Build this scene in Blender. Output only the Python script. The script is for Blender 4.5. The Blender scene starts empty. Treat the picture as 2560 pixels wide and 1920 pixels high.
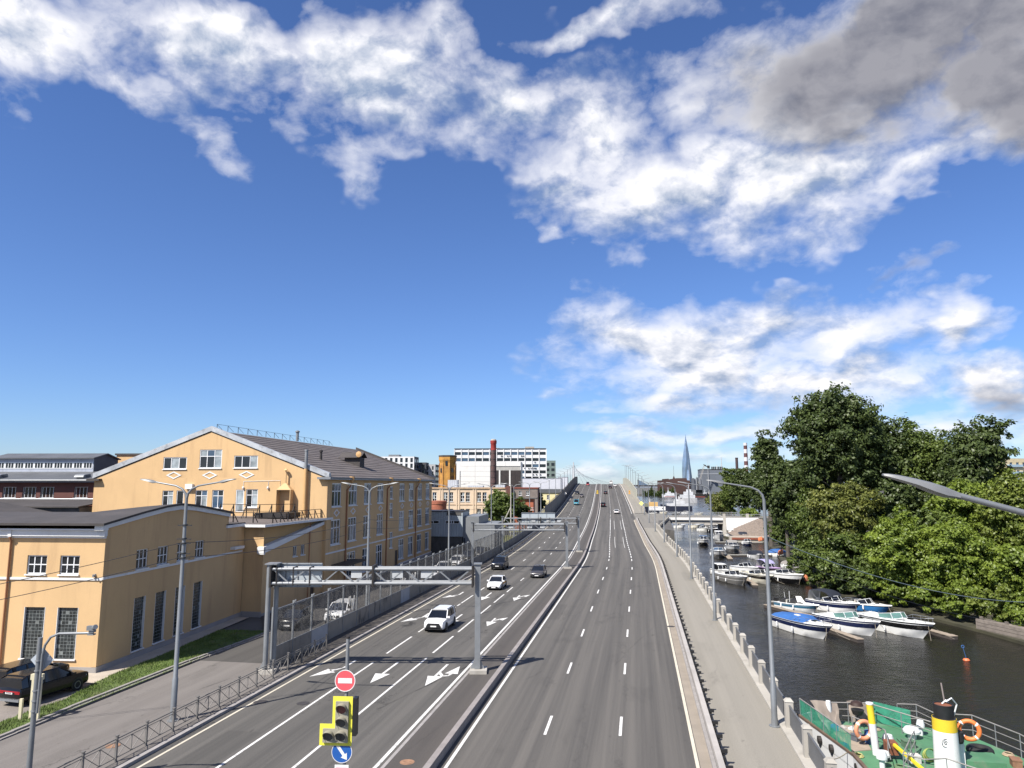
import bpy, bmesh, math, random
import numpy as np
from mathutils import Vector
# World frame: +Y runs along the straight part of the road, +X to the river side, metres, road surface z = 0.
R = math.radians
S = bpy.context.scene
COL = S.collection
rnd = random.Random(11)

# ------------------------------------------------------------------ camera, sky, sun, exposure
cam_d = bpy.data.cameras.new('camera'); cam = bpy.data.objects.new('camera', cam_d); COL.objects.link(cam)
cam.location = (0, 0, 12.8); cam.rotation_euler = (R(90 + 7.95), 0, R(9.9))
cam_d.sensor_fit = 'HORIZONTAL'; cam_d.sensor_width = 36; cam_d.lens = 36 * 1790 / 2560
cam_d.clip_start = .2; cam_d.clip_end = 30000
S.camera = cam
SUN_DIR = Vector((-.579, -.815, 0)).normalized()          # towards the sun, on the ground
SUN_EL = R(49.8)
sun_d = bpy.data.lights.new('sun', 'SUN'); sun = bpy.data.objects.new('sun', sun_d); COL.objects.link(sun)
sun_d.energy = 5.0; sun_d.angle = R(.5); sun_d.color = (1, .95, .87)
to_sun = SUN_DIR * math.cos(SUN_EL) + Vector((0, 0, math.sin(SUN_EL)))
sun.rotation_euler = to_sun.to_track_quat('Z', 'Y').to_euler()
sun.location = (-60, -60, 90)
S.view_settings.view_transform = 'Standard'; S.view_settings.look = 'None'
S.view_settings.exposure = .88; S.view_settings.gamma = 1; S.view_settings.use_curve_mapping = False

class NT:
    """small helper to write node trees"""
    def __init__(s, tree): s.t = tree; s.n = tree.nodes; s.l = tree.links
    def new(s, typ, **kw):
        n = s.n.new(typ)
        for k, v in kw.items(): setattr(n, k, v)
        return n
    def put(s, sock, v):
        if hasattr(v, 'is_output') or hasattr(v, 'links'): s.l.new(v, sock)
        else: sock.default_value = v
    def math(s, op, a, b=None, c=None, clamp=False):
        n = s.new('ShaderNodeMath', operation=op); n.use_clamp = clamp
        s.put(n.inputs[0], a)
        if b is not None: s.put(n.inputs[1], b)
        if c is not None: s.put(n.inputs[2], c)
        return n.outputs[0]
    def vmath(s, op, a, b=None):
        n = s.new('ShaderNodeVectorMath', operation=op); s.put(n.inputs[0], a)
        if b is not None: s.put(n.inputs[1], b)
        return n.outputs['Value'] if op in ('LENGTH', 'DOT_PRODUCT') else n.outputs[0]
    def mix(s, f, a, b, mode='MIX'):
        n = s.new('ShaderNodeMix', data_type='RGBA', blend_type=mode)
        s.put(n.inputs['Factor'], f); s.put(n.inputs[6], a); s.put(n.inputs[7], b)
        return n.outputs[2]
    def ramp(s, v, a, b, c=0., d=1., smooth=True):
        n = s.new('ShaderNodeMapRange', interpolation_type='SMOOTHSTEP' if smooth else 'LINEAR')
        for i, q in enumerate((v, a, b, c, d)): s.put(n.inputs[i], q)
        return n.outputs[0]
    def noise(s, vec, scale, detail=4, rough=.55, dist=0., lac=2.):
        n = s.new('ShaderNodeTexNoise'); s.put(n.inputs['Vector'], vec)
        n.inputs['Scale'].default_value = scale; n.inputs['Detail'].default_value = detail
        n.inputs['Roughness'].default_value = rough; n.inputs['Distortion'].default_value = dist
        n.inputs['Lacunarity'].default_value = lac
        return n.outputs['Fac']
    def sep(s, v):
        n = s.new('ShaderNodeSeparateXYZ'); s.put(n.inputs[0], v); return n.outputs
    def comb(s, x, y, z):
        n = s.new('ShaderNodeCombineXYZ')
        for i, q in enumerate((x, y, z)): s.put(n.inputs[i], q)
        return n.outputs[0]

def rgba(c): return (c[0], c[1], c[2], 1.)

# sky: physical sky plus cumulus banks given by their azimuth / elevation (degrees), azimuth 0 = +Y, east positive
CLOUDS = [(-45.3, 28.1, 10.7, 4.7, 1), (-33.5, 30.4, 12.7, 4.8, 1), (-21.5, 30.8, 8.7, 5.2, 0.95), (-37.7, 25.5, 6.8, 2.4, 0.6), (-22.1, 25.7, 5.6, 3.3, 0.6), (-10.5, 28.8, 10.2, 5.2, 0.9), (-1.6, 25.6, 12.5, 7.6, 1.05), (2.8, 21.3, 10.9, 4.8, 1), (-5.1, 21.0, 5.7, 2.1, 0.7), (12.8, 22.2, 11.2, 4.8, 1), (7.5, 28.9, 6.5, 5.2, 0.8), (19.1, 28.9, 15.8, 7.6, 1.35), (25.9, 24.9, 8.6, 6.3, 1.35), (20.8, 21.1, 9.8, 2.4, 0.85), (-0.9, 35.2, 10.1, 2.0, 0.7), (-15.7, 34.3, 5.6, 2.7, 0.6), (3.9, 10.2, 13.6, 5.4, 1), (13.5, 11.7, 10.8, 4.7, 1), (12.9, 7.7, 12.3, 3.6, 1), (2.7, 6.8, 12.3, 1.8, 0.8), (23.1, 10.6, 2.9, 2.0, 0.85), (23.6, 6.3, 5.7, 3.4, 0.95), (22.4, 4.1, 6.9, 1.6, 0.8), (19.5, 15.3, 3.2, 1.9, 0.45), (3.7, 4.3, 12.4, 1.4, 0.65), (5.0, 2.5, 12.3, 1.1, 0.6), (-3.7, 0.9, 3.3, 1.0, 0.75), (16.7, 3.5, 8.9, 1.3, 0.75)]
GREYS = [(21.5, 29.2, 16.3, 7.1, 1.15), (26.7, 24.9, 8.5, 6.3, 1.15), (17.3, 26.4, 8.1, 4.2, 0.7), (7.9, 5.8, 14.0, 1.6, 0.5), (24.0, 5.1, 4.4, 1.5, 0.6), (19.5, 15.3, 2.9, 1.6, 0.6)]
W = bpy.data.worlds.new('World'); S.world = W; W.use_nodes = True
k = NT(W.node_tree); k.n.clear()
sky = k.new('ShaderNodeTexSky', sky_type='NISHITA'); sky.sun_disc = False
sky.sun_elevation = SUN_EL; sky.sun_rotation = math.atan2(SUN_DIR.x, SUN_DIR.y) % (2 * math.pi)
sky.altitude = 50; sky.air_density = 1.0; sky.dust_density = .15; sky.ozone_density = 3.0
tc = k.new('ShaderNodeTexCoord'); d = k.vmath('NORMALIZE', tc.outputs['Generated'])
dx, dy, dz = k.sep(d)
az = k.math('MULTIPLY', k.math('ARCTAN2', dx, dy), 180 / math.pi)
el = k.math('MULTIPLY', k.math('ARCSINE', dz), 180 / math.pi)
vz = k.math('ADD', k.math('MULTIPLY', dz, 1.15), k.math('MULTIPLY', k.math('LOGARITHM', k.math('ADD', k.math('MAXIMUM', dz, 0.), .05), math.e), .13))   # clouds look flatter towards the horizon
p = k.comb(dx, dy, vz)
warp = k.new('ShaderNodeTexNoise'); k.put(warp.inputs['Vector'], p); warp.inputs['Scale'].default_value = 5.; warp.inputs['Detail'].default_value = 4.; warp.inputs['Roughness'].default_value = .6
wv = k.vmath('SUBTRACT', warp.outputs['Color'], (.5, .5, .5))
ae = k.vmath('ADD', k.comb(az, el, 0.), k.vmath('MULTIPLY', wv, k.comb(20., k.ramp(el, 2., 20., 5., 15.), 0.)))
def blobs(tab):
    acc = 0.
    for (a, e, ra, re, w) in tab:
        q = k.vmath('MULTIPLY', k.vmath('SUBTRACT', ae, (a, e, 0)), (1 / ra, 1 / re, 0))
        v = k.math('MULTIPLY_ADD', k.vmath('LENGTH', q), -w, w)
        acc = v if acc == 0. else k.math('MAXIMUM', acc, v)
    return k.math('MAXIMUM', acc, 0.)
p = k.vmath('ADD', p, k.vmath('MULTIPLY', wv, (.06, .06, .06)))
n1 = k.noise(p, 8.5, 12, .60)
n2 = k.noise(k.vmath('ADD', p, (-.009, -.007, .022)), 8.5, 6, .50)
cov = blobs(CLOUDS); grey = blobs(GREYS)
else_ = k.ramp(k.math('ABSOLUTE', k.math('ADD', az, 9.9)), 48., 70., 0., .5)       # the same broken cumulus goes on all round
cov = k.math('MAXIMUM', cov, k.math('MULTIPLY', else_, k.ramp(k.noise(p, 2.1, 2, .5), .42, .6)))
nn = k.math('SUBTRACT', n1, .5)
den = k.math('ADD', k.math('SUBTRACT', cov, .09), k.math('MULTIPLY', nn, 1.7))
den = k.math('MULTIPLY', den, k.ramp(cov, .0, .15))
alpha = k.math('POWER', k.ramp(den, .0, .72, 0., 1., False), 1.)
lit = k.math('ADD', .76, k.math('MULTIPLY', k.math('SUBTRACT', n1, n2), 5.5), clamp=True)
gm = k.math('MULTIPLY', k.ramp(k.math('ADD', grey, k.math('MULTIPLY', nn, .35)), .02, .8), .95)
ccol = k.mix(lit, (.175, .225, .325, 1), (.56, .56, .585, 1))
gcol = k.mix(lit, (.115, .118, .145, 1), (.185, .185, .21, 1))
ccol = k.mix(gm, ccol, gcol)
alpha = k.math('MULTIPLY', alpha, k.ramp(el, -.5, 1.5))
scol = k.mix(1., sky.outputs[0], (.0442, .0555, .0790, 1), 'MULTIPLY')
fin = k.mix(alpha, scol, ccol)
bg = k.new('ShaderNodeBackground'); k.put(bg.inputs[0], fin); bg.inputs[1].default_value = 1.
wo = k.new('ShaderNodeOutputWorld'); k.l.new(bg.outputs[0], wo.inputs[0])

# ------------------------------------------------------------------ helpers
def V3(*a): return Vector(a)
class MB:
    def __init__(s): s.v = []; s.f = []; s.uv = []
    def add(s, vs, fs):
        n = len(s.v); s.v += [tuple(v) for v in vs]; s.f += [tuple(i + n for i in f) for f in fs]; return s
    def hexa(s, c):
        return s.add(c, [(0, 3, 2, 1), (4, 5, 6, 7), (0, 1, 5, 4), (1, 2, 6, 5), (2, 3, 7, 6), (3, 0, 4, 7)])
    def box(s, x0, x1, y0, y1, z0, z1):
        return s.hexa([(x0, y0, z0), (x1, y0, z0), (x1, y1, z0), (x0, y1, z0), (x0, y0, z1), (x1, y0, z1), (x1, y1, z1), (x0, y1, z1)])
    def fbox(s, fn, u0, u1, z0, z1, d0, d1):
        """box on a wall: fn(u, z, depth outwards)"""
        return s.hexa([fn(u0, z0, d0), fn(u1, z0, d0), fn(u1, z0, d1), fn(u0, z0, d1), fn(u0, z1, d0), fn(u1, z1, d0), fn(u1, z1, d1), fn(u0, z1, d1)])
    def bar(s, p, q, w, h=None):
        h = h or w; p = Vector(p); q = Vector(q); a = (q - p).normalized()
        up = Vector((0, 0, 1)) if abs(a.z) < .95 else Vector((0, 1, 0))
        b = a.cross(up).normalized() * (w / 2); c = b.cross(a).normalized() * (h / 2)
        return s.hexa([p - b - c, p + b - c, q + b - c, q - b - c, p - b + c, p + b + c, q + b + c, q - b + c])
    def tube(s, pts, r, n=8, caps=True):
        pts = [Vector(p) for p in pts]; m = len(pts); rs = r if isinstance(r, (list, tuple)) else [r] * m
        vs = []; fs = []
        ref = None
        for i, p in enumerate(pts):
            a = (pts[min(i + 1, m - 1)] - pts[max(i - 1, 0)]).normalized()
            if ref is None: ref = Vector((0, 0, 1)) if abs(a.z) < .9 else Vector((1, 0, 0))
            b = a.cross(ref).normalized(); c = b.cross(a).normalized(); ref = c
            for j in range(n):
                t = 2 * math.pi * j / n; vs.append(p + (b * math.cos(t) + c * math.sin(t)) * rs[i])
        for i in range(m - 1):
            for j in range(n): fs.append((i * n + j, i * n + (j + 1) % n, (i + 1) * n + (j + 1) % n, (i + 1) * n + j))
        if caps: fs.append(tuple(range(n - 1, -1, -1))); fs.append(tuple((m - 1) * n + j for j in range(n)))
        return s.add(vs, fs)
    def lathe(s, prof, n=16, c=(0, 0, 0), ax='z'):
        vs = []; fs = []
        for (r, h) in prof:
            for j in range(n):
                t = 2 * math.pi * j / n; a, b = r * math.cos(t), r * math.sin(t)
                q = (a, b, h) if ax == 'z' else (h, a, b) if ax == 'x' else (a, h, b)
                vs.append((c[0] + q[0], c[1] + q[1], c[2] + q[2]))
        m = len(prof)
        for i in range(m - 1):
            for j in range(n): fs.append((i * n + j, i * n + (j + 1) % n, (i + 1) * n + (j + 1) % n, (i + 1) * n + j))
        fs.append(tuple(range(n - 1, -1, -1))); fs.append(tuple((m - 1) * n + j for j in range(n)))
        return s.add(vs, fs)
    def prism(s, poly, z0, z1):
        n = len(poly); a = [(x, y, z0) for x, y in poly] + [(x, y, z1) for x, y in poly]
        return s.add(a, [tuple(range(n - 1, -1, -1)), tuple(range(n, 2 * n))] + [(i, (i + 1) % n, n + (i + 1) % n, n + i) for i in range(n)])
    def fprism(s, fn, poly, d0, d1):
        """polygon (u, z) on a wall, extruded in depth"""
        n = len(poly); a = [fn(u, z, d0) for u, z in poly] + [fn(u, z, d1) for u, z in poly]
        return s.add(a, [tuple(range(n - 1, -1, -1)), tuple(range(n, 2 * n))] + [(i, (i + 1) % n, n + (i + 1) % n, n + i) for i in range(n)])
    def loft(s, secs, closed=True, caps=True):
        n = len(secs[0]); vs = [v for q in secs for v in q]; fs = []
        for i in range(len(secs) - 1):
            for j in range(n if closed else n - 1):
                fs.append((i * n + j, i * n + (j + 1) % n, (i + 1) * n + (j + 1) % n, (i + 1) * n + j))
        if caps: fs.append(tuple(range(n - 1, -1, -1))); fs.append(tuple((len(secs) - 1) * n + j for j in range(n)))
        return s.add(vs, fs)
    def ring(s, ro, ri, z0, z1, n=20, c=(0, 0)):
        prof = [(ro, z0), (ro, z1), (ri, z1), (ri, z0)]
        vs = []; fs = []
        for j in range(n):
            t = 2 * math.pi * j / n
            for (r, h) in prof: vs.append((c[0] + r * math.cos(t), c[1] + r * math.sin(t), h))
        for j in range(n):
            for i in range(4):
                q = (j + 1) % n; fs.append((j * 4 + i, q * 4 + i, q * 4 + (i + 1) % 4, j * 4 + (i + 1) % 4))
        return s.add(vs, fs)
    def torus(s, R_, r, c=(0, 0, 0), ax='z', n=24, m=10, a0=0., a1=2 * math.pi):
        pts = []; full = abs(a1 - a0 - 2 * math.pi) < 1e-6
        for i in range(n + (0 if full else 1)):
            t = a0 + (a1 - a0) * i / n
            for j in range(m):
                q = 2 * math.pi * j / m; rr = R_ + r * math.cos(q); x, y, z = rr * math.cos(t), rr * math.sin(t), r * math.sin(q)
                v = (x, y, z) if ax == 'z' else (x, z, y) if ax == 'y' else (z, x, y)
                pts.append((c[0] + v[0], c[1] + v[1], c[2] + v[2]))
        N = len(pts) // m; fs = []
        for i in range(N if full else N - 1):
            for j in range(m): fs.append((i * m + j, ((i + 1) % N) * m + j, ((i + 1) % N) * m + (j + 1) % m, i * m + (j + 1) % m))
        return s.add(pts, fs)
    def mesh(s, name, mat, smooth=False, tri=False):
        me = bpy.data.meshes.new(name); me.from_pydata(s.v, [], s.f)
        bm = bmesh.new(); bm.from_mesh(me); bmesh.ops.recalc_face_normals(bm, faces=bm.faces)
        if tri: bmesh.ops.triangulate(bm, faces=bm.faces)
        bm.to_mesh(me); bm.free()
        if smooth:
            me.polygons.foreach_set('use_smooth', [True] * len(me.polygons)); me.set_sharp_from_angle(angle=R(38))
        if mat: me.materials.append(mat)
        return me
    def build(s, name, mat, par=None, smooth=False, tri=False, loc=None, rz=0., label=None):
        o = bpy.data.objects.new(name, s.mesh(name, mat, smooth, tri)); COL.objects.link(o)
        if par is not None: o.parent = par
        if loc is not None: o.location = loc
        if rz: o.rotation_euler = (0, 0, rz)
        if label: o['label'] = label
        return o

def tag(o, label, cat, group=None):
    o['label'] = label; o['category'] = cat
    if group: o['group'] = group
    return o
def thing(name, label, cat, loc=(0, 0, 0), rz=0., group=None):
    o = bpy.data.objects.new(name, None); COL.objects.link(o); o.empty_display_size = .3
    o.location = loc; o.rotation_euler = (0, 0, rz)
    return tag(o, label, cat, group)
def struct(o): o['kind'] = 'structure'; return o
def put(name, me, par, loc=(0, 0, 0), rz=0., sc=None):
    o = bpy.data.objects.new(name, me); COL.objects.link(o); o.parent = par; o.location = loc; o.rotation_euler = (0, 0, rz)
    if sc: o.scale = sc
    return o
def kids(o): return [c for c in bpy.data.objects if c.parent is o]
def copy_tree(o, parent=None):
    c = o.copy(); COL.objects.link(c); c.parent = parent
    for ch in o.children: copy_tree(ch, c)
    return c

# ------------------------------------------------------------------ materials
MATS = {}; ALB = .82
def M(name, c, r=.65, v=.12, vs=.8, b=0., bs=25., met=0., stain=None, coat=0., spec=.5, wave=None, alpha=None, grain=.06):
    """principled material: base colour with blotches and grain, optional stains (colour, amount, scale xyz, threshold) and ribs"""
    if name in MATS: return MATS[name]
    c = [x * ALB for x in c]
    m = bpy.data.materials.new(name); m.use_nodes = True; k = NT(m.node_tree); bs_ = k.n['Principled BSDF']
    t = k.new('ShaderNodeTexCoord').outputs['Object']
    oi = k.new('ShaderNodeObjectInfo').outputs['Random']
    t = k.vmath('ADD', t, k.comb(k.math('MULTIPLY', oi, 37.), k.math('MULTIPLY', oi, 91.), 0.))
    n = k.noise(t, vs, 5, .6)
    col = k.mix(k.ramp(n, .25, .75), rgba([x * (1 - v) for x in c]), rgba([min(1, x * (1 + v)) for x in c]))
    if grain:
        g = k.noise(t, bs, 3, .6); gg = k.ramp(g, .3, .7, 1 - grain, 1 + grain, False)
        col = k.mix(1., col, k.comb(gg, gg, gg), 'MULTIPLY')
    if stain:
        sc_, amt, sxyz, th = stain; sc_ = [x * ALB for x in sc_]
        q = k.noise(k.vmath('MULTIPLY', t, sxyz), 1., 6, .65)
        col = k.mix(k.math('MULTIPLY', k.ramp(q, th, th + .18), amt), col, rgba(sc_))
    k.put(bs_.inputs['Base Color'], col)
    bs_.inputs['Roughness'].default_value = r; bs_.inputs['Metallic'].default_value = met
    bs_.inputs['Coat Weight'].default_value = coat; bs_.inputs['Specular IOR Level'].default_value = spec
    if alpha is not None: bs_.inputs['Alpha'].default_value = alpha
    h = None
    if b: h = k.math('MULTIPLY', k.noise(t, bs, 4, .6), b)
    if wave:                                           # (axis 0/1/2, period m, depth m)
        ax, per, dep = wave
        wv = k.math('SINE', k.math('MULTIPLY', k.sep(t)[ax], 2 * math.pi / per))
        wv = k.math('MULTIPLY', k.ramp(wv, -.3, .3), dep); h = wv if h is None else k.math('ADD', h, wv)
    if h is not None:
        bp = k.new('ShaderNodeBump'); bp.inputs['Strength'].default_value = 1.; bp.inputs['Distance'].default_value = 1.
        k.put(bp.inputs['Height'], h); k.l.new(bp.outputs[0], bs_.inputs['Normal'])
    MATS[name] = m
    return m
def glass(name, c=(.012, .014, .018), r=.06, v=.5):
    return M(name, c, r, v, .35, spec=.6, grain=0)
STUCCO = M('ochre stucco', (.64, .43, .225), .85, .06, .22, .004, 40, stain=((.48, .315, .17), .55, (.8, .8, .10), .50), spec=.25)
WHITE = M('white paint', (.74, .74, .74), .55, .06, .6, spec=.4, stain=((.45, .43, .40), .4, (1, 1, .25), .55))
PVC = M('white window frame', (.78, .79, .80), .4, .03, .8, grain=0)
GLASS = glass('dark window glass')
GLASSB = M('bluish window glass', (.05, .09, .15), .05, .3, .3, grain=0, spec=.8)
CURT = M('curtained window glass', (.30, .34, .36), .12, .5, .6, grain=.1)
PLINTH = M('grey plinth paint', (.34, .32, .31), .8, .08, .6, .002, 40)
BITUM = M('dark roofing felt', (.055, .048, .046), .8, .22, .5, .003, 50, stain=((.10, .085, .08), .5, (.2, .8, .3), .55))
ROOFB = M('grey brown roofing strips', (.125, .105, .098), .8, .18, .35, .003, 30, stain=((.17, .15, .14), .5, (.3, 1.2, .5), .5))
GALV = M('galvanised steel', (.26, .272, .285), .5, .12, 1.2, .001, 30, met=.35, stain=((.28, .29, .30), .5, (1, 1, .3), .5))
ZINC = M('streaky zinc coping', (.50, .52, .54), .5, .2, .7, .002, 12, met=.3, stain=((.26, .26, .26), .7, (1.2, 1.2, 1.2), .5))
STEELD = M('dark painted steel', (.035, .03, .028), .55, .2, 1., met=.2)
BROWNP = M('brown painted pipe', (.34, .15, .07), .6, .1, 1.)
OCHP = M('ochre painted pipe', (.58, .35, .15), .6, .08, 1.)
CONC = M('light concrete', (.40, .375, .335), .85, .1, .5, .004, 30, stain=((.25, .23, .20), .5, (.7, .7, .25), .5))
CONCD = M('dark concrete', (.10, .095, .09), .9, .2, .4, .006, 20, stain=((.05, .05, .048), .6, (.5, .5, .2), .45))
BEIGE = M('beige concrete', (.43, .385, .32), .85, .09, .4, .003, 30, stain=((.30, .26, .21), .4, (.8, .15, .8), .5))
KERB = M('granite kerb', (.30, .28, .27), .8, .15, 1.5, .004, 30)
MARK = M('white road marking', (.66, .65, .63), .7, .12, 2., stain=((.20, .195, .19), .75, (2.2, 2.2, 2.2), .54))
MARKY = M('worn yellowish marking', (.58, .53, .43), .7, .1, 1., stain=((.25, .24, .22), .6, (2, 2, 2), .55))
BLACK = M('black rubber', (.012, .012, .013), .8, .2, 4.)
PLASTB = M('black plastic', (.015, .015, .016), .45, .2, 4.)
CHROME = M('chrome', (.6, .6, .62), .15, .05, 2., met=1., grain=0)
def paint(name, c, r=.3): return M(name, c, r, .04, 1.5, coat=.6 if max(c) > .03 else .2, grain=0, spec=.5 if max(c) > .03 else .3)
CARW = paint('white car paint', (.80, .80, .80)); CARK = paint('black car paint', (.008, .008, .01), .2)
CARG = paint('graphite car paint', (.05, .045, .045)); CARN = paint('navy black car paint', (.008, .010, .018), .2)
CARBLUE = paint('turquoise van paint', (.07, .36, .48)); CARRED = paint('red car paint', (.45, .03, .025)); CARS = paint('brown grey car paint', (.12, .10, .09))
LAMPW = M('headlamp glass', (.75, .77, .80), .08, .1, 3., grain=0); LAMPR = M('tail lamp glass', (.35, .012, .02), .15, .1, 3., grain=0)
# ------------------------------------------------------------------ road alignment
SO = [(-60, 0), (112, 0), (125, -.15), (140, -.6), (162, -1.45), (188, -2.3), (228, -3.75), (260, -4.9), (298, -6.45), (331, -7.95), (366, -9.55), (403, -11.3), (468, -14.5), (560, -19), (700, -26), (1200, -50)]
SZ = [(-60, 0), (150, 0), (170, .2), (190, .45), (215, .85), (235, 1.5), (260, 2.5), (298, 4.3), (331, 5.9), (366, 7.8), (403, 9.7), (440, 11.4), (480, 12.5), (510, 12.75), (545, 12.4), (590, 11), (650, 8.2), (720, 5), (1200, 2)]
def interp(T, s):
    n = len(T)
    for i in range(n - 1):
        if s <= T[i + 1][0] or i == n - 2: break
    def m(j):
        if j <= 0 or j >= n - 1:
            j = max(0, min(n - 2, j)); return (T[j + 1][1] - T[j][1]) / (T[j + 1][0] - T[j][0])
        a = (T[j][1] - T[j - 1][1]) / (T[j][0] - T[j - 1][0]); b = (T[j + 1][1] - T[j][1]) / (T[j + 1][0] - T[j][0])
        return 0 if a * b <= 0 else 2 * a * b / (a + b)
    h = T[i + 1][0] - T[i][0]; x = (s - T[i][0]) / h
    return (1 + 2 * x) * (1 - x) ** 2 * T[i][1] + x * (1 - x) ** 2 * h * m(i) + x * x * (3 - 2 * x) * T[i + 1][1] + x * x * (x - 1) * h * m(i + 1)
def off(s): return interp(SO, s)
def zr(s): return interp(SZ, s)
def rp(t, s, h=0.): return (t + off(s), s, zr(s) + h)
def yaw(s): return -math.atan2(off(s + .5) - off(s - .5), 1.)      # heading of the road, ccw from +Y
def stations(a, b, st=6.):
    q = [a]
    x = math.floor(a / st) * st + st
    while x < b - .01: q.append(x); x += st
    return q + [b]
def strip(name, mat, t0, t1, s0, s1, h, par=None, kerb=0., st=6., uv=True):
    """sheet (or, with kerb > 0, a solid band that deep) that follows the road"""
    mb = MB(); ss = stations(s0, s1, st)
    f0 = t0 if callable(t0) else (lambda s: t0); f1 = t1 if callable(t1) else (lambda s: t1)
    if kerb:
        mb.loft([[rp(f0(s), s, h - kerb), rp(f1(s), s, h - kerb), rp(f1(s), s, h), rp(f0(s), s, h)] for s in ss])
        return mb.build(name, mat, par)
    mb.loft([[rp(f0(s), s, h), rp(f1(s), s, h)] for s in ss], closed=False, caps=False)
    o = mb.build(name, mat, par)
    if uv:
        me = o.data; u = me.uv_layers.new(name='UVMap')
        for lp in me.loops:
            x, y, z = me.vertices[lp.vertex_index].co; u.data[lp.index].uv = (x - off(y), y)
    return o
def asphalt(name, c, c2, streak=.5, crack=.6):
    c = [x * y for x, y in zip(c, (.86, .85, .825))]; c2 = [x * y for x, y in zip(c2, (.86, .85, .825))]
    m = bpy.data.materials.new(name); m.use_nodes = True; k = NT(m.node_tree); b = k.n['Principled BSDF']
    uv = k.new('ShaderNodeUVMap').outputs[0]; u, v, _ = k.sep(uv)
    st = k.noise(k.comb(k.math('MULTIPLY', u, 1.1), k.math('MULTIPLY', v, .012), 0.), 1., 5, .62)
    st2 = k.noise(k.comb(k.math('MULTIPLY', u, 3.5), k.math('MULTIPLY', v, .03), 4.), 1., 4, .6)
    wt = k.math('SINE', k.math('MULTIPLY', k.math('ADD', u, .85), 2 * math.pi / 1.88))
    a = k.math('ADD', k.math('MULTIPLY', st, .9), k.math('MULTIPLY', st2, .22))
    a = k.math('ADD', a, k.math('MULTIPLY', wt, .03))
    col = k.mix(k.ramp(a, .30, .86), rgba(c), rgba(c2))
    pat = k.noise(k.comb(k.math('MULTIPLY', u, .35), k.math('MULTIPLY', v, .12), 9.), 1., 5, .6)
    col = k.mix(k.math('MULTIPLY', k.ramp(pat, .55, .72), .35), col, rgba([x * .62 for x in c]))
    g = k.ramp(k.noise(uv, 16., 4, .75), .3, .7, .80, 1.22, False)
    col = k.mix(1., col, k.comb(g, g, g), 'MULTIPLY')
    oil = k.noise(k.comb(k.math('MULTIPLY', u, 1.6), k.math('MULTIPLY', v, .7), 2.), 1., 3, .6)
    col = k.mix(k.math('MULTIPLY', k.ramp(oil, .66, .76), .55), col, rgba([x * .5 for x in c]))
    vo = k.new('ShaderNodeTexVoronoi', feature='DISTANCE_TO_EDGE'); vo.inputs['Scale'].default_value = 1.
    wob = k.noise(k.vmath('MULTIPLY', uv, (1.2, 1.2, 0)), 1., 4, .7)
    k.put(vo.inputs['Vector'], k.comb(k.math('ADD', k.math('MULTIPLY', u, .28), k.math('MULTIPLY', wob, .5)), k.math('ADD', k.math('MULTIPLY', v, .05), k.math('MULTIPLY', wob, .35)), 0.))
    cm = k.math('MULTIPLY', k.ramp(vo.outputs['Distance'], .004, .012, 1., 0.), k.ramp(pat, .45, .62))
    col = k.mix(k.math('MULTIPLY', cm, crack), col, (.018, .017, .016, 1))
    # transverse construction joints and a few squarish repair patches
    jw = k.math('ABSOLUTE', k.math('SUBTRACT', k.math('FRACT', k.math('MULTIPLY', k.math('ADD', v, k.math('MULTIPLY', wob, .25)), 1 / 41.)), .5))
    col = k.mix(k.math('MULTIPLY', k.ramp(jw, .0006, .0016, 1., 0.), .45 * crack), col, (.02, .019, .018, 1))
    pv = k.new('ShaderNodeTexVoronoi', feature='F1', distance='CHEBYCHEV'); pv.inputs['Scale'].default_value = 1.; pv.inputs['Randomness'].default_value = .8
    k.put(pv.inputs['Vector'], k.comb(k.math('MULTIPLY', u, .26), k.math('MULTIPLY', v, .055), 3.))
    pm = k.math('MULTIPLY', k.ramp(pv.outputs['Distance'], .24, .25, 1., 0.), k.ramp(k.sep(pv.outputs['Color'])[0], .80, .82))
    col = k.mix(k.math('MULTIPLY', pm, .30), col, rgba([x * .70 for x in c]))
    k.put(b.inputs['Base Color'], col); b.inputs['Roughness'].default_value = .82; b.inputs['Specular IOR Level'].default_value = .35
    bp = k.new('ShaderNodeBump'); bp.inputs['Strength'].default_value = .5; bp.inputs['Distance'].default_value = .012
    k.put(bp.inputs['Height'], k.noise(uv, 40., 3, .7)); k.l.new(bp.outputs[0], b.inputs['Normal'])
    return m
ASP_R = asphalt('river side asphalt', (.066, .063, .061), (.135, .126, .117), crack=.35)
ASP_L = asphalt('city side asphalt', (.063, .061, .059), (.125, .118, .111), crack=.85)
ASP_M = asphalt('median asphalt', (.066, .060, .057), (.094, .085, .079), crack=.2)
ASP_P = asphalt('river pavement asphalt', (.222, .208, .183), (.272, .255, .226), crack=.15)
ASP_F = asphalt('footpath asphalt', (.135, .124, .118), (.185, .171, .163), crack=.5)

# ------------------------------------------------------------------ ground, water, carriageways
GROUND = M('city ground', (.11, .105, .095), .9, .3, .08, .01, 6)
quay = lambda s: 7.75 + off(s)
land = [(-9000, -300), (7.75, -300)] + [(quay(s), s) for s in (40, 112, 125, 140, 162, 188, 205)] + [(8.9, 214), (8.9, 262), (quay(262), 266)] + [(quay(s), s) for s in (298, 331, 366, 403, 468, 560, 700)] + [(-30, 960), (400, 975), (2500, 990), (9000, 1100), (9000, 12000), (-9000, 12000)]
mb = MB(); mb.prism(land, -6., -.03); struct(mb.build('ground', GROUND, tri=True))
bank = [(60, -200), (44, 40), (38.5, 66), (36.2, 78), (34.8, 84), (31, 95), (28.5, 104), (25.8, 110), (25.4, 118), (26.2, 140), (29, 165), (31, 183), (31.6, 200), (24.2, 216), (24.2, 238), (29, 246), (29.5, 300), (60, 360), (150, 430), (400, 520), (1500, 560), (6000, 560), (6000, -200)]
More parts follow.
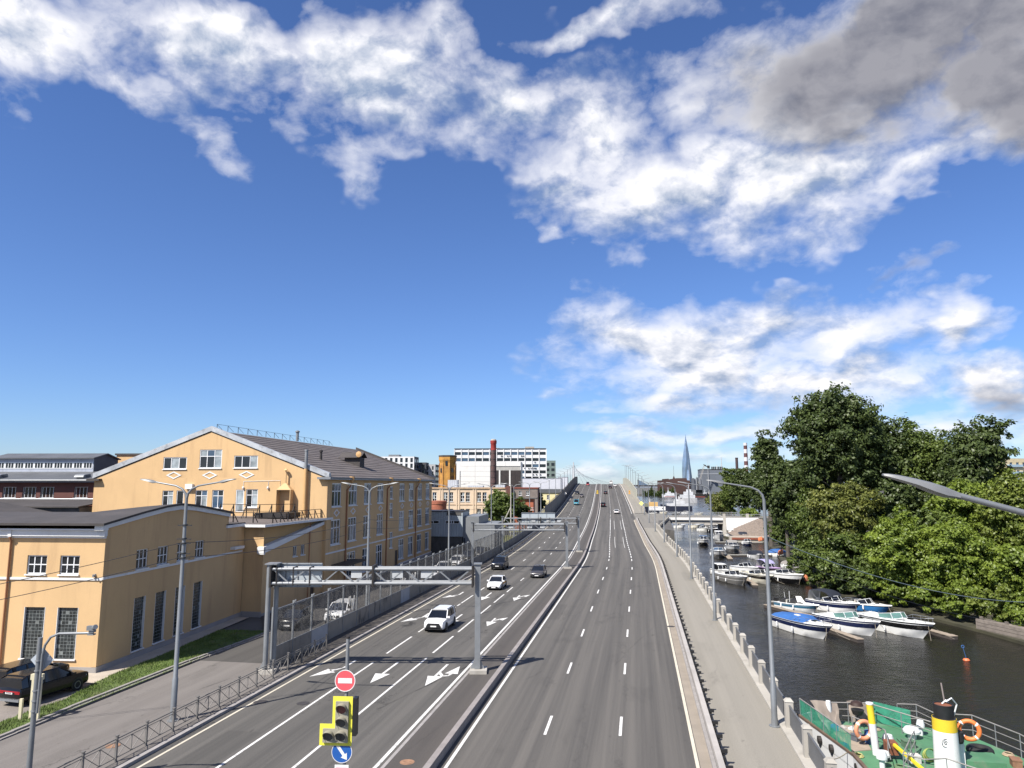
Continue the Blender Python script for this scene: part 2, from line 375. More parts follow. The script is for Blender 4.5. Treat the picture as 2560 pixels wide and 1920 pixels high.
GRASS = M('bank earth and weeds', (.045, .042, .022), .95, .35, .5, .03, 8)
mb = MB(); mb.prism(bank, -6., -2.2); struct(mb.build('river_bank', GRASS, tri=True))
wm = bpy.data.materials.new('dark river water'); wm.use_nodes = True; k = NT(wm.node_tree); b = k.n['Principled BSDF']
tp = k.new('ShaderNodeTexCoord').outputs['Object']
b.inputs['Base Color'].default_value = (.012, .011, .009, 1); b.inputs['IOR'].default_value = 1.33
k.put(b.inputs['Roughness'], k.ramp(k.noise(k.vmath('MULTIPLY', tp, (.05, .03, 1)), 1., 4, .6), .35, .65, .04, .20))
w1 = k.noise(k.vmath('MULTIPLY', tp, (1.3, 2.2, 1)), 1., 5, .6, .6); w2 = k.noise(k.vmath('MULTIPLY', tp, (.12, .2, 1)), 1., 3, .5)
ruf = k.ramp(k.noise(k.vmath('MULTIPLY', tp, (.07, .045, 1)), 1., 3, .6), .3, .7, .05, .16)
hgt = k.math('ADD', k.math('MULTIPLY', w1, ruf), k.math('MULTIPLY', w2, .25))
bp = k.new('ShaderNodeBump'); bp.inputs['Strength'].default_value = 1.; bp.inputs['Distance'].default_value = 1.
k.put(bp.inputs['Height'], hgt); k.l.new(bp.outputs[0], b.inputs['Normal'])
mb = MB(); mb.add([(-30, -400, -2.5), (6000, -400, -2.5), (6000, 1300, -2.5), (-60, 1300, -2.5)], [(0, 1, 2, 3)])
struct(mb.build('river_water', wm))

cw_r = struct(strip('carriageway_river_side', ASP_R, -9.35, 2.95, -40, 700, .0))
cw_l = struct(strip('carriageway_city_side', ASP_L, -23.25, -11.7, -40, 700, .0))
# solid body of the ramp below the road
RAMPC = M('ramp concrete', (.36, .34, .30), .85, .1, .4, .004, 20, stain=((.2, .19, .17), .5, (.3, .3, .12), .5))
mb = MB(); mb.loft([[rp(-26.6, s, -.12), rp(7.6, s, -.12), (7.6 + off(s), s, -5), (-26.6 + off(s), s, -5)] for s in stations(262, 700, 8)]); struct(mb.build('ramp_body', RAMPC))
mb = MB(); mb.loft([[rp(-26.6, s, -.12), rp(3.2, s, -.12), (3.2 + off(s), s, -5), (-26.6 + off(s), s, -5)] for s in stations(150, 262, 8)]); struct(mb.build('ramp_foot', RAMPC))
# median: asphalt top between kerb stones
med = struct(strip('median_strip', ASP_M, -11.55, -9.65, 22, 700, .16))
strip('kerb', KERB, -11.72, -11.55, 22, 700, .17, med, kerb=.25)
MEDK = M('grey median wall', (.26, .235, .225), .8, .12, 1.2, .004, 30)
for i, s in enumerate(range(24, 330, 3)):          # tall kerb stones along the river side of the median
    strip('kerb_stone', MEDK, -9.66, -9.36, s, s + 2.985, .42, med, kerb=.5, st=3.)
strip('kerb', MEDK, -9.66, -9.36, 330, 700, .42, med, kerb=.5)
# painted lines
MK = .006
def line(par, t, s0, s1, w=.14, mat=None, name='lane_line', st=6.): return strip(name, mat or MARK, t - w / 2, t + w / 2, s0, s1, MK, par, st=st, uv=False)
line(cw_r, -8.95, -40, 700, .16); line(cw_r, 2.38, -40, 234, .16, MARKY); line(cw_r, 2.38, 259, 700, .16)
for t, s00 in ((-5.05, 38.75 - 36.6), (-1.22, 39.05 - 36.4)):
    s = s00
    while s < 128: line(cw_r, t, s, s + 3.1, .15, name='lane_dash'); s += 12.2
    s = 130.
    while s < 196: line(cw_r, t, s, s + 3.2, .16, name='lane_dash'); s += 4.8
    line(cw_r, t, 197, 236, .15)
    s = 239.
    while s < 505: line(cw_r, t, s, s + 2.2, .17, name='lane_dash'); s += 5.6
for t in (-3.9, -2.0): line(cw_r, t, 150, 176, .08); line(cw_r, t, 200, 232, .08)
line(cw_l, -12.12, -40, 700, .18); line(cw_l, -22.75, -40, 700, .14, MARKY)
for t, segs in ((-15.78, [(20, 53.6), (55.2, 61.4), (63.1, 69.1), (71, 77.2), (79, 85), (86.8, 91)]), (-19.2, [(20, 45.5), (46.8, 51.6), (54.4, 60.6), (62.5, 68.5), (70, 75.3), (76.2, 77.6), (78, 83.7), (86, 90)])):
    for a, b_ in segs: line(cw_l, t, a, b_, .15)
    s = 97.
    while s < 235: line(cw_l, t, s, s + 3, .15, name='lane_dash'); s += 12.2
    while s < 505: line(cw_l, t, s, s + 2.2, .17, name='lane_dash'); s += 8.2
def arrow(t, s, kind):
    """lane arrows, read by traffic that comes towards the camera (tip towards -Y)"""
    P = [[(-.09, 5), (.09, 5), (.09, 1.7), (-.09, 1.7)], [(-.52, 1.75), (.52, 1.75), (0, -.6)]]
    if kind == 'right':
        P = [[(-.09, 5), (.09, 5), (.09, 2.9), (-.09, 2.7)], [(-.09, 2.7), (.09, 2.9), (-.45, 1.75), (-.75, 2.0)], [(-1.35, .2), (-.1, 1.55), (-.95, 2.35)]]
    if kind == 'uturn':
        P += [[(.05, 2.4), (.4, 1.75), (.55, 1.95), (.09, 2.85)], [(.4, 1.75), (.85, 1.9), (.8, 2.15), (.5, 2.0)], [(.85, 1.9), (1.02, 2.6), (.82, 2.6), (.76, 2.1)], [(.45, 2.55), (1.35, 2.55), (1.0, 4.6)]]
    if kind == 'thin':
        P = [[(-.09, 3.6), (.09, 3.6), (.09, 1.7), (-.09, 1.7)], [(-.5, 1.75), (.5, 1.75), (0, -.4)], [(.05, 2.2), (.6, 2.9), (.5, 3.1), (.05, 2.6)], [(.3, 3.1), (.9, 2.6), (1.15, 4.1)]]
    mb = MB()
    for q in P: mb.add([rp(t + x, s + y, MK) for x, y in q], [tuple(range(len(q)))])
    mb.build('lane_arrow', MARK, cw_l)
for s in (47.0,): arrow(-13.75, s, 'uturn'); arrow(-17.45, s, 'straight'); arrow(-20.7, s, 'right')
for s in (66.5, 81.): arrow(-13.85, s, 'thin'); arrow(-17.5, s, 'straight'); arrow(-20.9, s, 'right')
IRON = M('rusty iron cover', (.30, .17, .10), .7, .25, 6., .01, 30); IROND = M('dark iron cover', (.05, .045, .045), .6, .3, 6., .01, 30)
def manhole(t, s, h, label, mat, r=.34):
    o = MB().lathe([(r, -.02), (r, .004), (r * .86, .004), (r * .86, .012), (r * .5, .012), (r * .5, .006), (.05, .006)], 20).build('manhole_cover', mat, loc=rp(t, s, h)); tag(o, label, 'manhole cover')
manhole(-10.75, 33.6, .16, 'rust brown round manhole cover set in the raised median', IRON)
manhole(-22.35, 41.4, .004, 'dark ribbed drain cover on the yellowish edge line by the railing', IROND, .42)
manhole(-19.75, 41.6, .004, 'dark round manhole cover in the lane beside the traffic light', IROND, .38)
manhole(-25.6, 33.2, .14, 'brown round manhole cover in the footpath behind the crossed railing', IRON)
manhole(-21.4, 76.5, .004, 'small dark manhole cover between right-turn arrows and kerb', IROND)
manhole(2.62, 68.8, .01, 'grey drain cover beside the guard rail on the river side', IROND, .36)
# river side gutter, pavement, kerb; city side footpath, verge
GUT = M('sandy concrete gutter', (.28, .24, .195), .85, .12, .6, .003, 30, stain=((.22, .19, .16), .5, (1, .1, 1), .5))
struct(strip('gutter_river_side', GUT, 2.5, 3.22, -40, 236, .010))
pav = struct(strip('pavement_river_side', ASP_P, 3.2, 7.72, -40, 206, .05))
strip('kerb', KERB, 3.02, 3.2, -40, 236, .14, pav, kerb=.3)
strip('kerb', CONC, 7.1, 7.78, -40, 206, .16, pav, kerb=.5)
JOIN = asphalt('side street asphalt', (.165, .157, .144), (.215, .203, .185), crack=.1)
struct(strip('pavement_at_bridge', JOIN, 3.2, lambda s: 8.9 - off(s), 206, 236, .05)); 
struct(strip('side_street', JOIN, 2.95, lambda s: 8.9 - off(s), 236, 260, .02))
struct(strip('pavement_on_ramp', ASP_P, 3.4, 7.6, 260, 700, .12))
RAIL_W = M('pale ramp kerb', (.50, .45, .40), .8, .1, 1.)
struct(strip('ramp_kerb_river_side', RAIL_W, 3.1, 3.4, 264, 700, .35, kerb=.5))
struct(strip('kerb_city_side', KERB, -23.5, -23.25, -40, 700, .15, kerb=.3))
vergl = struct(strip('verge_below_barrier', M('dusty dark verge', (.085, .075, .066), .9, .3, .7, .02, 12, stain=((.18, .16, .14), .6, (1, .3, 1), .55)), -25.9, -23.5, 49.5, 700, .13))
path = struct(strip('footpath', ASP_F, -31.6, -23.5, -40, 49.5, .12))
mb = MB(); mb.add([(-31.6, 49.5, .12), (-25.5, 49.5, .12), (-25.55, 62, .11), (-26.0, 90, .06), (-27, 150, .02), (-36.2, 150, .02), (-36.4, 84, .04), (-36.4, 66.8, .06), (-31.2, 58, .12)], [tuple(range(9))])
o = mb.build('service_yard', asphalt('service yard asphalt', (.055, .052, .05), (.085, .08, .076), crack=.3), tri=True); struct(o)
u = o.data.uv_layers.new(name='UVMap')
for lp in o.data.loops: q = o.data.vertices[lp.vertex_index].co; u.data[lp.index].uv = (q.x, q.y)
KB = M('concrete path kerb', (.27, .25, .235), .85, .12, 1., .004, 25)
for i in range(40):                                   # kerb stones between path and lawn
    s = 20 + i * 1.0
    t = -31.5 - (.5 if 38 < s < 48 else .5 * max(0, min(1, (s - 28) / 10)) if s <= 38 else .5 * max(0, 1 - (s - 48) / 8))
    MB().box(t - .36, t - .16, s, s + .985, -.05, .24).build('kerb_stone', KB, path)
    if i % 1 == 0: MB().box(t - .12, t + .02, s, s + .99, -.05, .15).build('kerb_stone', KB, path)
gm = M('lawn soil and grass', (.085, .125, .03), .95, .3, .7, .03, 14, stain=((.17, .14, .09), .8, (.55, .55, .5), .50))
LAWN_E = [(20, -34.3), (38, -34.2), (39.6, -34.0), (43, -34.9), (45.5, -35.25), (48, -35.4), (52.3, -35.7), (60, -36.6)]     # (y, x) outer edge of the lawn
mb = MB(); mb.loft([[(-31.9, y, .15), ((x - 31.9) / 2, y, .12), (x, y, .085)] for y, x in LAWN_E], closed=False, caps=False)
struct(mb.build('lawn', gm))
mb = MB(); mb.add([(-34.3, 15, .02), (-34.2, 38, .03), (-34.0, 39.6, .03), (-34.9, 43, .04), (-60, 41, .03), (-60, 15, .01)], [tuple(range(6))])
struct(mb.build('parking_yard', M('gravelly yard', (.20, .175, .155), .95, .2, .5, .02, 10), tri=True))
PAVE = M('pale wall-side paving', (.44, .38, .31), .9, .12, .8, .004, 12)
mb = MB(); mb.add([(-34.9, 43, .07), (-35.25, 45.5, .09), (-35.4, 48, .09), (-35.7, 52.3, .09), (-36.6, 60, .09), (-37.2, 66, .09), (-38.6, 66, .09), (-36.6, 45.2, .09), (-60, 43.2, .08), (-60, 41, .05)], [(0, 1, 7, 8, 9), (1, 2, 3, 7), (3, 4, 5, 6, 7)])
struct(mb.build('wall_side_paving', PAVE, tri=True))
# grass blades on the lawn
def in_lawn(x, y): return y < 60 and x < -31.95 and x > np.interp(y, [q[0] for q in LAWN_E], [q[1] for q in LAWN_E]) + .08
gv = []; gf = []
while len(gf) < 26000:
    x = rnd.uniform(-36.5, -31.95); y = rnd.uniform(24, 60)
    if not in_lawn(x, y) or rnd.random() > (.25 + .75 * (.5 + .5 * math.sin(x * 2.1 + y * .7) * math.cos(y * 1.3 - x))): continue
    a = rnd.uniform(0, 6.28); h = rnd.uniform(.05, .16); w = rnd.uniform(.012, .03); lx, ly = rnd.uniform(-.07, .07), rnd.uniform(-.07, .07)
    n = len(gv); gv += [(x - w * math.cos(a), y - w * math.sin(a), .08), (x + w * math.cos(a), y + w * math.sin(a), .08), (x + lx, y + ly, .12 + h)]; gf.append((n, n + 1, n + 2))
me = bpy.data.meshes.new('grass'); me.from_pydata(gv, [], gf); me.materials.append(M('grass blades', (.13, .19, .035), .7, .35, .8, grain=.2))
o = bpy.data.objects.new('grass', me); COL.objects.link(o); o['kind'] = 'stuff'; tag(o, 'sparse green grass growing beside the footpath kerb', 'grass')
# ------------------------------------------------------------------ building helpers
def front_fn(u, z, d): return (-u, -d, z)          # wall that faces -Y; u runs to the left, d outwards
def side_fn(u, z, d): return (d, u, z)             # wall that faces +X; u runs away along +Y
def fn_at(base, x0=0., y0=0.): return lambda u, z, d: (base(u, z, d)[0] + x0, base(u, z, d)[1] + y0, z)
def wall(name, mat, par, fn, u0, u1, z0, z1, holes, depth=.22, top=None):
    """wall sheet with real openings; holes (u0, u1, z0, z1); top = extra polygon above z1"""
    us = sorted({u0, u1} | {h[0] for h in holes} | {h[1] for h in holes}); zs = sorted({z0, z1} | {h[2] for h in holes} | {h[3] for h in holes})
    mb = MB()
    for i in range(len(us) - 1):
        for j in range(len(zs) - 1):
            cu, cz = (us[i] + us[i + 1]) / 2, (zs[j] + zs[j + 1]) / 2
            if any(h[0] < cu < h[1] and h[2] < cz < h[3] for h in holes): continue
            mb.add([fn(us[i], zs[j], 0), fn(us[i + 1], zs[j], 0), fn(us[i + 1], zs[j + 1], 0), fn(us[i], zs[j + 1], 0)], [(0, 1, 2, 3)])
    for (a, b, c, e) in holes:
        for p, q in (((a, c), (b, c)), ((b, c), (b, e)), ((b, e), (a, e)), ((a, e), (a, c))):
            mb.add([fn(*p, 0), fn(*q, 0), fn(*q, -depth), fn(*p, -depth)], [(0, 1, 2, 3)])
    if top: mb.add([fn(u, z, 0) for u, z in top], [tuple(range(len(top)))])
    return mb.build(name, mat, par)
def window(par, fn, u0, u1, z0, z1, cols=(), rows=(), fr=.07, rec=.16, sill=True, frame=None, pane=None, name='window', sillw=.12, curt=.0):
    """framed window; cols / rows: positions (fractions) of the glazing bars; every pane is an object"""
    frame = frame or PVC
    mb = MB(); d0, d1 = -rec - .05, -rec + .03
    for a, b, c, e in ((u0, u0 + fr, z0, z1), (u1 - fr, u1, z0, z1), (u0 + fr, u1 - fr, z0, z0 + fr), (u0 + fr, u1 - fr, z1 - fr, z1)): mb.fbox(fn, a, b, c, e, d0, d1)
    cu = [u0 + f * (u1 - u0) for f in cols]; rz_ = [z0 + f * (z1 - z0) for f in rows]; t = fr * .42
    for x in cu: mb.fbox(fn, x - t, x + t, z0 + fr, z1 - fr, d0, d1 - .005)
    for z in rz_: mb.fbox(fn, u0 + fr, u1 - fr, z - t, z + t, d0, d1 - .008)
    if sill: mb.fbox(fn, u0 - .06, u1 + .06, z0 - .09, z0, -rec, sillw)
    o = mb.build(name, frame, par)
    E_ = [u0 + fr] + cu + [u1 - fr]; Z_ = [z0 + fr] + rz_ + [z1 - fr]
    for i in range(len(E_) - 1):
        for j in range(len(Z_) - 1):
            g = pane or GLASS
            if curt and rnd.random() < curt: g = CURT if rnd.random() < .6 else GLASSB
            MB().fbox(fn, E_[i], E_[i + 1], Z_[j], Z_[j + 1], -rec - .03, -rec - .02).build('pane', g, o)
    return o
def diamond(par, fn, u, z, a, b, w=.17):
    o_ = [(u - a, z), (u, z - b), (u + a, z), (u, z + b)]; f = 1 - w * 1.2 / b
    i_ = [(u + (x - u) * f, z + (y - z) * f) for x, y in o_]
    mb = MB()
    for j in range(4): q = (j + 1) % 4; mb.fprism(fn, [o_[j], o_[q], i_[q], i_[j]], -.02, .05)
    return mb.build('diamond_ornament', WHITE, par)

# ------------------------------------------------------------------ low corner building with glass-brick windows
B = thing('corner_building', 'low ochre corner building with tall glass brick windows and curved dark roof', 'building', (-36.62, 45.25, 0), R(5))
SW = [3.75, 6.5, 9.32, 12.15]
hol = [(u, u + 1.5, 6.5, 7.92) for u in SW] + [(u + .1, u + 1.55, .62, 4.4) for u in SW]
arc = [(0., 9.75), (4., 10.26), (7., 10.6), (9.2, 10.72), (11.4, 10.56), (14.5, 10.18), (18., 9.72)]
wall('wall', STUCCO, B, side_fn, 0, 18., .45, 9.72, hol, top=[(0, 9.72)] + arc[1:] )
wall('wall', STUCCO, B, side_fn, 18., 21.4, .45, 8.7, [])
FW = [(1.78, 3.22), (4.2, 5.66), (8.9, 10.3), (11.4, 12.8)]
wall('wall', STUCCO, B, front_fn, 0, 16, .45, 9.7, [(a, b, 6.58, 7.86) for a, b in FW] + [(a - .2, b - .12, .95, 4.35) for a, b in FW])
MB().fbox(side_fn, -.04, 21.4, -.1, .45, -.3, .05).fbox(front_fn, 0, 16, -.1, .45, -.3, .05).build('plinth', PLINTH, B)
for u in SW: window(B, side_fn, u, u + 1.5, 6.5, 7.92, (1 / 3, 2 / 3), (.5,), .07, .12)
for a, b in FW: window(B, front_fn, a, b, 6.58, 7.86, (1 / 3, 2 / 3), (.5,), .08, .12)
GB = M('glass bricks', (.020, .026, .028), .12, .6, 3., .01, 9, stain=((.30, .32, .30), .75, (3.1, 3.1, 1.6), .57), spec=.8)
def brick_window(fn, u0, u1, z0, z1):
    o = MB().fbox(fn, u0, u1, z0, z1, -.2, -.16).build('glass_brick_window', M('pale mortar', (.17, .185, .18), .8, .3, 3.), B)
    mb = MB(); nu, nz = 6, 15; du, dz_ = (u1 - u0 - .04) / nu, (z1 - z0 - .04) / nz
    for i in range(nu):
        for j in range(nz):
            if rnd.random() < .05: continue
            a, c = u0 + .02 + i * du, z0 + .02 + j * dz_; mb.fbox(fn, a + .02, a + du - .02, c + .02, c + dz_ - .02, -.17, -.145 - rnd.random() * .012)
    q = mb.build('glass_brick_panes', GB, o); q['kind'] = 'stuff'
    MB().fbox(fn, u0 - .08, u1 + .08, z0 - .1, z0, -.2, .1).build('sill', WHITE, o)
    rv = MB(); rv.fbox(fn, u0 - .0, u0 + .035, z0, z1, -.16, .012).fbox(fn, u1 - .035, u1, z0, z1, -.16, .012).build('reveal', WHITE, o)
for u in SW: brick_window(side_fn, u + .1, u + 1.55, .62, 4.4)
for a, b in FW: brick_window(front_fn, a - .2, b - .12, .95, 4.35)
MB().fbox(side_fn, -.05, 21.0, 6.24, 6.4, -.05, .07).fbox(front_fn, -.0, 16, 6.2, 6.36, -.05, .07).build('string_course', WHITE, B)
mb = MB()                                            # white verge board that follows the curved roof
for (a, za), (b, zb) in zip(arc[:-1], arc[1:]): mb.fprism(side_fn, [(a, za), (b, zb), (b, zb + .34), (a, za + .34)], -.1, .16)
mb.fbox(side_fn, -.55, .0, 9.62, 10.08, -.5, .16); mb.build('verge_board', WHITE, B)
mb = MB()
A2 = [(-.75, 9.95)] + [(u, z + .35) for u, z in arc[1:]] + [(18.2, 10.0)]
fl_ = lambda z: 9.95 + (z - 9.95) * .18
for th in (0., .16):
    pass
mb.loft([[(x, u, (z if i == 0 else 9.95 + (z - 9.95) * f) + h) for h, rev in ((0., 1), (.16, -1)) for u, z in A2[::rev]] for i, (x, f) in enumerate(((.3, 1.), (-3., .75), (-7., .35), (-12., .15), (-34., .1)))])
mb.build('roof', BITUM, B, True)
mb = MB(); mb.fbox(front_fn, -.05, 16, 9.05, 9.2, -.02, .12).fbox(front_fn, -.1, 16, 9.2, 9.62, -.02, .3).fbox(front_fn, -.12, 16, 9.62, 9.72, -.02, .5).build('cornice', WHITE, B)
mb = MB(); mb.tube([(-6.9, -.3, 9.1), (-6.9, -.12, 8.85), (-6.9, -.12, .2)], .075, 10)
dp = mb.build('downpipe', BROWNP, B, True); MB().fbox(front_fn, 6.78, 7.02, 9.15, 9.6, .05, .36).build('hopper', WHITE, dp)
MB().fbox(front_fn, .5, .62, 6.42, 6.62, .0, .22).tube([(-.42, -.16, 6.62), (-.42, -.34, 6.56)], .06, 8).build('wall_camera', GALV, B)
MB().fbox(side_fn, 17.5, 21.2, 8.7, 8.95, -.6, .18).build('flat_roof_edge', WHITE, B); MB().box(-8, .1, 17.6, 21.3, 8.95, 9.05).build('flat_roof', BITUM, B)
MB().fbox(side_fn, 18.6, 20.6, 6.62, 6.86, 0, .45).build('wall_light_strip', WHITE, B)
MB().box(-34, -.1, .3, 17.8, 9.2, 9.7).build('roof_slab', STUCCO, B); MB().box(-34, -16.02, .05, 21, 0, 9.6).build('wall', STUCCO, B)

# ------------------------------------------------------------------ annex with terrace and sloping verge
A = thing('terrace_annex', 'ochre annex with terrace railing on top and white sloping verge board', 'building', (-36.45, 66.7, 0), R(.5))
wall('wall', STUCCO, A, side_fn, 0, 15.2, .02, 6.2, [(6.35, 7.28, 5.1, 6.2), (8.2, 9.15, 5.1, 6.2), (10.95, 12.1, .03, 2.1)], top=[(0, 6.2), (15.2, 6.2), (15.2, 8.5), (0, 6.62)])
wall('wall', STUCCO, A, front_fn, 0, 3., .02, 8.6, [])
wall('wall', M('darker ochre stucco return', (.56, .35, .15), .85, .05, .3), A, fn_at(side_fn, -.45), 0, 15.2, 6.0, 8.7, [])
for u in (6.35, 8.2): window(A, side_fn, u, u + .93, 5.1, 6.2, (.5,), (), .07, .1)
MB().fbox(side_fn, 10.98, 12.07, .04, 2.08, -.2, -.12).build('door', M('brown metal door', (.055, .035, .025), .5), A)
mb = MB(); mb.fprism(side_fn, [(-.3, 6.05), (15., 8.28), (15., 8.62), (-.3, 6.66)], -.5, .2); mb.fbox(front_fn, -.2, .35, 5.95, 6.7, .0, .28); mb.build('verge_board', WHITE, A)
tr = MB(); tr.add([(.35, -.6, 8.72), (.35, 15.6, 8.72), (-14, 15.6, 8.95), (-14, -.6, 8.95), (.35, -.6, 8.84), (.35, 15.6, 8.84), (-14, 15.6, 9.07), (-14, -.6, 9.07)], [(0, 3, 2, 1), (4, 5, 6, 7), (0, 1, 5, 4), (1, 2, 6, 5), (2, 3, 7, 6), (3, 0, 4, 7)])
tr.build('terrace_roof', ROOFB, A); MB().box(.36, .44, -.6, 15.6, 8.6, 8.85).box(-3, .44, -.7, -.62, 8.6, 8.86).build('gutter', WHITE, A)
MB().tube([(.12, 10.1, 8.5), (.12, 10.1, 6.), (.12, 10.1, .1)], .06, 8).build('downpipe', BROWNP, A, True)
MB().fbox(front_fn, -.02, 3., -.1, .5, -.1, .04).fbox(side_fn, -.02, 10.8, -.1, .3, -.1, .04).build('plinth', PLINTH, A)
MB().box(-16, -.48, .4, 14, 8.0, 8.72).build('terrace_slab', CONC, A)
# terrace railing of square dark posts with raking struts
def rail(par, pts, h=1.05, step=1.5, name='railing', post=.06, mids=(.5,), brace=True, mat=None, bdir=(.5, 0)):
    mat = mat or STEELD; o = None; mb = MB()
    for a, b in zip(pts[:-1], pts[1:]):
        a = Vector(a); b = Vector(b); mb.bar(a + V3(0, 0, h), b + V3(0, 0, h), post, post)
        for m in mids: mb.bar(a + V3(0, 0, h * m), b + V3(0, 0, h * m), post * .7, post * .7)
    o = mb.build(name, mat, par)
    for a, b in zip(pts[:-1], pts[1:]):
        a = Vector(a); b = Vector(b); n = max(1, round((b - a).length / step))
        for i in range(n + 1):
            p = a.lerp(b, i / n); MB().bar(p, p + V3(0, 0, h), post * 1.5).build('post', mat, o)
            if brace: MB().bar(p + V3(0, 0, h * .95), p + V3(bdir[0], bdir[1], 0), post).build('strut', mat, o)
    return o
rail(A, [(-6.6, .1, 9.02), (-3.5, .2, 8.98), (-.2, 2, 8.88), (-.25, 13.6, 8.88)], 1.0, 1.7, bdir=(.1, .75))
rail(A, [(-10., 8.5, 9.05), (-5.5, 9, 9.0), (-3.0, 12.5, 8.98)], 1.5, 1.5, bdir=(-.2, -.7))
MB().box(-6.2, -2.4, 9.2, 12.8, 9.0, 9.55).build('roof_plant_box', STEELD, A)
MB().tube([(-8., 10, 9.05), (-8, 10, 9.8)], .03, 6).tube([(-6.8, 10, 9.05), (-6.8, 10, 9.8)], .03, 6).box(-8.5, -6.3, 9.6, 10.4, 9.8, 9.86).build('table', STEELD, A)

# ------------------------------------------------------------------ main gabled factory building
B = thing('gabled_building', 'large ochre gabled factory building with long grey brown roof and diamond ornaments', 'building', (-36.17, 80.45, 0), R(2))
L_, WD, AP = 49.9, 30.3, 15.1
cols = [1.45, 7.1, 12.82, 18.4, 29.25, 34.65, 40.1, 45.45]; ww = [3.0, 3.0, 2.9, 2.8, 2.85, 2.85, 2.85, 2.75]
rows = [(10.05, 12.9), (5.55, 8.55), (1.1, 4.22)]
hol = []
for c, (a, b) in enumerate(zip(cols, ww)):
    for r_, (z0, z1) in enumerate(rows):
        if c == 0 and r_ == 2: continue
        hol.append((a, a + b, z0, z1))
st = [(24.35, 25.8, 10.55, 12.42), (24.35, 25.85, 7.78, 9.95), (24.6, 26.1, 3.2, 5.6)]
dr = (27.5, 29.15, .2, 2.65)
wall('wall', STUCCO, B, side_fn, 0, L_, .4, 13.6, hol + st + [(27.5, 29.15, .4, 2.65)], .25)
for (a, b, z0, z1) in hol: window(B, side_fn, a, b, z0, z1, (1 / 3, 2 / 3), (.66,), .13, .08, curt=.45)
for (a, b, z0, z1) in st: window(B, side_fn, a, b, z0, z1, (.5,), (.6,), .12, .08, curt=.3)
MB().fbox(side_fn, 27.53, 29.12, .2, 2.62, -.2, -.1).build('door', M('brown metal door', (.055, .035, .025), .5), B)
for c, (a, b) in enumerate(zip(cols, ww)): diamond(B, side_fn, a + b / 2 + .1, 9.32, .95, .46, .12)
mb = MB().fbox(side_fn, 0, 22.6, 4.6, 4.78, -.02, .07).fbox(side_fn, 23, L_, 4.6, 4.78, -.02, .07); mb.build('string_course', WHITE, B)
MB().fbox(side_fn, 29.3, L_ + .05, .35, .5, -.05, .1).build('base_course', WHITE, B); MB().fbox(side_fn, 0, L_, -.1, .4, -.1, .06).build('plinth', PLINTH, B)
fh = [(18.1, 21.2, 14.6, 16.05), (13.55, 16.45, 14.7, 16.95), (8.9, 11.95, 14.72, 16.2)]
fl = [(19.62, 21.05, 10.1, 12.), (18.25, 19.2, 10.1, 12.02), (15.17, 16.72, 10., 12.05), (13.08, 14.55, 9.9, 12.08), (10.45, 11.48, 9.5, 12.13), (8.7, 10.2, 10.04, 12.17)]
gz = lambda u: 13.55 + (19.2 - 13.55) * (1 - abs(u - AP) / AP)
zs = 13.55
low_h = [h for h in fl]
wall('wall', STUCCO, B, front_fn, 0, WD, .4, 13.55, low_h, .18)
# gable above the eaves: strips between the top windows
mb = MB(); us = sorted({0., WD, AP} | {h[0] for h in fh} | {h[1] for h in fh})
for a, b in zip(us[:-1], us[1:]):
    h = next((h for h in fh if h[0] <= a and b <= h[1]), None); za, zb = gz(a), gz(b)
    if h:
        mb.add([front_fn(a, zs, 0), front_fn(b, zs, 0), front_fn(b, h[2], 0), front_fn(a, h[2], 0)], [(0, 1, 2, 3)])
        mb.add([front_fn(a, h[3], 0), front_fn(b, h[3], 0), front_fn(b, zb, 0), front_fn(a, za, 0)], [(0, 1, 2, 3)])
    else: mb.add([front_fn(a, zs, 0), front_fn(b, zs, 0), front_fn(b, zb, 0), front_fn(a, za, 0)], [(0, 1, 2, 3)])
for (a, b, c, e) in fh:
    for p, q in (((a, c), (b, c)), ((b, c), (b, e)), ((b, e), (a, e)), ((a, e), (a, c))): mb.add([front_fn(*p, 0), front_fn(*q, 0), front_fn(*q, -.18), front_fn(*p, -.18)], [(0, 1, 2, 3)])
mb.build('gable_wall', STUCCO, B)
for i, (a, b, c, e) in enumerate(fh): window(B, front_fn, a, b, c, e, (1 / 3, 2 / 3), (.64,) if i == 1 else (), .1, .08, curt=.35)
for i, (a, b, c, e) in enumerate(fl):
    if i == 4: window(B, front_fn, a, b, c, e, (), (.35,), .1, .06, sill=False, name='balcony_door', pane=CURT)
    elif i == 1: window(B, front_fn, a, b, c, e, (), (), .09, .08)
    else: window(B, front_fn, a, b, c, e, (.5,), (.68,), .09, .1, curt=.5)
for u in (19.7, 15.0, 10.25): diamond(B, front_fn, u, 13.85 if u > 12 else 13.9, 1.0, .46, .12)
MB().fbox(front_fn, 16.97, 17.9, 12.2, 12.8, .0, .4).build('air_conditioner', WHITE, B)
mb = MB().fbox(front_fn, 4.25, 5.95, 12.05, 12.12, 0, .8); mb.add([front_fn(4.2, 12.12, 0), front_fn(6.0, 12.12, 0), front_fn(6.0, 12.12, .85), front_fn(4.2, 12.12, .85), front_fn(4.95, 12.9, .25), front_fn(5.2, 12.9, .25), front_fn(5.2, 12.9, .45), front_fn(4.95, 12.9, .45)], [(0, 1, 5, 4), (1, 2, 6, 5), (2, 3, 7, 6), (3, 0, 4, 7), (4, 5, 6, 7)])
mb.fbox(front_fn, 4.2, 4.28, 9.3, 12.12, 0, .85).fbox(front_fn, 5.92, 6., 9.3, 12.12, 0, .85).tube([front_fn(5.08, 12.9, .35), front_fn(5.08, 14.4, .35)], .09, 8).lathe([(.09, 14.38), (.28, 14.42), (.1, 14.62)], 10, (-5.08, -.35, 0)).build('barbecue_hood', STUCCO, B)
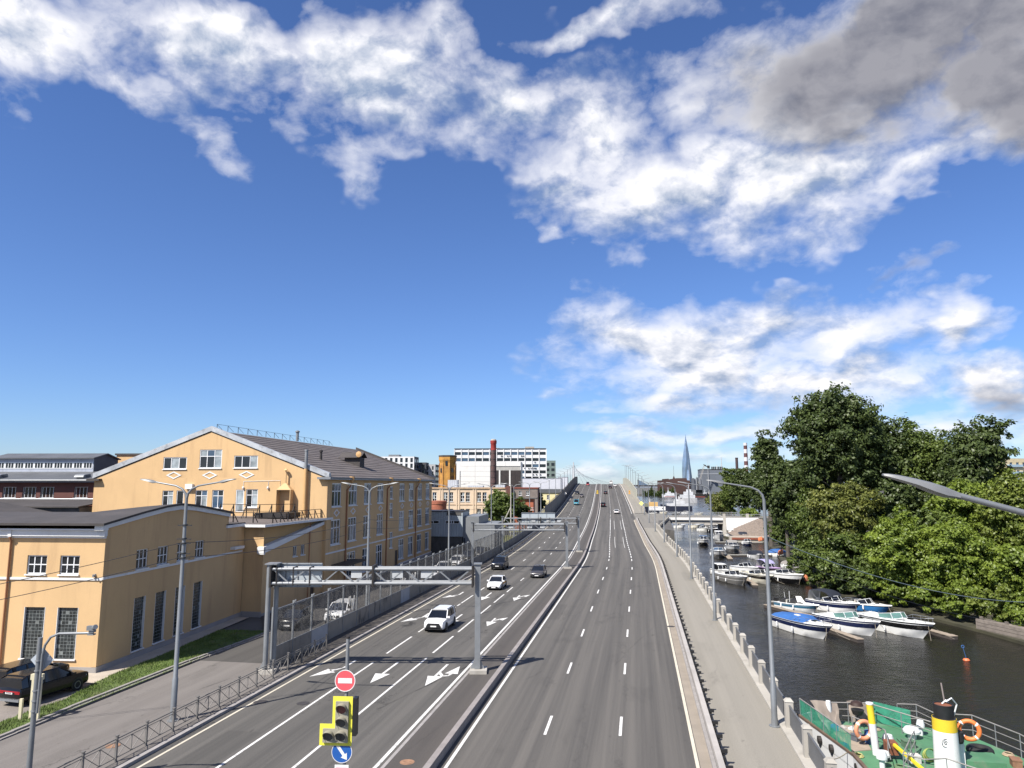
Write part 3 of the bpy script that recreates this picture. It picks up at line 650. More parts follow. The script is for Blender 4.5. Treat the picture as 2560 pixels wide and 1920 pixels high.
MB().tube([front_fn(2.62, 9.2, .35), front_fn(2.62, 14.6, .35)], .2, 12).build('flue', OCHP, B, True)
MB().tube([front_fn(2.62, 14.6, .35), front_fn(2.62, 16.7, .35)], .19, 12).tube([front_fn(2.62, 16.66, .35), front_fn(2.62, 16.85, .35)], .22, 12).build('flue_top', GALV, B, True)
wl = MB().tube([front_fn(10.6, 13.1, .03), front_fn(5.9, 13.2, .03), front_fn(5.9, 12.3, .03)], .025, 5)
for u in (10.55, 7.4): wl.tube([front_fn(u, 13.1, .03), front_fn(u, 12.5, .03)], .025, 5)
for u in (10.55, 7.4): wl.lathe([(.02, 12.52), (.11, 12.45), (.13, 12.3), (.06, 12.18)], 10, (-u, -.12, 0))
wl.build('wall_lights', WHITE, B)
# roof: felt strips laid parallel to the ridge, right and left slope; zinc coping on the gable
NS = 17; rzf = lambda u: gz(max(0, min(WD, u))) + .12
for side in (0, 1):
    for i in range(NS):
        a = i / NS; b_ = (i + 1) / NS + .015; ua, ub = (-.6 + (AP + .6) * a, -.6 + (AP + .6) * min(1, b_)) if side == 0 else (WD + .6 - (AP + .6) * a, WD + .6 - (AP + .6) * min(1, b_))
        sl = (19.2 - 13.55) / AP; Z = lambda u: 13.67 + sl * (u if side == 0 else WD - u)
        y0, y1 = .3, L_ + .5; e = .045
        mb = MB(); mb.hexa([(-ua, y0, Z(ua) + e), (-ua, y1, Z(ua) + e), (-ub, y1, Z(ub)), (-ub, y0, Z(ub)), (-ua, y0, Z(ua) + e + .05), (-ua, y1, Z(ua) + e + .05), (-ub, y1, Z(ub) + .03), (-ub, y0, Z(ub) + .03)])
        mb.build('roof_strip', ROOFB, B)
mb = MB()
for (a, b) in ((-.2, AP), (AP, WD + .2)):
    za, zb = 13.55 + sl * (a if a < AP - 1 else WD - b if False else AP), 0
pl = [(-.2, 13.55 + sl * -.2), (AP, 19.2), (WD + .2, 13.55 - sl * .2)]
for (a, za), (b, zb) in zip(pl[:-1], pl[1:]): mb.fprism(front_fn, [(a, za + .02), (b, zb + .02), (b, zb + .62), (a, za + .62)], -.45, .12)
mb.build('coping', ZINC, B); MB().fprism(front_fn, [(-.1, 13.4), (AP, 19.1), (WD + .1, 13.4), (WD + .1, 13.5), (AP, 19.24), (-.1, 13.5)], -.02, .05).build('coping_shadow_strip', STEELD, B)  # thin dark strip stands for the shadow line under the coping
MB().fbox(side_fn, -.5, L_ + .5, 13.3, 13.62, -.3, .55).build('eaves_gutter', GALV, B); MB().fbox(front_fn, -.55, 1.1, 13.35, 13.62, -.1, .55).build('eaves_return', GALV, B)
MB().fbox(front_fn, 29.3, 31, 13.2, 13.45, -.1, .55).build('eaves_return', BITUM, B)
for u in (6.25, 22.8, 38.7):
    o = MB().tube([(.42, u + .7, 13.0), (.3, u + .35, 12.45), (.1, u, 12.1), (.1, u, .3)], .1, 8).build('downpipe', BROWNP, B, True)
    MB().lathe([(.12, 12.85), (.34, 13.5), (.34, 13.75), (.3, 13.75), (.1, 12.9)], 10, (.42, u + .7, 0)).build('hopper', OCHP, o)
rg = rail(B, [(-AP, 1.2, 19.4), (-AP, 37, 19.4)], .75, 2.6, 'ridge_railing', .035, (), True, STEELD, (.5, .5))
MB().lathe([(.22, 19.3), (.22, 20.6), (.34, 20.65), (.34, 20.8), (.1, 20.95)], 12, (-AP + .8, 22.5, 0)).build('roof_vent', GALV, B, True)
MB().lathe([(.2, 15.8), (.16, 17.1), (.24, 17.15), (.24, 17.4), (.1, 17.5)], 10, (-6.4, 13, 0)).build('roof_vent', STEELD, B, True)
dm = MB(); dm.box(-6.6, -4.2, 22.4, 24.4, 15., 16.75); dm.hexa([(-7.4, 22, 16.7), (-3.9, 22, 16.7), (-3.9, 23.4, 17.5), (-7.4, 23.4, 17.5), (-7.4, 22, 16.78), (-3.9, 22, 16.78), (-3.9, 23.4, 17.58), (-7.4, 23.4, 17.58)]); dm.hexa([(-7.4, 24.8, 16.7), (-3.9, 24.8, 16.7), (-3.9, 23.4, 17.5), (-7.4, 23.4, 17.5), (-7.4, 24.8, 16.78), (-3.9, 24.8, 16.78), (-3.9, 23.4, 17.58), (-7.4, 23.4, 17.58)])
o = dm.build('dormer', BITUM, B); MB().lathe([(.05, 0), (.42, .08), (.45, .12), (.05, .06)], 14, (-4.2, 21.7, 17.2), 'y').build('satellite_dish', OCHP, o, True)
MB().box(.0, 2.2, 1.9, 9., 3.15, 3.27).build('entrance_canopy', STEELD, B)
MB().fbox(side_fn, L_ - .02, L_ + .03, .2, 13.5, -WD, 0).build('rear_wall', STUCCO, B); MB().box(-WD - .02, -WD + .02, .1, L_, .2, 13.5).build('wall', STUCCO, B)
MB().fprism(fn_at(front_fn, 0, L_), [(0, 13.5), (AP, 19.2), (WD, 13.5)], -.05, .0).build('rear_gable', STUCCO, B)
MB().fprism(fn_at(front_fn, 0, L_), [(-.5, 13.5), (AP, 19.35), (AP, 19.75), (-.5, 13.9)], -.6, -.3).build('rear_coping', BITUM, B)
# projecting stair block behind the gable on the far left
o = thing('stair_tower', 'plain ochre roof block with dark flat top peeping above the gabled roof', 'building', (-79, 112, 0), R(4))
MB().box(-10.2, 0, 0, 9, 0, 17.75).build('wall', STUCCO, o); MB().box(-10.4, .2, -.2, 9.2, 17.75, 18.05).build('roof', BITUM, o)

# ------------------------------------------------------------------ brick workshop with roof lantern on the far left
RB = M('dark red plaster', (.13, .05, .04), .85, .15, .5, .004, 30); GR = M('grey sheet roofing', (.10, .105, .115), .6, .15, .4, .003, 12)
LANT = M('pale blue grey cladding', (.40, .43, .50), .6, .08, .6, stain=((.25, .26, .3), .4, (1, 1, .3), .5))
o = thing('brick_workshop', 'dark red workshop with grey roof and long white-windowed roof lantern', 'building', (-66, 87, 0), R(7))
ws = [(u, u + 1.95) for u in (4.2, 7.0, 11.7, 14.2, 17.0, 19.9, 22.8, 25.7)]
wall('wall', RB, o, front_fn, -2, 40, 0, 13.05, [(a, b, 10.95, 12.4) for a, b in ws], .25)
for a, b in ws: window(o, front_fn, a, b, 10.95, 12.4, (.12, .37, .63, .88), (), .05, .18)
rf_ = MB(); rf_.hexa([(2.2, -.8, 13.0), (-40, -.8, 13.0), (-40, 8, 14.5), (2.2, 8, 14.5), (2.2, -.8, 13.25), (-40, -.8, 13.25), (-40, 8, 14.7), (2.2, 8, 14.7)]); rf_.build('roof', GR, o)
MB().tube([(2, -.95, 13.3), (-40, -.95, 13.3)], .07, 6).build('gutter', GALV, o)
LX0, LX1 = -26.2, -11.2
ln = MB().box(LX0, LX1, 7.2, 13, 14.3, 16.5).build('lantern', LANT, o)
for i in range(10):
    u0 = -LX1 + .12 + i * 1.476; w_ = MB().fbox(fn_at(front_fn, 0, 7.2), u0, u0 + 1.46, 15.02, 15.98, .01, .05).build('lantern_window', PVC, ln)
    for j in range(3): MB().fbox(fn_at(front_fn, 0, 7.2), u0 + .14 + j * .42, u0 + .14 + j * .42 + .3, 15.14, 15.86, .05, .07).build('pane', GLASS, ln)
mb = MB(); mb.hexa([(LX1 + .3, 6.7, 16.45), (LX0 - .3, 6.7, 16.45), (LX0 - .3, 10, 17.2), (LX1 + .3, 10, 17.2), (LX1 + .3, 6.7, 16.58), (LX0 - .3, 6.7, 16.58), (LX0 - .3, 10, 17.35), (LX1 + .3, 10, 17.35)]); mb.hexa([(LX1 + .3, 13.4, 16.45), (LX0 - .3, 13.4, 16.45), (LX0 - .3, 10, 17.2), (LX1 + .3, 10, 17.2), (LX1 + .3, 13.4, 16.58), (LX0 - .3, 13.4, 16.58), (LX0 - .3, 10, 17.35), (LX1 + .3, 10, 17.35)]); mb.build('lantern_roof', GR, ln)
MB().box(LX1, LX1 + .06, 7.2, 13, 14.3, 16.5).add([(LX1 + .03, 7.2, 16.5), (LX1 + .03, 13, 16.5), (LX1 + .03, 10, 17.2)], [(0, 1, 2)]).build('lantern_gable', M('dark blue cladding', (.06, .07, .085), .6), ln)
for x in (-21.5, -9.6):
    v_ = MB(); v_.box(x, x + 1.3, 1.2, 2.2, 13.3, 14.0); v_.loft([[(x, 1.2 - .5 * math.sin(a), 13.7 + .4 * math.cos(a)), (x + 1.3, 1.2 - .5 * math.sin(a), 13.7 + .4 * math.cos(a)), (x + 1.3, 2.2 + .2 * math.sin(a), 13.7 + .5 * math.cos(a)), (x, 2.2 + .2 * math.sin(a), 13.7 + .5 * math.cos(a))] for a in (1.5, 1.0, .5, 0)]); v_.build('roof_vent_hood', GALV, o)
MB().box(-40, 2, .2, 26, 0, 12.9).build('wall', RB, o)
o = thing('lean_to_roofs', 'dark felted lean-to roofs with white gutters below the red workshop', 'building', (-66.8, 77.5, 0), R(5))
mb = MB(); mb.hexa([(0, 0, 9.95), (-24, 0, 9.95), (-24, 7, 10.65), (0, 7, 10.65), (0, 0, 10.1), (-24, 0, 10.1), (-24, 7, 10.8), (0, 7, 10.8)]); mb.build('roof', BITUM, o)
mb = MB(); mb.hexa([(-2.4, -7, 9.2), (-14, -7, 11.2), (-14, -.3, 11.2), (-2.4, -.3, 9.2), (-2.4, -7, 9.35), (-14, -7, 11.35), (-14, -.3, 11.35), (-2.4, -.3, 9.35)]); mb.build('roof', BITUM, o)
MB().tube([(0, 7.1, 10.85), (-24, 7.1, 10.85)], .07, 6).build('gutter', PVC, o); MB().tube([(-4.5, -7.2, 9.75), (-12, -7.2, 10.85)], .06, 6).build('gutter', PVC, o)
MB().box(-24, -.1, .4, 6.9, 0, 9.95).build('wall', CONCD, o); MB().box(-24, -4, -6.6, -.4, 0, 9.3).build('wall', CONCD, o)
o = thing('glazed_shed', 'weathered shed with window band and white sheet roof at far left', 'building', (-98, 104, 0), R(7))
MB().box(-30, 4, 0, 10, 0, 17).build('wall', M('weathered grey boards', (.16, .15, .13), .85, .2, 1.), o)
for i in range(12): MB().fbox(front_fn, -3 + i * 2.4, -.9 + i * 2.4, 15.2, 16.6, -.02, .05).build('pane', GLASSB, o)
mb = MB(); mb.hexa([(5, -9, 13.0), (-30, -9, 13.0), (-30, 0, 15), (5, 0, 15), (5, -9, 13.15), (-30, -9, 13.15), (-30, 0, 15.15), (5, 0, 15.15)]); mb.build('sheet_roof', M('white ribbed sheet', (.62, .62, .64), .6, .06, .8, wave=(0, .8, .04)), o); MB().box(-30, 4.8, -8.7, 0, 0, 13).build('wall', RB, o)
# ------------------------------------------------------------------ buildings behind the barrier
CORR = M('ribbed grey cladding', (.36, .40, .43), .5, .08, .5, wave=(0, .5, .03), stain=((.30, .32, .34), .5, (1, 1, .2), .5))
CORRD = M('ribbed dark cladding', (.20, .21, .22), .5, .08, .5, wave=(1, .5, .03)); NAVY = M('navy sheet fence', (.018, .026, .065), .5, .15, .5, wave=(1, .35, .03))
o = thing('clad_workshop', 'small ribbed grey metal workshop with strip windows beside the ochre building', 'building', (-32.9, 134.2, 0), R(4))
MB().box(-8.2, 0, 0, 7, 2.95, 7.55).build('upper_wall', CORR, o); MB().box(-8.1, -.1, .25, 7, 0, 2.95).build('lower_wall', CONCD, o)
MB().box(-8.3, .1, -.1, 7.1, 7.55, 7.7).build('roof_edge', STEELD, o)
MB().box(.0, 6.0, .6, 14, 0, 5.2).box(0, 3, .6, 14, 5.2, 6.7).build('side_wing', CORRD, o)
for u in (4.5, .6):
    w_ = MB().fbox(front_fn, u, u + 2.7, 5.35, 5.95, .0, .06).build('strip_window', PVC, o)
    for a, b in ((.1, 1.05), (1.2, 1.5), (1.65, 2.6)): MB().fbox(front_fn, u + a, u + b, 5.43, 5.87, .06, .075).build('pane', GLASS, w_)
MB().fbox(front_fn, .3, 3.1, 6.9, 7.45, .0, .05).build('dark_vent_panel', CONCD, o)
for i in range(4): MB().fbox(front_fn, .2 + i * 2., 2.1 + i * 2., .1, 1.8, .28, .4).build('concrete_slab', CONCD, o)
o = thing('navy_fence', 'tall navy blue sheet fence running from the grey workshop', 'fence', (-32.6, 134.5, 0), R(3))
for i in range(14): MB().box(0, .08, i * 2.4, i * 2.4 + 2.37, 0, 2.6 + (.0 if i % 2 else .04)).build('sheet', NAVY, o)
for i in range(15): MB().box(-.12, 0, i * 2.4 - .05, i * 2.4 + .05, 0, 2.7).build('post', STEELD, o)
o = thing('brick_tank', 'round red brick stub with dark cap behind the grey workshop', 'tank', (-45.0, 160, 0))
MB().lathe([(1.9, 0), (1.9, 8.3), (2., 8.3), (2., 8.95), (1.7, 9.0), (.1, 9.1)], 20).build('wall', M('red brick', (.33, .11, .065), .85, .2, 1.2, .01, 14), o, True)
# peach brick factory
PEA = M('peach brick facade', (.64, .50, .37), .85, .07, .5, .004, 20, stain=((.42, .26, .16), .5, (.6, .6, .2), .57))
o = thing('peach_factory', 'long peach brick factory with paired windows and rusty cornice', 'building', (-39, 226, 0), R(6))
pw = []
for i in range(6):
    for d_ in (0, 1.75): pw.append((8.5 + i * 5.35 + d_, 8.5 + i * 5.35 + d_ + 1.3, 7.2, 10.2)); pw.append((8.5 + i * 5.35 + d_, 8.5 + i * 5.35 + d_ + 1.3, 2., 5.))
wall('wall', PEA, o, front_fn, 0, 44, 0, 11.5, pw, .3); wall('wall', PEA, o, side_fn, 0, 16, 0, 11.5, [])
for q in pw: window(o, front_fn, *q, (.5,), (.35, .65), .1, .22, curt=.3)
MB().fbox(front_fn, -.2, 44, 11.3, 11.75, -.1, .3).fbox(front_fn, 0, 44, 6.2, 6.4, -.05, .12).build('cornice', M('rusty cornice', (.46, .33, .22), .85, .25, .8, stain=((.28, .14, .08), .7, (.7, .7, .7), .5)), o)
for i in range(6):
    for d_ in (-1.1, 1.9 + 1.6): MB().fbox(front_fn, 8.5 + i * 5.35 + d_ - .2, 8.5 + i * 5.35 + d_ + .15, 0, 11.3, 0, .18).build('pilaster', PEA, o)
MB().box(-44, 0, .4, 18, 11.5, 11.6).build('roof', BITUM, o)
for x, w_, h in ((-21.5, 3.2, 2.5), (-15, 5, .7), (-6, 3, .9)): MB().box(x, x + w_, 3, 6, 11.6, 11.6 + h).build('roof_unit', M('pale metal box', (.52, .54, .58), .5, .08, .6, wave=(0, .7, .04)), o)
o = thing('brown_block', 'grey brown brick block with red trimmed flat roof beside the bush', 'building', (-30.7, 222, 0), R(4))
wall('wall', M('grey brown brick', (.20, .165, .15), .85, .15, .7, .006, 16), o, front_fn, 0, 10, 0, 11.4, [(2.6, 3.6, 9.2, 10.7), (4.9, 5.9, 9.3, 10.7)])
for u in (2.6, 4.9): window(o, front_fn, u, u + 1., 9.25, 10.7, (.5,), (.5,), .1, .1)
wall('wall', M('dark red brick', (.12, .05, .04), .85, .2, 1.), o, side_fn, 0, 9, 0, 11.4, []); MB().box(-10.2, .2, -.2, 9, 11.4, 11.75).build('roof', M('oxide red roof edge', (.22, .06, .04), .7), o)
MB().box(-9.6, -8, -1.5, .0, 0, 12.2).build('brick_stack', M('dark red brick', (.12, .05, .04)), o)
o = thing('brick_lean_to', 'orange red brick lean-to with grey slab roof behind bushes', 'building', (-29.3, 203, 0), R(4))
MB().box(-6, 0, 0, 6, 0, 8.6).build('wall', M('orange red brick', (.36, .11, .06), .85, .15, 1.), o); MB().box(-6.8, .8, -.6, 6, 8.6, 8.85).build('roof', CONCD, o)
o = thing('pale_yellow_house', 'pale yellow house with dark grey roof close to the noise barrier', 'building', (-32.6, 312, 0), R(4))
PYL = M('pale yellow plaster', (.72, .64, .36), .85, .05, .6)
yh = [(u, u + 1.3, 6.2, 8.1) for u in (8.4, 5.2, 1.6)]
wall('wall', PYL, o, front_fn, 0, 12, 0, 9.0, yh); wall('wall', PYL, o, side_fn, 0, 9, 0, 9., [])
for q in yh: window(o, front_fn, *q, (.5,), (.5,), .12, .1)
MB().box(-12.3, .3, -.4, 10, 9.0, 10.6).build('roof', GR, o)
# square white hall with dark glazing
HW = M('white wall panels', (.74, .73, .71), .7, .03, .3, stain=((.55, .52, .48), .4, (.2, .2, .1), .55)); JT = M('panel joint', (.40, .39, .37), .9)
o = thing('white_hall', 'big windowless white panel hall with dark glazed corner', 'building', (-43.9, 271, 0), R(6.5))
for r_ in range(6):
    for c in range(4):
        z0 = 9.8 + r_ * 1.95; u0 = .1 + c * 5.8
        if c < 2 and z0 < 17.9 and u0 < 11: continue
        MB().fbox(front_fn, u0, u0 + 5.74, z0, min(21.3, z0 + 1.9), -.1, .1 + .012 * ((r_ * 3 + c) % 3)).build('wall_panel', HW, o)
MB().box(-23.3, -.1, .08, 14, 0, 21.2).build('core', JT, o)
DG = M('dark bronze glazing', (.050, .040, .036), .35, .2, .4)
for i in range(6):
    MB().fbox(front_fn, .1 + i * 1.9, 1.95 + i * 1.9, 10, 17.95, -.1, .06).build('glazing_panel', DG, o)
for u in (3.9, 7.8): MB().fbox(front_fn, u, u + .55, 9.5, 18, .0, .3).build('column', HW, o)
for i in range(5): MB().fbox(side_fn, i * 2.8, i * 2.8 + 2.7, 18, 21.2, -.1, .08).build('wall_panel', HW, o)
for i in range(9): MB().fbox(side_fn, i * 1.55, i * 1.55 + 1.45, 10, 17.95, -.1, .03).build('glazing_panel', DG, o)
MB().box(-25.2, -23.3, -.4, 8, 0, 17.9).build('side_bay', HW, o)
# brick chimney and octagonal water tower
BRD = M('sooty dark brick', (.085, .052, .052), .9, .35, 1.5, .03, 5, stain=((.15, .07, .06), .7, (1.2, 1.2, .6), .5))
o = thing('brick_chimney', 'tall sooty brick chimney with red painted top', 'chimney', (-48.3, 240, 0))
MB().lathe([(1.2, 0), (1.05, 12), (.96, 24.2)], 20).build('shaft', BRD, o, True)
MB().lathe([(.97, 24.2), (.95, 26.3), (1.1, 26.5), (1.1, 27.2), (1.15, 27.25), (1.15, 27.45), (.9, 27.5)], 20).build('red_top', M('red chimney paint', (.33, .035, .03), .7, .15, 1.), o, True)
MB().lathe([(.95, 27.48), (.9, 27.85), (.6, 28.0)], 16).build('cap', CONC, o)
for z in range(3, 24, 2): MB().lathe([(1.23 - z * .0085, z), (1.25 - z * .0085, z + .05), (1.23 - z * .0085, z + .1)], 20).build('iron_band', STEELD, o)
YB = M('yellow brick', (.50, .25, .05), .85, .2, .8, .01, 10, stain=((.26, .11, .045), .75, (.7, .7, .2), .44))
o = thing('water_tower', 'octagonal yellow brick water tower with arched window', 'tower', (-67.8, 253, 0), R(6 + 22.5))
MB().lathe([(3.1, 0), (3.0, 20.4), (3.3, 21.4), (3.3, 22.6)], 8).build('wall', YB, o); MB().lathe([(3.4, 22.55), (3.4, 23.05), (2.9, 23.1)], 8).build('parapet', BITUM, o)
for i in range(8):
    a = i * math.pi / 4; ca, sa = math.cos(a), math.sin(a); MB().tube([(3.08 * ca, 3.08 * sa, 0), (3.05 * ca, 3.05 * sa, 20.2)], .22, 6).build('corner_pilaster', YB, o)
    b_ = a + math.pi / 8; n_ = Vector((math.cos(b_), math.sin(b_), 0)); t_ = Vector((-n_.y, n_.x, 0)); c_ = n_ * 2.84
    for (z0, z1, w_) in (((19.4, 21.1, .4),) if i % 2 == 1 else ((16.9, 18.4, .38),)):
        p = [c_ - t_ * w_, c_ + t_ * w_]; MB().hexa([p[0] + V3(0, 0, z0), p[1] + V3(0, 0, z0), p[1] + n_ * .12 + V3(0, 0, z0), p[0] + n_ * .12 + V3(0, 0, z0), p[0] + V3(0, 0, z1), p[1] + V3(0, 0, z1), p[1] + n_ * .1 + V3(0, 0, z1), p[0] + n_ * .1 + V3(0, 0, z1)]).build('window', GLASS, o)
# long grey sheds by the ramp
for i, (x, s, w_, h, lb) in enumerate(((-34.6, 330, 18, 15.3, 'long pale grey shed with slanting shadow behind the noise barrier'), (-36.2, 376, 5, 16.3, 'narrow pale grey shed end standing beyond the longer shed'))):
    o = thing('grey_shed', lb, 'building', (x, s, 0), R(4)); MB().box(-w_, 0, 0, 14, 0, h).build('wall', M('pale lilac grey sheet', (.56, .57, .62), .6, .05, .5), o)
    MB().box(-w_ - .1, .1, -.1, 14, h, h + .15).build('roof_edge', GALV, o); MB().fbox(side_fn, .2, 13, 2, h - .3, .0, .05).build('side_panel', M('blue grey sheet', (.25, .28, .32)), o)
# apartment blocks in the distance
def block(label, x, s, w, dep, h, rz, fl, nb, wallm, winw=.62, winh=.55, z0=3., group=None, dark=None, name='apartment_block', side=True, top=True):
    o = thing(name, label, 'building', (x, s, 0), R(rz), group)
    hs = []; bw = w / nb; fh_ = (h - z0 - .8) / fl
    for i in range(nb):
        for j in range(fl): hs.append((i * bw + bw * (1 - winw) / 2, i * bw + bw * (1 + winw) / 2, z0 + j * fh_ + fh_ * .25, z0 + j * fh_ + fh_ * (.25 + winh)))
    wall('wall', wallm, o, front_fn, 0, w, 0, h, hs, .25)
    for q in hs:
        MB().fbox(front_fn, *q, -.24, -.2).build('window', GLASSB if rnd.random() < .3 else GLASS, o)
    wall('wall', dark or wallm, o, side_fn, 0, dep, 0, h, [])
    if side:
        for j in range(fl):
            for q in range(2): MB().fbox(side_fn, 1 + q * dep / 2, 1 + q * dep / 2 + dep * .3, z0 + j * fh_ + fh_ * .25, z0 + j * fh_ + fh_ * .8, -.1, .04).build('window', GLASS, o)
    MB().box(-w, 0, .3, dep, h - .05, h + .05).build('roof', BITUM, o)
    return o
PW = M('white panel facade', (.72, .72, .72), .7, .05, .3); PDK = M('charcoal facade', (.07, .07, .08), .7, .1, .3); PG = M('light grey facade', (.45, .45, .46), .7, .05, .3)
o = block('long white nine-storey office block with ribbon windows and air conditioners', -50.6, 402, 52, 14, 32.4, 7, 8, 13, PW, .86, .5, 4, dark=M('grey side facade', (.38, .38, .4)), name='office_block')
for i in range(40):
    u = rnd.uniform(1, 30); z = 4 + 3.45 * rnd.randint(4, 7) + .1; MB().fbox(front_fn, u, u + .7, z, z + .45, .02, .4).build('air_conditioner', CONCD, o)
MB().box(-12, -7, 4, 9, 32.4, 33.9).box(-30, -27, 4, 8, 32.4, 33.2).build('roof_hut', CONC, o)
MB().fbox(front_fn, 0, 52, 32.35, 32.75, -.1, .3).build('roof_edge', STEELD, o)
for i in range(14): MB().fbox(front_fn, i * 4 - .2, i * 4 + .2, 3, 32.3, 0, .3).build('pilaster', PW, o)
block('green grey stepped block peeping out beside the white office block', -51, 452, 10, 25, 27.4, 7, 7, 3, M('green grey facade', (.16, .21, .19), .7, .1, .5))
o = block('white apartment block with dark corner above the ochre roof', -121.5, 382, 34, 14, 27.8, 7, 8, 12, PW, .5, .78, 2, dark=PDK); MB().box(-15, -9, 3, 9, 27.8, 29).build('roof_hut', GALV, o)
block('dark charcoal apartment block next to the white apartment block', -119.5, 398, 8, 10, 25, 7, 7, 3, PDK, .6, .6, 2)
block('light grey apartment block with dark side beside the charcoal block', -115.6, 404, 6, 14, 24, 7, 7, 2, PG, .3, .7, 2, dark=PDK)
block('brown low block with white floor bands left of the yellow tower', -117, 423, 8, 12, 21.4, 7, 6, 3, M('brown facade', (.10, .06, .055)), .7, .6, 2)
block('white block with teal glass strip between yellow tower and white hall', -106, 428, 9, 14, 26.3, 7, 7, 3, M('pale block facade', (.6, .62, .64)), .6, .7, 2)
block('white flat-roofed block rising behind the white panel hall', -62, 330, 26, 12, 23.2, 7, 4, 5, PW, .4, .4, 9)
o = block('distant cream apartment block with blue balconies behind the trees', 166, 335, 22, 14, 23.3, 20, 6, 7, M('cream facade', (.62, .52, .33)), .45, .5, 3)
for j in range(3): MB().fbox(front_fn, 9, 16, 14 + j * 2.9, 15 + j * 2.9, 0, .6).build('balcony', M('pale blue balcony', (.35, .48, .58)), o)
# ------------------------------------------------------------------ noise barrier on the city side
NBG = bpy.data.materials.new('scratched clear panel'); NBG.use_nodes = True; k = NT(NBG.node_tree); b = k.n['Principled BSDF']
t_ = k.new('ShaderNodeTexCoord').outputs['Object']; oi = k.new('ShaderNodeObjectInfo').outputs['Random']
t_ = k.vmath('ADD', t_, k.comb(0., k.math('MULTIPLY', oi, 50.), 0.))
n_ = k.noise(k.vmath('MULTIPLY', t_, (1, 1.2, .8)), 1., 6, .7, 1.5)
b.inputs['Base Color'].default_value = (.24, .22, .19, 1); b.inputs['Roughness'].default_value = .2
k.put(b.inputs['Alpha'], k.ramp(n_, .38, .72, .13, .58))
NBP = M('grimy ribbed panel', (.30, .265, .22), .75, .12, .5, wave=(1, .22, .02), stain=((.06, .05, .045), .85, (1.5, 1.5, .5), .52))
NBW = M('white ribbed panel', (.44, .44, .45), .7, .06, .5, wave=(1, .22, .02), stain=((.2, .2, .19), .5, (1.5, 1.5, .4), .56))
NBD = M('dark noise panel', (.085, .068, .058), .7, .15, .6, stain=((.16, .13, .11), .5, (.5, .5, .3), .55))
NBM = M('mid brown noise panel', (.20, .175, .15), .7, .2, .4, stain=((.07, .06, .05), .7, (.6, .6, .3), .48))
nbx = thing('noise_barrier', 'long noise barrier of scratched clear panels over grimy ribbed panels', 'noise barrier', (0, 0, 0))
SP = 3.08; s = 48.2; i = 0
pm = MB().box(-.06, .06, -.06, .06, 0, 4.25).bar((0, 0, 4.1), (.18, 0, 4.3), .1).mesh('post', GALV)
post_dark = MB().box(-.06, .06, -.06, .06, 0, 5.2).mesh('post', STEELD)
while s < 505:
    e = s + SP; dark = s > 225; hb = 1.45; ht = 4.0 if not dark else 4.6
    t0 = -25.4
    a = rp(t0, s); c = rp(t0, e); y_ = yaw(s)
    q = bpy.data.objects.new('post', pm if not dark else post_dark); COL.objects.link(q); q.parent = nbx; q.location = a
    def pan(z0, z1, th, ins):
        return MB().hexa([(a[0] - th, a[1] + ins, a[2] + z0), (a[0] + th, a[1] + ins, a[2] + z0), (c[0] + th, c[1] - ins, c[2] + z0), (c[0] - th, c[1] - ins, c[2] + z0), (a[0] - th, a[1] + ins, a[2] + z1), (a[0] + th, a[1] + ins, a[2] + z1), (c[0] + th, c[1] - ins, c[2] + z1), (c[0] - th, c[1] - ins, c[2] + z1)])
    if not dark:
        pan(.1, hb, .045, .07).build('ribbed_panel', NBW if i in (2, 9) else NBP, nbx); pan(hb + .04, ht, .012, .07).build('clear_panel', NBG, nbx)
        MB().bar((a[0], a[1], a[2] + ht + .03), (c[0], c[1], c[2] + ht + .03), .07, .06).bar((a[0], a[1], a[2] + hb + .02), (c[0], c[1], c[2] + hb + .02), .09, .05).build('frame_rail', GALV, nbx)
    else: pan(.0, ht, .06, .05).build('solid_panel', NBM if s < 330 and (i % 2 or s < 300) else NBD, nbx)
    s = e; i += 1
# graffiti on the third panel
GRAF = M('white spray paint', (.62, .60, .56), .7, .1, 3.)
def text(body, name, par, loc, rot, size, mat, ext=.002, shear=0.):
    cu = bpy.data.curves.new(name, 'FONT'); cu.body = body; cu.size = size; cu.extrude = ext; cu.align_x = 'CENTER'; cu.align_y = 'CENTER'; cu.shear = shear
    tmp = bpy.data.objects.new(name, cu); COL.objects.link(tmp); bpy.context.view_layer.update()
    me = bpy.data.meshes.new_from_object(tmp.evaluated_get(bpy.context.evaluated_depsgraph_get())); bpy.data.objects.remove(tmp); bpy.data.curves.remove(cu)
    me.materials.clear(); me.materials.append(mat)
    o = bpy.data.objects.new(name, me); COL.objects.link(o); o.parent = par; o.location = loc; o.rotation_euler = rot; return o
text('ДОБРО', 'graffiti', nbx, (-25.37, 58.95, 2.4), (R(90), 0, R(90)), .95, GRAF, .002, .15)
def scribble(y0, z0, w, h, n, seed):
    q = random.Random(seed); pts = [(-25.365, y0 + w * (i / n) + q.uniform(-.12, .12), z0 + h * (.5 + .5 * math.sin(i * 1.9 + q.uniform(-.4, .4)))) for i in range(n)]
    MB().tube(pts, .045, 5).build('graffiti', GRAF, nbx)
scribble(61.7, 1.7, 1.3, 1.3, 12, 3); scribble(79.2, 1.8, 2.2, 1.0, 15, 5); scribble(76.3, 1.9, 1.6, .8, 10, 8); scribble(57.9, 1.65, 1.4, .35, 9, 9)
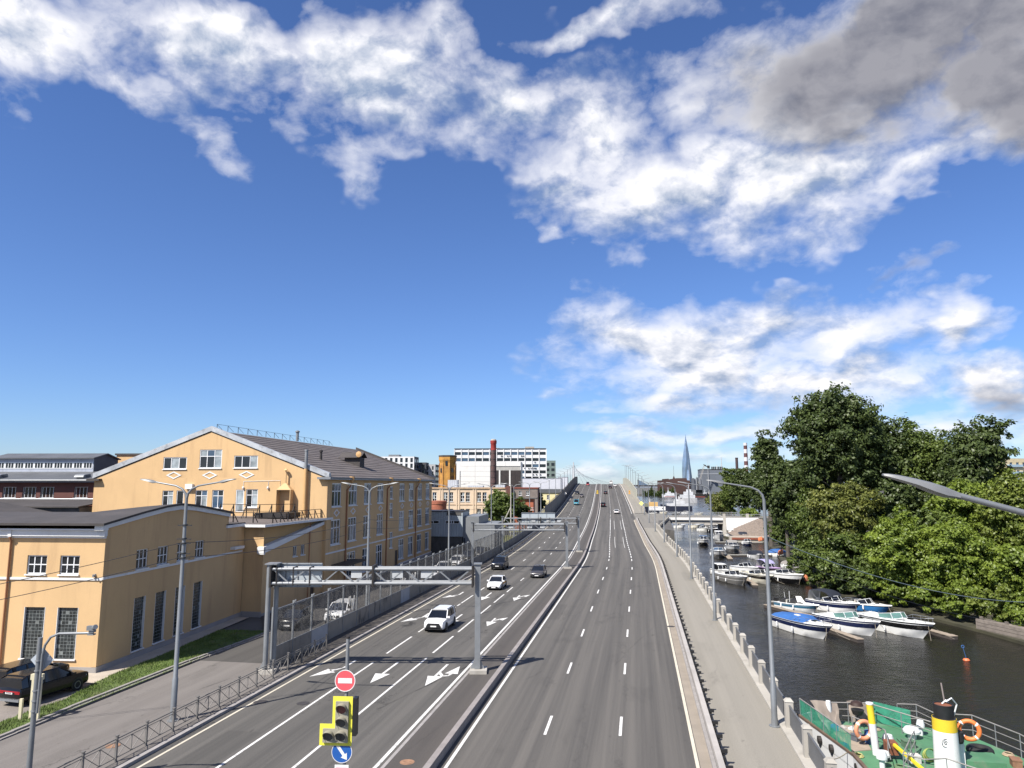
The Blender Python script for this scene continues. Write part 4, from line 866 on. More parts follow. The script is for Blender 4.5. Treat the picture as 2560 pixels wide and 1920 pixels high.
# steel guard rail strip between barrier and carriageway on the ramp
gr_ = thing('guard_rail', 'steel guard rail at the foot of the noise barrier on the ramp', 'guard rail', (0, 0, 0))
mb = MB(); mb.loft([[rp(-23.75, s, .55), rp(-23.65, s, .55), rp(-23.65, s, .85), rp(-23.75, s, .85)] for s in stations(122, 505, 6)]); mb.build('rail', GALV, gr_)
pmesh = MB().box(-.05, .05, -.05, .05, 0, .8).mesh('post', GALV)
for s in range(122, 500, 4): q = put('post', pmesh, gr_, rp(-23.8, s)); 
# ------------------------------------------------------------------ crossed pedestrian railing
RG = M('grey railing paint', (.20, .19, .18), .55, .15, 2., met=.3)
pr = thing('pedestrian_railing', 'low grey pedestrian railing with crossed bars along the footpath', 'railing', (0, 0, 0))
pp = MB().box(-.045, .045, -.045, .045, 0, 1.12).box(-.07, .07, -.07, .07, 1.12, 1.16).mesh('post', RG)
pn = MB(); Lp = 2.06
pn.bar((0, .06, 1.0), (0, Lp - .06, 1.0), .045).bar((0, .06, .88), (0, Lp - .06, .88), .03).bar((0, .06, .16), (0, Lp - .06, .16), .035)
pn.bar((0, Lp / 2, .16), (0, Lp / 2, .88), .03)
for a, c in ((.06, Lp / 2), (Lp / 2, Lp - .06)): pn.bar((0, a, .16), (0, c, .88), .024).bar((0, a, .88), (0, c, .16), .024)
pnm = pn.mesh('crossed_panel', RG)
for i in range(15):
    s = 25.2 + i * 2.08
    if i < 14: put('crossed_panel', pnm, pr, (-24.05, s, .12))
    put('post', pp, pr, (-24.05, s, .12))
# ------------------------------------------------------------------ river-side guard rail; its comb of shadow is modelled as black posts and blocks
gd = thing('box_guard_rail', 'pale box beam guard rail on short posts with black shadow teeth along the river pavement', 'guard rail', (0, 0, 0))
GB_ = M('dusty pale guard rail', (.42, .39, .36), .6, .12, .6, stain=((.28, .25, .22), .5, (1, .2, 1), .5))
mb = MB(); mb.loft([[rp(3.12, s, .50), rp(3.40, s, .50), rp(3.40, s, .80), rp(3.12, s, .80)] for s in stations(-10, 234, 6)]); mb.build('beam', GB_, gd)
gp = MB().box(.28, .5, -.07, .07, 0, .62).box(.28, .62, -.10, .02, .56, .72).mesh('post', M('shadow black steel', (.012, .012, .013), .7))
gq = MB().box(.28, .42, -.05, .12, .42, .70).mesh('shadow_spacer', M('shadow black steel', (.012, .012, .013), .7))  # small black blocks added to fill out the shadow comb between posts
for i in range(110): put('post', gp, gd, rp(3.12, 14 + i * 2., .05)); put('shadow_spacer', gq, gd, rp(3.12, 15 + i * 2., .05))
# ------------------------------------------------------------------ embankment railing: concrete posts and steel panels
er = thing('embankment_railing', 'embankment railing of concrete posts and grey steel panels along the river', 'railing', (0, 0, 0))
ep = MB().box(-.2, .2, -.2, .2, 0, 1.28); ep.add([(-.23, -.23, 1.28), (.23, -.23, 1.28), (.23, .23, 1.28), (-.23, .23, 1.28), (-.12, -.12, 1.42), (.12, -.12, 1.42), (.12, .12, 1.42), (-.12, .12, 1.42)], [(0, 1, 5, 4), (1, 2, 6, 5), (2, 3, 7, 6), (3, 0, 4, 7), (4, 5, 6, 7), (0, 3, 2, 1)])
epm = ep.mesh('post', CONC); EPN = M('grey steel mesh panel', (.15, .155, .165), .5, .1, 1., met=.3)
en = MB().bar((0, .2, 1.1), (0, 4.03, 1.1), .09, .06).bar((0, .2, .18), (0, 4.03, .18), .06, .05)
for j in range(31): en.bar((0, .26 + j * .123, .18), (0, .26 + j * .123, 1.08), .05, .075)
enm = en.mesh('bar_panel', EPN)
i = 0; s = 12.1
while s < 204:
    put('post', epm, er, rp(7.55, s, .16), yaw(s))
    if s + 4.23 < 206: put('bar_panel', enm, er, rp(7.55, s, .16), yaw(s + 2))
    s += 4.23
# ------------------------------------------------------------------ sign gantries
def gantry(label, s, tl, tr, ztop, zb, boards, dbl=False):
    o = thing('sign_gantry', label, 'gantry', (tr, s, 0), R(9.6), 'sign gantries over the city-side carriageway'); w = 14.35
    for sd, x in (('r', 0), ('l', -w)):
        p = MB()
        if sd == 'l' and dbl: p.tube([(x, -.35, .4), (x, -.35, ztop)], .17, 12).tube([(x + .35, .25, .4), (x + .35, .25, ztop)], .17, 12).box(x - .25, x + .6, -.6, .5, ztop, ztop + .08)
        else: p.box(x - .19, x + .19, -.19, .19, .4, ztop).box(x - .28, x + .28, -.28, .28, ztop, ztop + .08)
        o2 = p.build('post', GALV, o); MB().box(x - .5, x + .65, -.65, .65, -.05, .38).build('concrete_foot', CONC, o)
        f = MB()
        for q in (-1, 1): f.add([(x + q * .2, -.03, .38), (x + q * .48, -.03, .38), (x + q * .2, -.03, 1.), (x + q * .2, .03, .38), (x + q * .48, .03, .38), (x + q * .2, .03, 1.)], [(0, 1, 2), (3, 5, 4), (0, 3, 4, 1), (1, 4, 5, 2), (2, 5, 3, 0)])
        f.build('gusset', GALV, o2)
    for y in (-.42, .42):
        for z in (zb, ztop - .3): MB().tube([(-w + .1, y, z), (-.3, y, z)], .115, 10).build('chord', GALV, o, True)
    n = 12
    for y in (-.42,):
        for i in range(n):
            x0 = -w + .3 + (w - .8) * i / n; x1 = -w + .3 + (w - .8) * (i + 1) / n; z0, z1 = (zb, ztop - .3) if i % 2 else (ztop - .3, zb)
            MB().bar((x0, y, z0), (x1, y, z1), .09).build('diagonal', GALV, o)
    for x in (-w + .15, -w / 2, -.35): MB().box(x - .06, x + .06, -.6, .6, zb - .25, ztop - .05).build('end_frame', STEELD, o)
    for (x0, x1, z0, z1) in boards:                      # backs of the road signs, on the far side of the gantry
        bo = MB().box(x0, x1, .62, .66, z0, z1).build('sign_board', M('grey sign back', (.50, .55, .58), .5, .08, .5, met=.2), o)
        m = MB()
        for j in range(5): xx = x0 + (x1 - x0) * j / 4; m.box(max(x0, xx - .03), min(x1, xx + .03), .56, .62, z0, z1)
        m.bar((x0, .55, z0 + .05), (x1, .55, z0 + .05), .06).bar((x0, .55, z1 - .05), (x1, .55, z1 - .05), .06); m.build('sign_ribs', GALV, bo)
        m = MB()
        for j in range(3): xx = x0 + (x1 - x0) * (j + .5) / 3; m.bar((xx, -.5, zb - .15), (xx, -.5, ztop - .15), .08).bar((xx, -.5, ztop - .2), (xx, .6, ztop - .2), .06)
        m.build('bracket', STEELD, bo)
    for x in (-w * .62, -w * .42, -w * .28): MB().box(x, x + .75, .5, .56, zb + .25, ztop - .45).build('lane_signal_back', M('pale signal back', (.5, .52, .54), .5), o)
    return o
gantry('nearest grey tube gantry with double left post and one sign board back', 49.7, -25.4, -11.06, 7.3, 6.05, [(-14.35, -10.95, 5.65, 7.3)], True)
gantry('grey gantry without sign board standing in front of the boarded gantry', 110.9, -25.6, -10.9, 7.0, 5.85, [])
gantry('grey gantry carrying a wide high sign board above its beam', 137.9, -26.0, -11.3, 6.65, 5.4, [(-10.8, -4.4, 5.5, 7.4)])
# ------------------------------------------------------------------ street lamps
LG = M('lamp post grey', (.24, .253, .265), .45, .08, 1.5, met=.4); LH = M('lamp head grey', (.22, .225, .23), .5, .05, 2., met=.2); LED = M('lamp lens', (.55, .56, .56), .3, .05, 3.)
def lamp_head(mb_, p, dx, sl=.16):
    x, y, z = p; sec = []
    for a, w, h, lo in ((-.1, .05, .045, -.045), (.0, .065, .06, -.06), (.1, .12, .075, -.085), (.28, .15, .085, -.07), (.5, .165, .08, -.025), (.72, .15, .065, -.012), (.86, .11, .045, -.005), (.92, .05, .03, .0)):
        q = z + a * sl; sec.append([(x + dx * a, y - w, q + lo * .6), (x + dx * a, y - w * .55, q + lo), (x + dx * a, y + w * .55, q + lo), (x + dx * a, y + w, q + lo * .6), (x + dx * a, y + w * .75, q + h * .7), (x + dx * a, y + w * .3, q + h), (x + dx * a, y - w * .3, q + h), (x + dx * a, y - w * .75, q + h * .7)])
    mb_.loft(sec)
def lamp_parts(H_=11.9, arms=(-1,), reach=3.0, sl=.16):
    P = MB().tube([(0, 0, .0), (0, 0, 2.2), (0, 0, 2.25), (0, 0, H_)], [.16, .155, .125, .085], 12).mesh('pole', LG, True)
    res = [('pole', P)]
    for d_ in arms:
        pts = [(0, 0, H_ - .1), (d_ * .08, 0, H_ + .25), (d_ * .3, 0, H_ + .5), (d_ * .7, 0, H_ + .68), (d_ * (reach - .85), 0, H_ + .68 + sl * (reach - 1.55))]
        res.append(('arm', MB().tube(pts, [.075, .07, .06, .05, .045], 10).mesh('arm', LG, True)))
        hd = MB(); lamp_head(hd, pts[-1], d_, sl); res.append(('lamp_head', hd.mesh('lamp_head', LH, True)))
    res.append(('base', MB().lathe([(.3, -.05), (.3, .05), (.18, .06), (.17, .4)], 12).mesh('base', LG)))
    return res
SINGLE = lamp_parts(); DOUBLE = lamp_parts(11.9, (-1, 1), 2.9); DOUBLE2 = lamp_parts(11.6, (-1, 1), 2.6)
def lamp(parts, loc, rz, label, group):
    o = thing('street_lamp', label, 'street lamp', loc, rz, group)
    for n, me in parts: put(n, me, o)
    return o
for i, lb in enumerate(('beside the moored working vessel', 'beside the blue-covered cruiser', 'abreast of the cream cabin boats', 'abreast of the blue tarpaulin boat', 'just before the channel bridge')):
    lamp(SINGLE, rp(6.85, 42 + 30.3 * i, .05), yaw(42 + 30.3 * i), 'single-armed grey street lamp on the river pavement ' + lb, 'single-armed lamps along the embankment')
lamp(lamp_parts(11.45, (-1,), 3.2, .29), (6.85, 11.5, .05), R(0), 'street lamp whose long grey head hangs in front of the green trees', None)
lamp(DOUBLE, (-25.1, 37.1, .12), R(0), 'double-armed street lamp with cable wraps at the crossed pedestrian railing', None)
LB_ = ['in front of the terrace annex', 'at the long ochre facade', 'in front of the grey metal workshop', 'beside the yellowish lawn', 'in front of the big round bush', 'in front of the brown brick block']
for i in range(1, 15):
    s = 37.1 + 30.4 * i; lamp(DOUBLE if s < 200 else DOUBLE2, rp(-25.95, s), yaw(s), 'double-armed street lamp behind the noise barrier ' + LB_[i - 1] if i <= len(LB_) else 'double-armed grey street lamp behind the solid dark ramp barrier', 'double-armed lamps along the noise barrier')
for i in range(5, 16):
    s = 42 + 30.3 * i; lamp(DOUBLE2, rp(7.35 if s > 262 else 6.6, s, .1), yaw(s), 'double-armed street lamp at the junction by the channel bridge' if i == 6 else 'double-armed street lamp on the pavement before the bridge junction' if i == 5 else 'double-armed street lamp along the river edge of the ramp', 'double-armed lamps along the ramp parapet')
# pole furniture: service cabinets and insulators on the first lamp
INS = M('dark insulator', (.03, .03, .03), .5)
def wire(name, label, a, b, sag, r=.018, mat=None, n=18, tagit=True):
    a = Vector(a); b = Vector(b); pts = [a.lerp(b, i / n) - V3(0, 0, sag * 4 * (i / n) * (1 - i / n)) for i in range(n + 1)]
    o = MB().tube(pts, r, 5).build(name, mat or INS, None, True)
    return tag(o, label, 'cable', None)
la = (-25.1, 37.1)
for z, nm in ((9.55, 'upper'), (8.75, 'lower')):
    wire('overhead_cable', nm + ' black cable from the first lamp towards the corner of the ochre building', (la[0] - .15, la[1], z), (-47.5, 24, z - 3.8), .7)
    wire('overhead_cable', nm + ' black cable between the first and second double-armed lamps', (la[0] + .1, la[1] + .1, z), (-25.9, 67.4, z - .2), .45)
    wire('overhead_cable', nm + ' black cable between the second and third double-armed lamps', (-25.9, 67.6, z - .2), (-26., 97.8, z - .2), .6)
    wire('overhead_cable', nm + ' black cable between the third and fourth double-armed lamps', (-26., 98, z - .2), (-26.4, 128.2, z - .2), .6)
o = thing('cable_clamps', 'black cable clamps strapped round the first double-armed lamp', 'cable clamp', (la[0], la[1], 8.6))
for z in (.1, .35, .9, 1.15, 1.9): MB().ring(.16, .09, z, z + .06, 12).bar((-.1, 0, z), (-.4, -.05, z), .05).bar((.1, 0, z), (.4, .05, z), .05).build('clamp', INS, o)
# ------------------------------------------------------------------ traffic light post on the median
SGW = M('white sign face', (.78, .77, .76), .5, .03, 2.); SGR = M('faded red sign face', (.72, .10, .12), .5, .04, 2.); SGB = M('blue sign face', (.015, .10, .38), .45, .05, 2.)
SGY = M('yellow backboard', (.78, .74, .07), .5, .05, 2., stain=((.5, .46, .1), .4, (3, 3, 3), .6)); TLB = M('beige grey lamp housing', (.30, .28, .22), .6, .1, 3.); LENS = M('dark grey lens', (.055, .057, .055), .25, .2, 6.); LENR = M('unlit red lens', (.16, .045, .04), .25, .3, 30.)
SY = -.16
def face_disc(par, name, mat, x, y, z, r, r2=None, n=40):
    m = MB()
    if r2 is None: m.lathe([(r, -.006), (r, .006)], n, (x, y, z), 'y')
    else:
        vs = []; fs = []
        for j in range(n):
            a = 2 * math.pi * j / n
            for q, h in ((r, -.007), (r, .007), (r2, .007), (r2, -.007)): vs.append((x + q * math.cos(a), y + h, z + q * math.sin(a)))
        for j in range(n):
            for i in range(4): q = (j + 1) % n; fs.append((j * 4 + i, q * 4 + i, q * 4 + (i + 1) % 4, j * 4 + (i + 1) % 4))
        m.add(vs, fs)
    return m.build(name, mat, par)
tlp = thing('traffic_light_pole', 'slim galvanised post on the median carrying signs and traffic light', 'pole', (-10.1, 24.6, .1), R(6))
MB().tube([(0, 0, 0), (0, 0, 7.38)], .062, 14).build('shaft', GALV, tlp, True); MB().lathe([(.068, 7.36), (.068, 7.43), (.02, 7.45)], 14).build('cap', STEELD, tlp)
def round_sign(name, label, z, x=0.):
    o = thing(name, label, 'road sign', (-10.1 + x, 24.6 + SY * .6, z), R(6)); return o
sg = round_sign('road_sign', 'round red no-entry sign with white bar', 6.08, -.02)
face_disc(sg, 'red_face', SGR, 0, 0, 0, .335); face_disc(sg, 'rim', SGW, 0, -.004, 0, .36, .335); MB().box(-.245, .245, -.012, -.002, -.085, .085).build('white_bar', SGW, sg); MB().box(-.05, .05, .0, .07, -.2, .2).build('bracket', GALV, sg)
sg = round_sign('road_sign', 'round blue keep-right sign with white diagonal arrow', 3.76, -.06)
face_disc(sg, 'blue_face', SGB, 0, 0, 0, .335); face_disc(sg, 'rim', SGW, 0, -.004, 0, .355, .338)
m = MB(); c45 = Vector((.60, 0, -.80)); pr_ = Vector((.80, 0, .60)); P0 = c45 * -.30; P1 = c45 * .12; P2 = c45 * .31; yy = V3(0, -.011, 0)
m.add([P0 - pr_ * .05 + yy, P0 + pr_ * .05 + yy, P1 + pr_ * .05 + yy, P1 - pr_ * .05 + yy], [(0, 1, 2, 3)]); m.add([P1 - pr_ * .13 + yy, P1 + pr_ * .13 + yy, P2 + yy], [(0, 1, 2)]); m.build('arrow', SGW, sg); MB().box(-.05, .05, .0, .07, -.2, .2).build('bracket', GALV, sg)
sg = thing('road_sign', 'white rectangular plate with red edge below the blue sign', 'road sign', (-10.1 - .05, 24.6 - .1, 3.0), R(6))
MB().box(-.24, .24, -.006, .006, -.35, .35).build('white_plate', SGW, sg); MB().box(-.2, .2, -.012, -.007, .18, .26).box(-.2, .2, -.012, -.007, -.3, .1).build('red_print', SGR, sg); MB().box(-.05, .05, 0, .06, -.1, .1).build('bracket', GALV, sg)
tl = thing('traffic_light', 'four-lamp traffic light on a yellow L-shaped backboard', 'traffic light', (-10.1 - .08, 24.6 - .12, 3.97), R(6))
bb = [(.36, 0), (.36, 1.6), (-.33, 1.6), (-.33, .70), (-.76, .70), (-.76, 0)]
MB().fprism(lambda u, z, d_: (u, -d_, z), bb, -.0, .015).build('backboard', SGY, tl)
MB().fprism(lambda u, z, d_: (u, -d_, z), [(.24, .12), (.24, 1.45), (-.21, 1.45), (-.21, .56), (-.63, .56), (-.63, .12)], .016, .10).build('housing', TLB, tl)
MB().box(.365, .50, -.02, .25, .32, 1.55).build('side_housing', PLASTB, tl)
for j, (x, z, mt) in enumerate(((.01, 1.22, LENR), (.01, .79, LENS), (.01, .34, LENS), (-.42, .34, LENS))):
    lm = MB().lathe([(.155, -.115), (.155, -.10), (.02, -.095)], 24, (x, 0, z), 'y').build('lens', mt, tl)
    vs = []; fs = []; n = 28                             # visor hood, open below
    for i_ in range(n + 1):
        a = R(-40) + R(260) * i_ / n; ca, sa = math.cos(a), math.sin(a); dp_ = .10 + .17 * max(0, sa)
        for r_, y_ in ((.185, -.08), (.185, -.08 - dp_), (.172, -.08 - dp_), (.172, -.08)): vs.append((x + r_ * ca, y_, z + r_ * sa))
    for i_ in range(n):
        for q in range(4): fs.append((i_ * 4 + q, (i_ + 1) * 4 + q, (i_ + 1) * 4 + (q + 1) % 4, i_ * 4 + (q + 1) % 4))
    MB().add(vs, fs).build('visor', TLB, lm)
    if j == 2: MB().box(x - .045, x - .02, -.125, -.118, z - .09, z + .08).box(x + .02, x + .045, -.125, -.118, z - .09, z + .08).box(x - .1, x - .02, -.125, -.118, z + .06, z + .085).box(x + .02, x + .1, -.125, -.118, z + .06, z + .085).build('lens_symbol', PLASTB, lm)
# ------------------------------------------------------------------ camera post on the footpath (seen from behind)
cp_ = thing('camera_post', 'grey post with curved arm and traffic camera beside the footpath', 'pole', (-24.85, 27.35, .12), R(8))
MB().tube([(0, 0, 0), (0, 0, 3.4), (-.0, 0, 6.3)], [.115, .10, .09], 14).build('shaft', LG, cp_, True)
MB().tube([(.14, -.02, 3.3), (.16, -.02, 5.6), (.24, -.02, 6.0), (.45, -.02, 6.32), (.8, -.02, 6.47), (2.25, -.02, 6.5)], .052, 10).build('curved_arm', LG, cp_, True)
MB().box(2.1, 2.3, -.1, .1, 6.53, 6.62).box(2.02, 2.32, -.14, .02, 6.62, 6.8).tube([(2.28, -.06, 6.72), (2.42, -.16, 6.78)], .1, 10).box(2.05, 2.3, -.1, .1, 6.42, 6.47).build('camera', GALV, cp_)
m = MB()
for z in (3.35, 3.75, 4.15, 4.95, 5.35): m.ring(.125, .09, z, z + .05, 12)
m.bar((0, -.05, 3.4), (.16, -.03, 3.3), .05).bar((0, -.05, 4.2), (.16, -.03, 4.2), .05).build('strap', GALV, cp_)
sg = thing('road_sign', 'diamond priority sign seen from its grey back on the camera post', 'road sign', (-24.85, 27.55, 5.48), R(8))
MB().fprism(lambda u, z, d_: (u, d_, z), [(-.5, 0), (0, -.5), (.5, 0), (0, .5)], -.01, .01).build('plate', M('pale grey sign back', (.42, .46, .50), .5, .06, 1.), sg); MB().box(.22, .4, -.02, -.012, -.02, .1).build('sticker', SGW, sg)
# cream posts of a small frame on the lawn behind the path kerb
o = thing('cream_fence_stub', 'cream metal frame stub standing on the lawn by the parked black car', 'fence', (-32.4, 36.2, .1), R(8))
CRM = M('cream paint', (.66, .60, .42), .6, .08, 1.)
for x, y, h in ((.05, -.4, 2.3), (-.6, .0, 2.35), (-1.05, -.2, 1.1)): MB().box(x - .08, x + .08, y - .06, y + .06, 0, h).build('post', CRM, o)
MB().box(-.6, .05, -.3, -.1, 2.1, 2.4).build('top_rail', CRM, o); MB().box(-.45, -.22, -.1, .0, .15, 2.1).build('panel', M('grey beige panel', (.33, .30, .24)), o)
# small signs on the ramp
for (t, s, lb, c) in ((-10.6, 351, 'yellow plastic keep-left bollard sign on the ramp median', (.75, .5, .03)), (4.6, 350, 'orange yellow sign on the ramp pavement beside the pale wall', (.75, .36, .03))):
    o = thing('bollard_sign', lb, 'road sign', rp(t, s, .12)); MB().tube([(0, 0, 0), (0, 0, 1.6)], .05, 8).build('post', GALV, o)
    mt = M('sign yellow %.2f' % c[1], c, .5, .05, 2.); MB().lathe([(.42, -.03), (.42, .03)], 20, (0, 0, 2.3), 'y').box(-.4, .4, -.02, .02, 1.0, 1.7).build('face', mt, o); MB().box(-.28, .28, -.05, -.035, 2.22, 2.38).box(-.3, .3, -.04, -.025, 1.75, 1.85).build('symbol', PLASTB, o)
o = thing('road_sign', 'small round white sign in front of the dark noise barrier', 'road sign', rp(-24.6, 323, 0)); MB().tube([(0, 0, 0), (0, 0, 3.)], .06, 8).build('post', GALV, o); MB().lathe([(.55, -.03), (.55, .03)], 20, (0, -.06, 3.1), 'y').build('face', SGW, o)
o = thing('road_sign', 'yellow diamond road sign at the bridge junction', 'road sign', rp(5.9, 262, .1)); MB().tube([(0, 0, 0), (0, 0, 3.2)], .06, 8).build('post', GALV, o); MB().fprism(lambda u, z, d_: (u, -d_, z), [(-.85, 3.3), (0, 2.45), (.85, 3.3), (0, 4.15)], .06, .1).build('face', M('pale yellow sign', (.8, .78, .25)), o)
o = thing('direction_board', 'white direction board with arrow at the bridge junction', 'road sign', (6.7, 268, 2.6)); MB().tube([(-2.5, 0, 0), (-2.5, 0, 2.2)], .07, 8).tube([(2.2, 0, 0), (2.2, 0, 2.2)], .07, 8).build('post', GALV, o)
MB().box(-3., 2.8, -.1, -.04, .75, 2.15).build('board', SGW, o); 
for z, q in ((1.75, (-2.6, -2.0, -1.8, -1.0, -.8, .3)), (1.2, (-2.6, -1.5, -1.3, -.4))):
    for j in range(0, len(q), 2): MB().box(q[j], q[j + 1], -.115, -.1, z - .12, z + .12).build('faded_print', M('grey print', (.42, .44, .48)), o)
MB().add([(1.6, -.11, 1.2), (1.6, -.11, 1.7), (2.3, -.11, 1.45)], [(0, 1, 2)]).build('arrow', PLASTB, o)
# ------------------------------------------------------------------ vehicles (local +X forward)
def car(name, label, loc, rz, L=4.5, Wd=1.82, Hh=1.62, body=None, kind='suv', lights='front', cat='car', roofm=None, accent=None, group=None):
    o = thing(name, label, cat, loc, rz, group); h = Wd / 2; body = body or CARW
    zb = .26 if kind in ('suv', 'van') else .2; belt = Hh * (.635 if kind == 'suv' else .62 if kind != 'van' else .52); hood = belt - (.06 if kind == 'suv' else .1)
    if kind == 'suv': cabin = [(-.485, .80), (-.42, 1.), (.06, 1.), (.25, 0.)]
    if kind == 'hatch': cabin = [(-.475, .30), (-.36, .95), (.02, 1.), (.24, 0.)]
    if kind == 'sedan': cabin = [(-.40, .0), (-.22, 1.), (.03, 1.), (.22, 0.)]
    if kind == 'van': cabin = [(-.49, 1.), (-.47, 1.), (.28, 1.), (.43, 0.)]
    # lower body loft
    st = [(-.5, .80, zb + .18, belt - .14), (-.485, .90, zb + .05, belt - .02), (-.40, .985, zb, belt), (-.2, 1., zb, belt), (.1, 1., zb, belt), (.26, 1., zb, belt - .01), (.36, .985, zb, hood + .015), (.44, .95, zb + .02, hood - .05), (.485, .88, zb + .06, hood - .13), (.5, .78, zb + .14, hood - .24)]
    if kind == 'suv': st[-3:] = [(.44, .96, zb + .02, hood - .02), (.485, .92, zb + .05, hood - .07), (.5, .84, zb + .12, hood - .16)]
    if kind == 'sedan': st[0] = (-.5, .80, zb + .2, belt - .1); st[1] = (-.485, .9, zb + .05, belt - .01)
    secs = []
    for f, w, z0, z1 in st:
        x = f * L; w *= h; zm = z0 + (z1 - z0) * .55
        secs.append([(x, -w * .9, z0), (x, -w, z0 + .12), (x, -w * 1.0, zm), (x, -w * .95, z1 - .05), (x, -w * .84, z1), (x, 0, z1 + .03), (x, w * .84, z1), (x, w * .95, z1 - .05), (x, w, zm), (x, w, z0 + .12), (x, w * .9, z0)])
    MB().loft(secs).build('body', body, o, True)
    # greenhouse glass
    g = []; bz = belt - .02
    (r0, k0), (r1, k1), (f1, k2), (f0, k3) = cabin
    prof = [(r0, k0), (r1, k1), ((r1 + f1) / 2, 1.02), (f1, k2), ((f1 * .55 + f0 * .45), .56), (f0, .02)] if kind != 'van' else [(r0, k0), (r1, k1), ((r1 + f1) / 2, 1.), (f1, 1.), (.36, .5), (f0, .02)]
    if kind == 'sedan': prof = [(r0, .02), ((r0 * .5 + r1 * .5), .58), (r1, .97), ((r1 + f1) / 2, 1.02), (f1, .98), ((f1 + f0) / 2, .5), (f0, .02)]
    top = Hh - .05
    for f, q in prof:
        z1 = bz + (top - bz) * q; wt = h * (.93 - .17 * q); g.append([(f * L, -h * .92, bz), (f * L, -wt, z1), (f * L, 0, z1 + .015), (f * L, wt, z1), (f * L, h * .92, bz)])
    MB().loft(g).build('windows', GLASS if kind != 'x' else GLASS, o, True)
    # roof skin and pillars
    rs = []
    rr = [(f, q) for f, q in prof if q > .9]
    if kind in ('suv', 'hatch') : rr = [(prof[0][0] + .005, .97)] + rr if prof[0][1] > .9 else rr
    for f, q in rr:
        z1 = bz + (top - bz) * q + .012; wt = h * (.93 - .17 * q) + .012; rs.append([(f * L, -wt, z1 - .05), (f * L, -wt * .93, z1 + .03), (f * L, 0, z1 + .055), (f * L, wt * .93, z1 + .03), (f * L, wt, z1 - .05)])
    MB().loft(rs).build('roof', roofm or body, o, True)
    for sd in (-1, 1):
        for (a, b_) in zip(prof[:-1], prof[1:]):
            if min(a[1], b_[1]) < .9 and max(a[1], b_[1]) <= 1.03:
                P = [(q[0] * L, sd * (h * (.93 - .17 * q[1]) + .008), bz + (top - bz) * q[1] + .008) for q in (a, b_)]; MB().bar(P[0], P[1], .07, .07).build('pillar', body, o)
        xm = (r1 + f1) / 2 * L; MB().bar((xm, sd * (h * .92 + .006), bz), (xm, sd * (h * .76 + .01), top), .09, .05).build('pillar', body if kind == 'van' else PLASTB, o)
        if kind in ('suv', 'hatch'): xm = (r1 * .9 + f1 * .1) * L; MB().bar((xm, sd * (h * .92 + .006), bz), (xm, sd * (h * .77 + .01), top), .2, .05).build('pillar', body, o)
    if kind == 'van': MB().box(-.49 * L, .18 * L, -h * .935, h * .935, bz, top + .02).build('side_panels', body, o)
    # wheels
    wr = .33 if kind != 'suv' else .36; tyre = MB().lathe([(wr * .6, -.11), (wr * .95, -.11), (wr, -.07), (wr, .07), (wr * .95, .11), (wr * .6, .11)], 18, (0, 0, 0), 'y').mesh('tyre', BLACK, True)
    rim = MB().lathe([(wr * .66, -.10), (wr * .62, -.118), (wr * .2, -.09), (.03, -.1)], 14, (0, 0, 0), 'y').lathe([(wr * .66, .10), (wr * .62, .118), (wr * .2, .09), (.03, .1)], 14, (0, 0, 0), 'y').mesh('rim', M('alloy rim', (.25, .25, .26), .35, .1, 3., met=.7))
    arch = MB().lathe([(wr + .07, -.02), (wr + .07, .02), (.02, .02)], 20, (0, 0, 0), 'y').mesh('wheel_arch', PLASTB)
    for fx in (-.31, .30):
        for sd in (-1, 1):
            put('wheel_arch', arch, o, (fx * L, sd * (h - .012), wr + .01)); w_ = put('wheel', tyre, o, (fx * L, sd * (h - .085), wr)); put('rim', rim, w_)
    fx = L / 2
    for sd in (-1, 1):
        MB().loft([[(fx - .30, sd * h * .955, hood - .30), (fx - .30, sd * h * .955, hood - .16), (fx - .26, sd * h * .72, hood - .115), (fx - .26, sd * h * .7, hood - .3)], [(fx - .02, sd * h * .80, hood - .36), (fx - .035, sd * h * .80, hood - .27), (fx + .005, sd * h * .42, hood - .28), (fx + .012, sd * h * .42, hood - .37)]]).build('headlight', LAMPW, o)
        MB().box(-fx - .005, -fx + .16, sd * h * .45 if sd > 0 else sd * h * .82, sd * h * .82 if sd > 0 else sd * h * .45, belt - .32, belt - .17).build('tail_light', LAMPR, o)
        MB().box((f0 - .06) * L, (f0 - .02) * L, min(sd * h * .97, sd * (h + .2)), max(sd * h * .97, sd * (h + .2)), belt + .0, belt + .15).build('mirror', body, o)
    if kind == 'suv': MB().loft([[(fx - .05, -h * .80, hood - .56), (fx - .05, h * .80, hood - .56), (fx - .05, h * .60, hood - .17), (fx - .05, -h * .60, hood - .17)], [(fx + .02, -h * .72, hood - .52), (fx + .02, h * .72, hood - .52), (fx + .012, h * .54, hood - .21), (fx + .012, -h * .54, hood - .21)]]).build('grille', PLASTB, o)
    else: MB().loft([[(fx - .05, -h * .76, hood - .60), (fx - .05, h * .76, hood - .60), (fx - .05, h * .62, hood - .28), (fx - .05, -h * .62, hood - .28)], [(fx + .015, -h * .66, hood - .56), (fx + .015, h * .66, hood - .56), (fx + .012, h * .52, hood - .33), (fx + .012, -h * .52, hood - .33)]]).build('grille', PLASTB, o)
    if kind == 'suv': MB().loft([[(fx - .10, -h * .86, zb + .10), (fx - .10, h * .86, zb + .10), (fx - .10, h * .80, hood - .42), (fx - .10, -h * .80, hood - .42)], [(fx + .008, -h * .72, zb + .18), (fx + .008, h * .72, zb + .18), (fx + .008, h * .7, hood - .46), (fx + .008, -h * .7, hood - .46)]]).build('lower_grille', PLASTB, o)
    MB().box(fx - .12, fx - .0, -h * .80, h * .80, zb + .02, zb + .17).box(-fx + .0, -fx + .1, -h * .8, h * .8, zb + .05, zb + .24).build('bumper_trim', PLASTB if not accent == 'silver' else GALV, o)
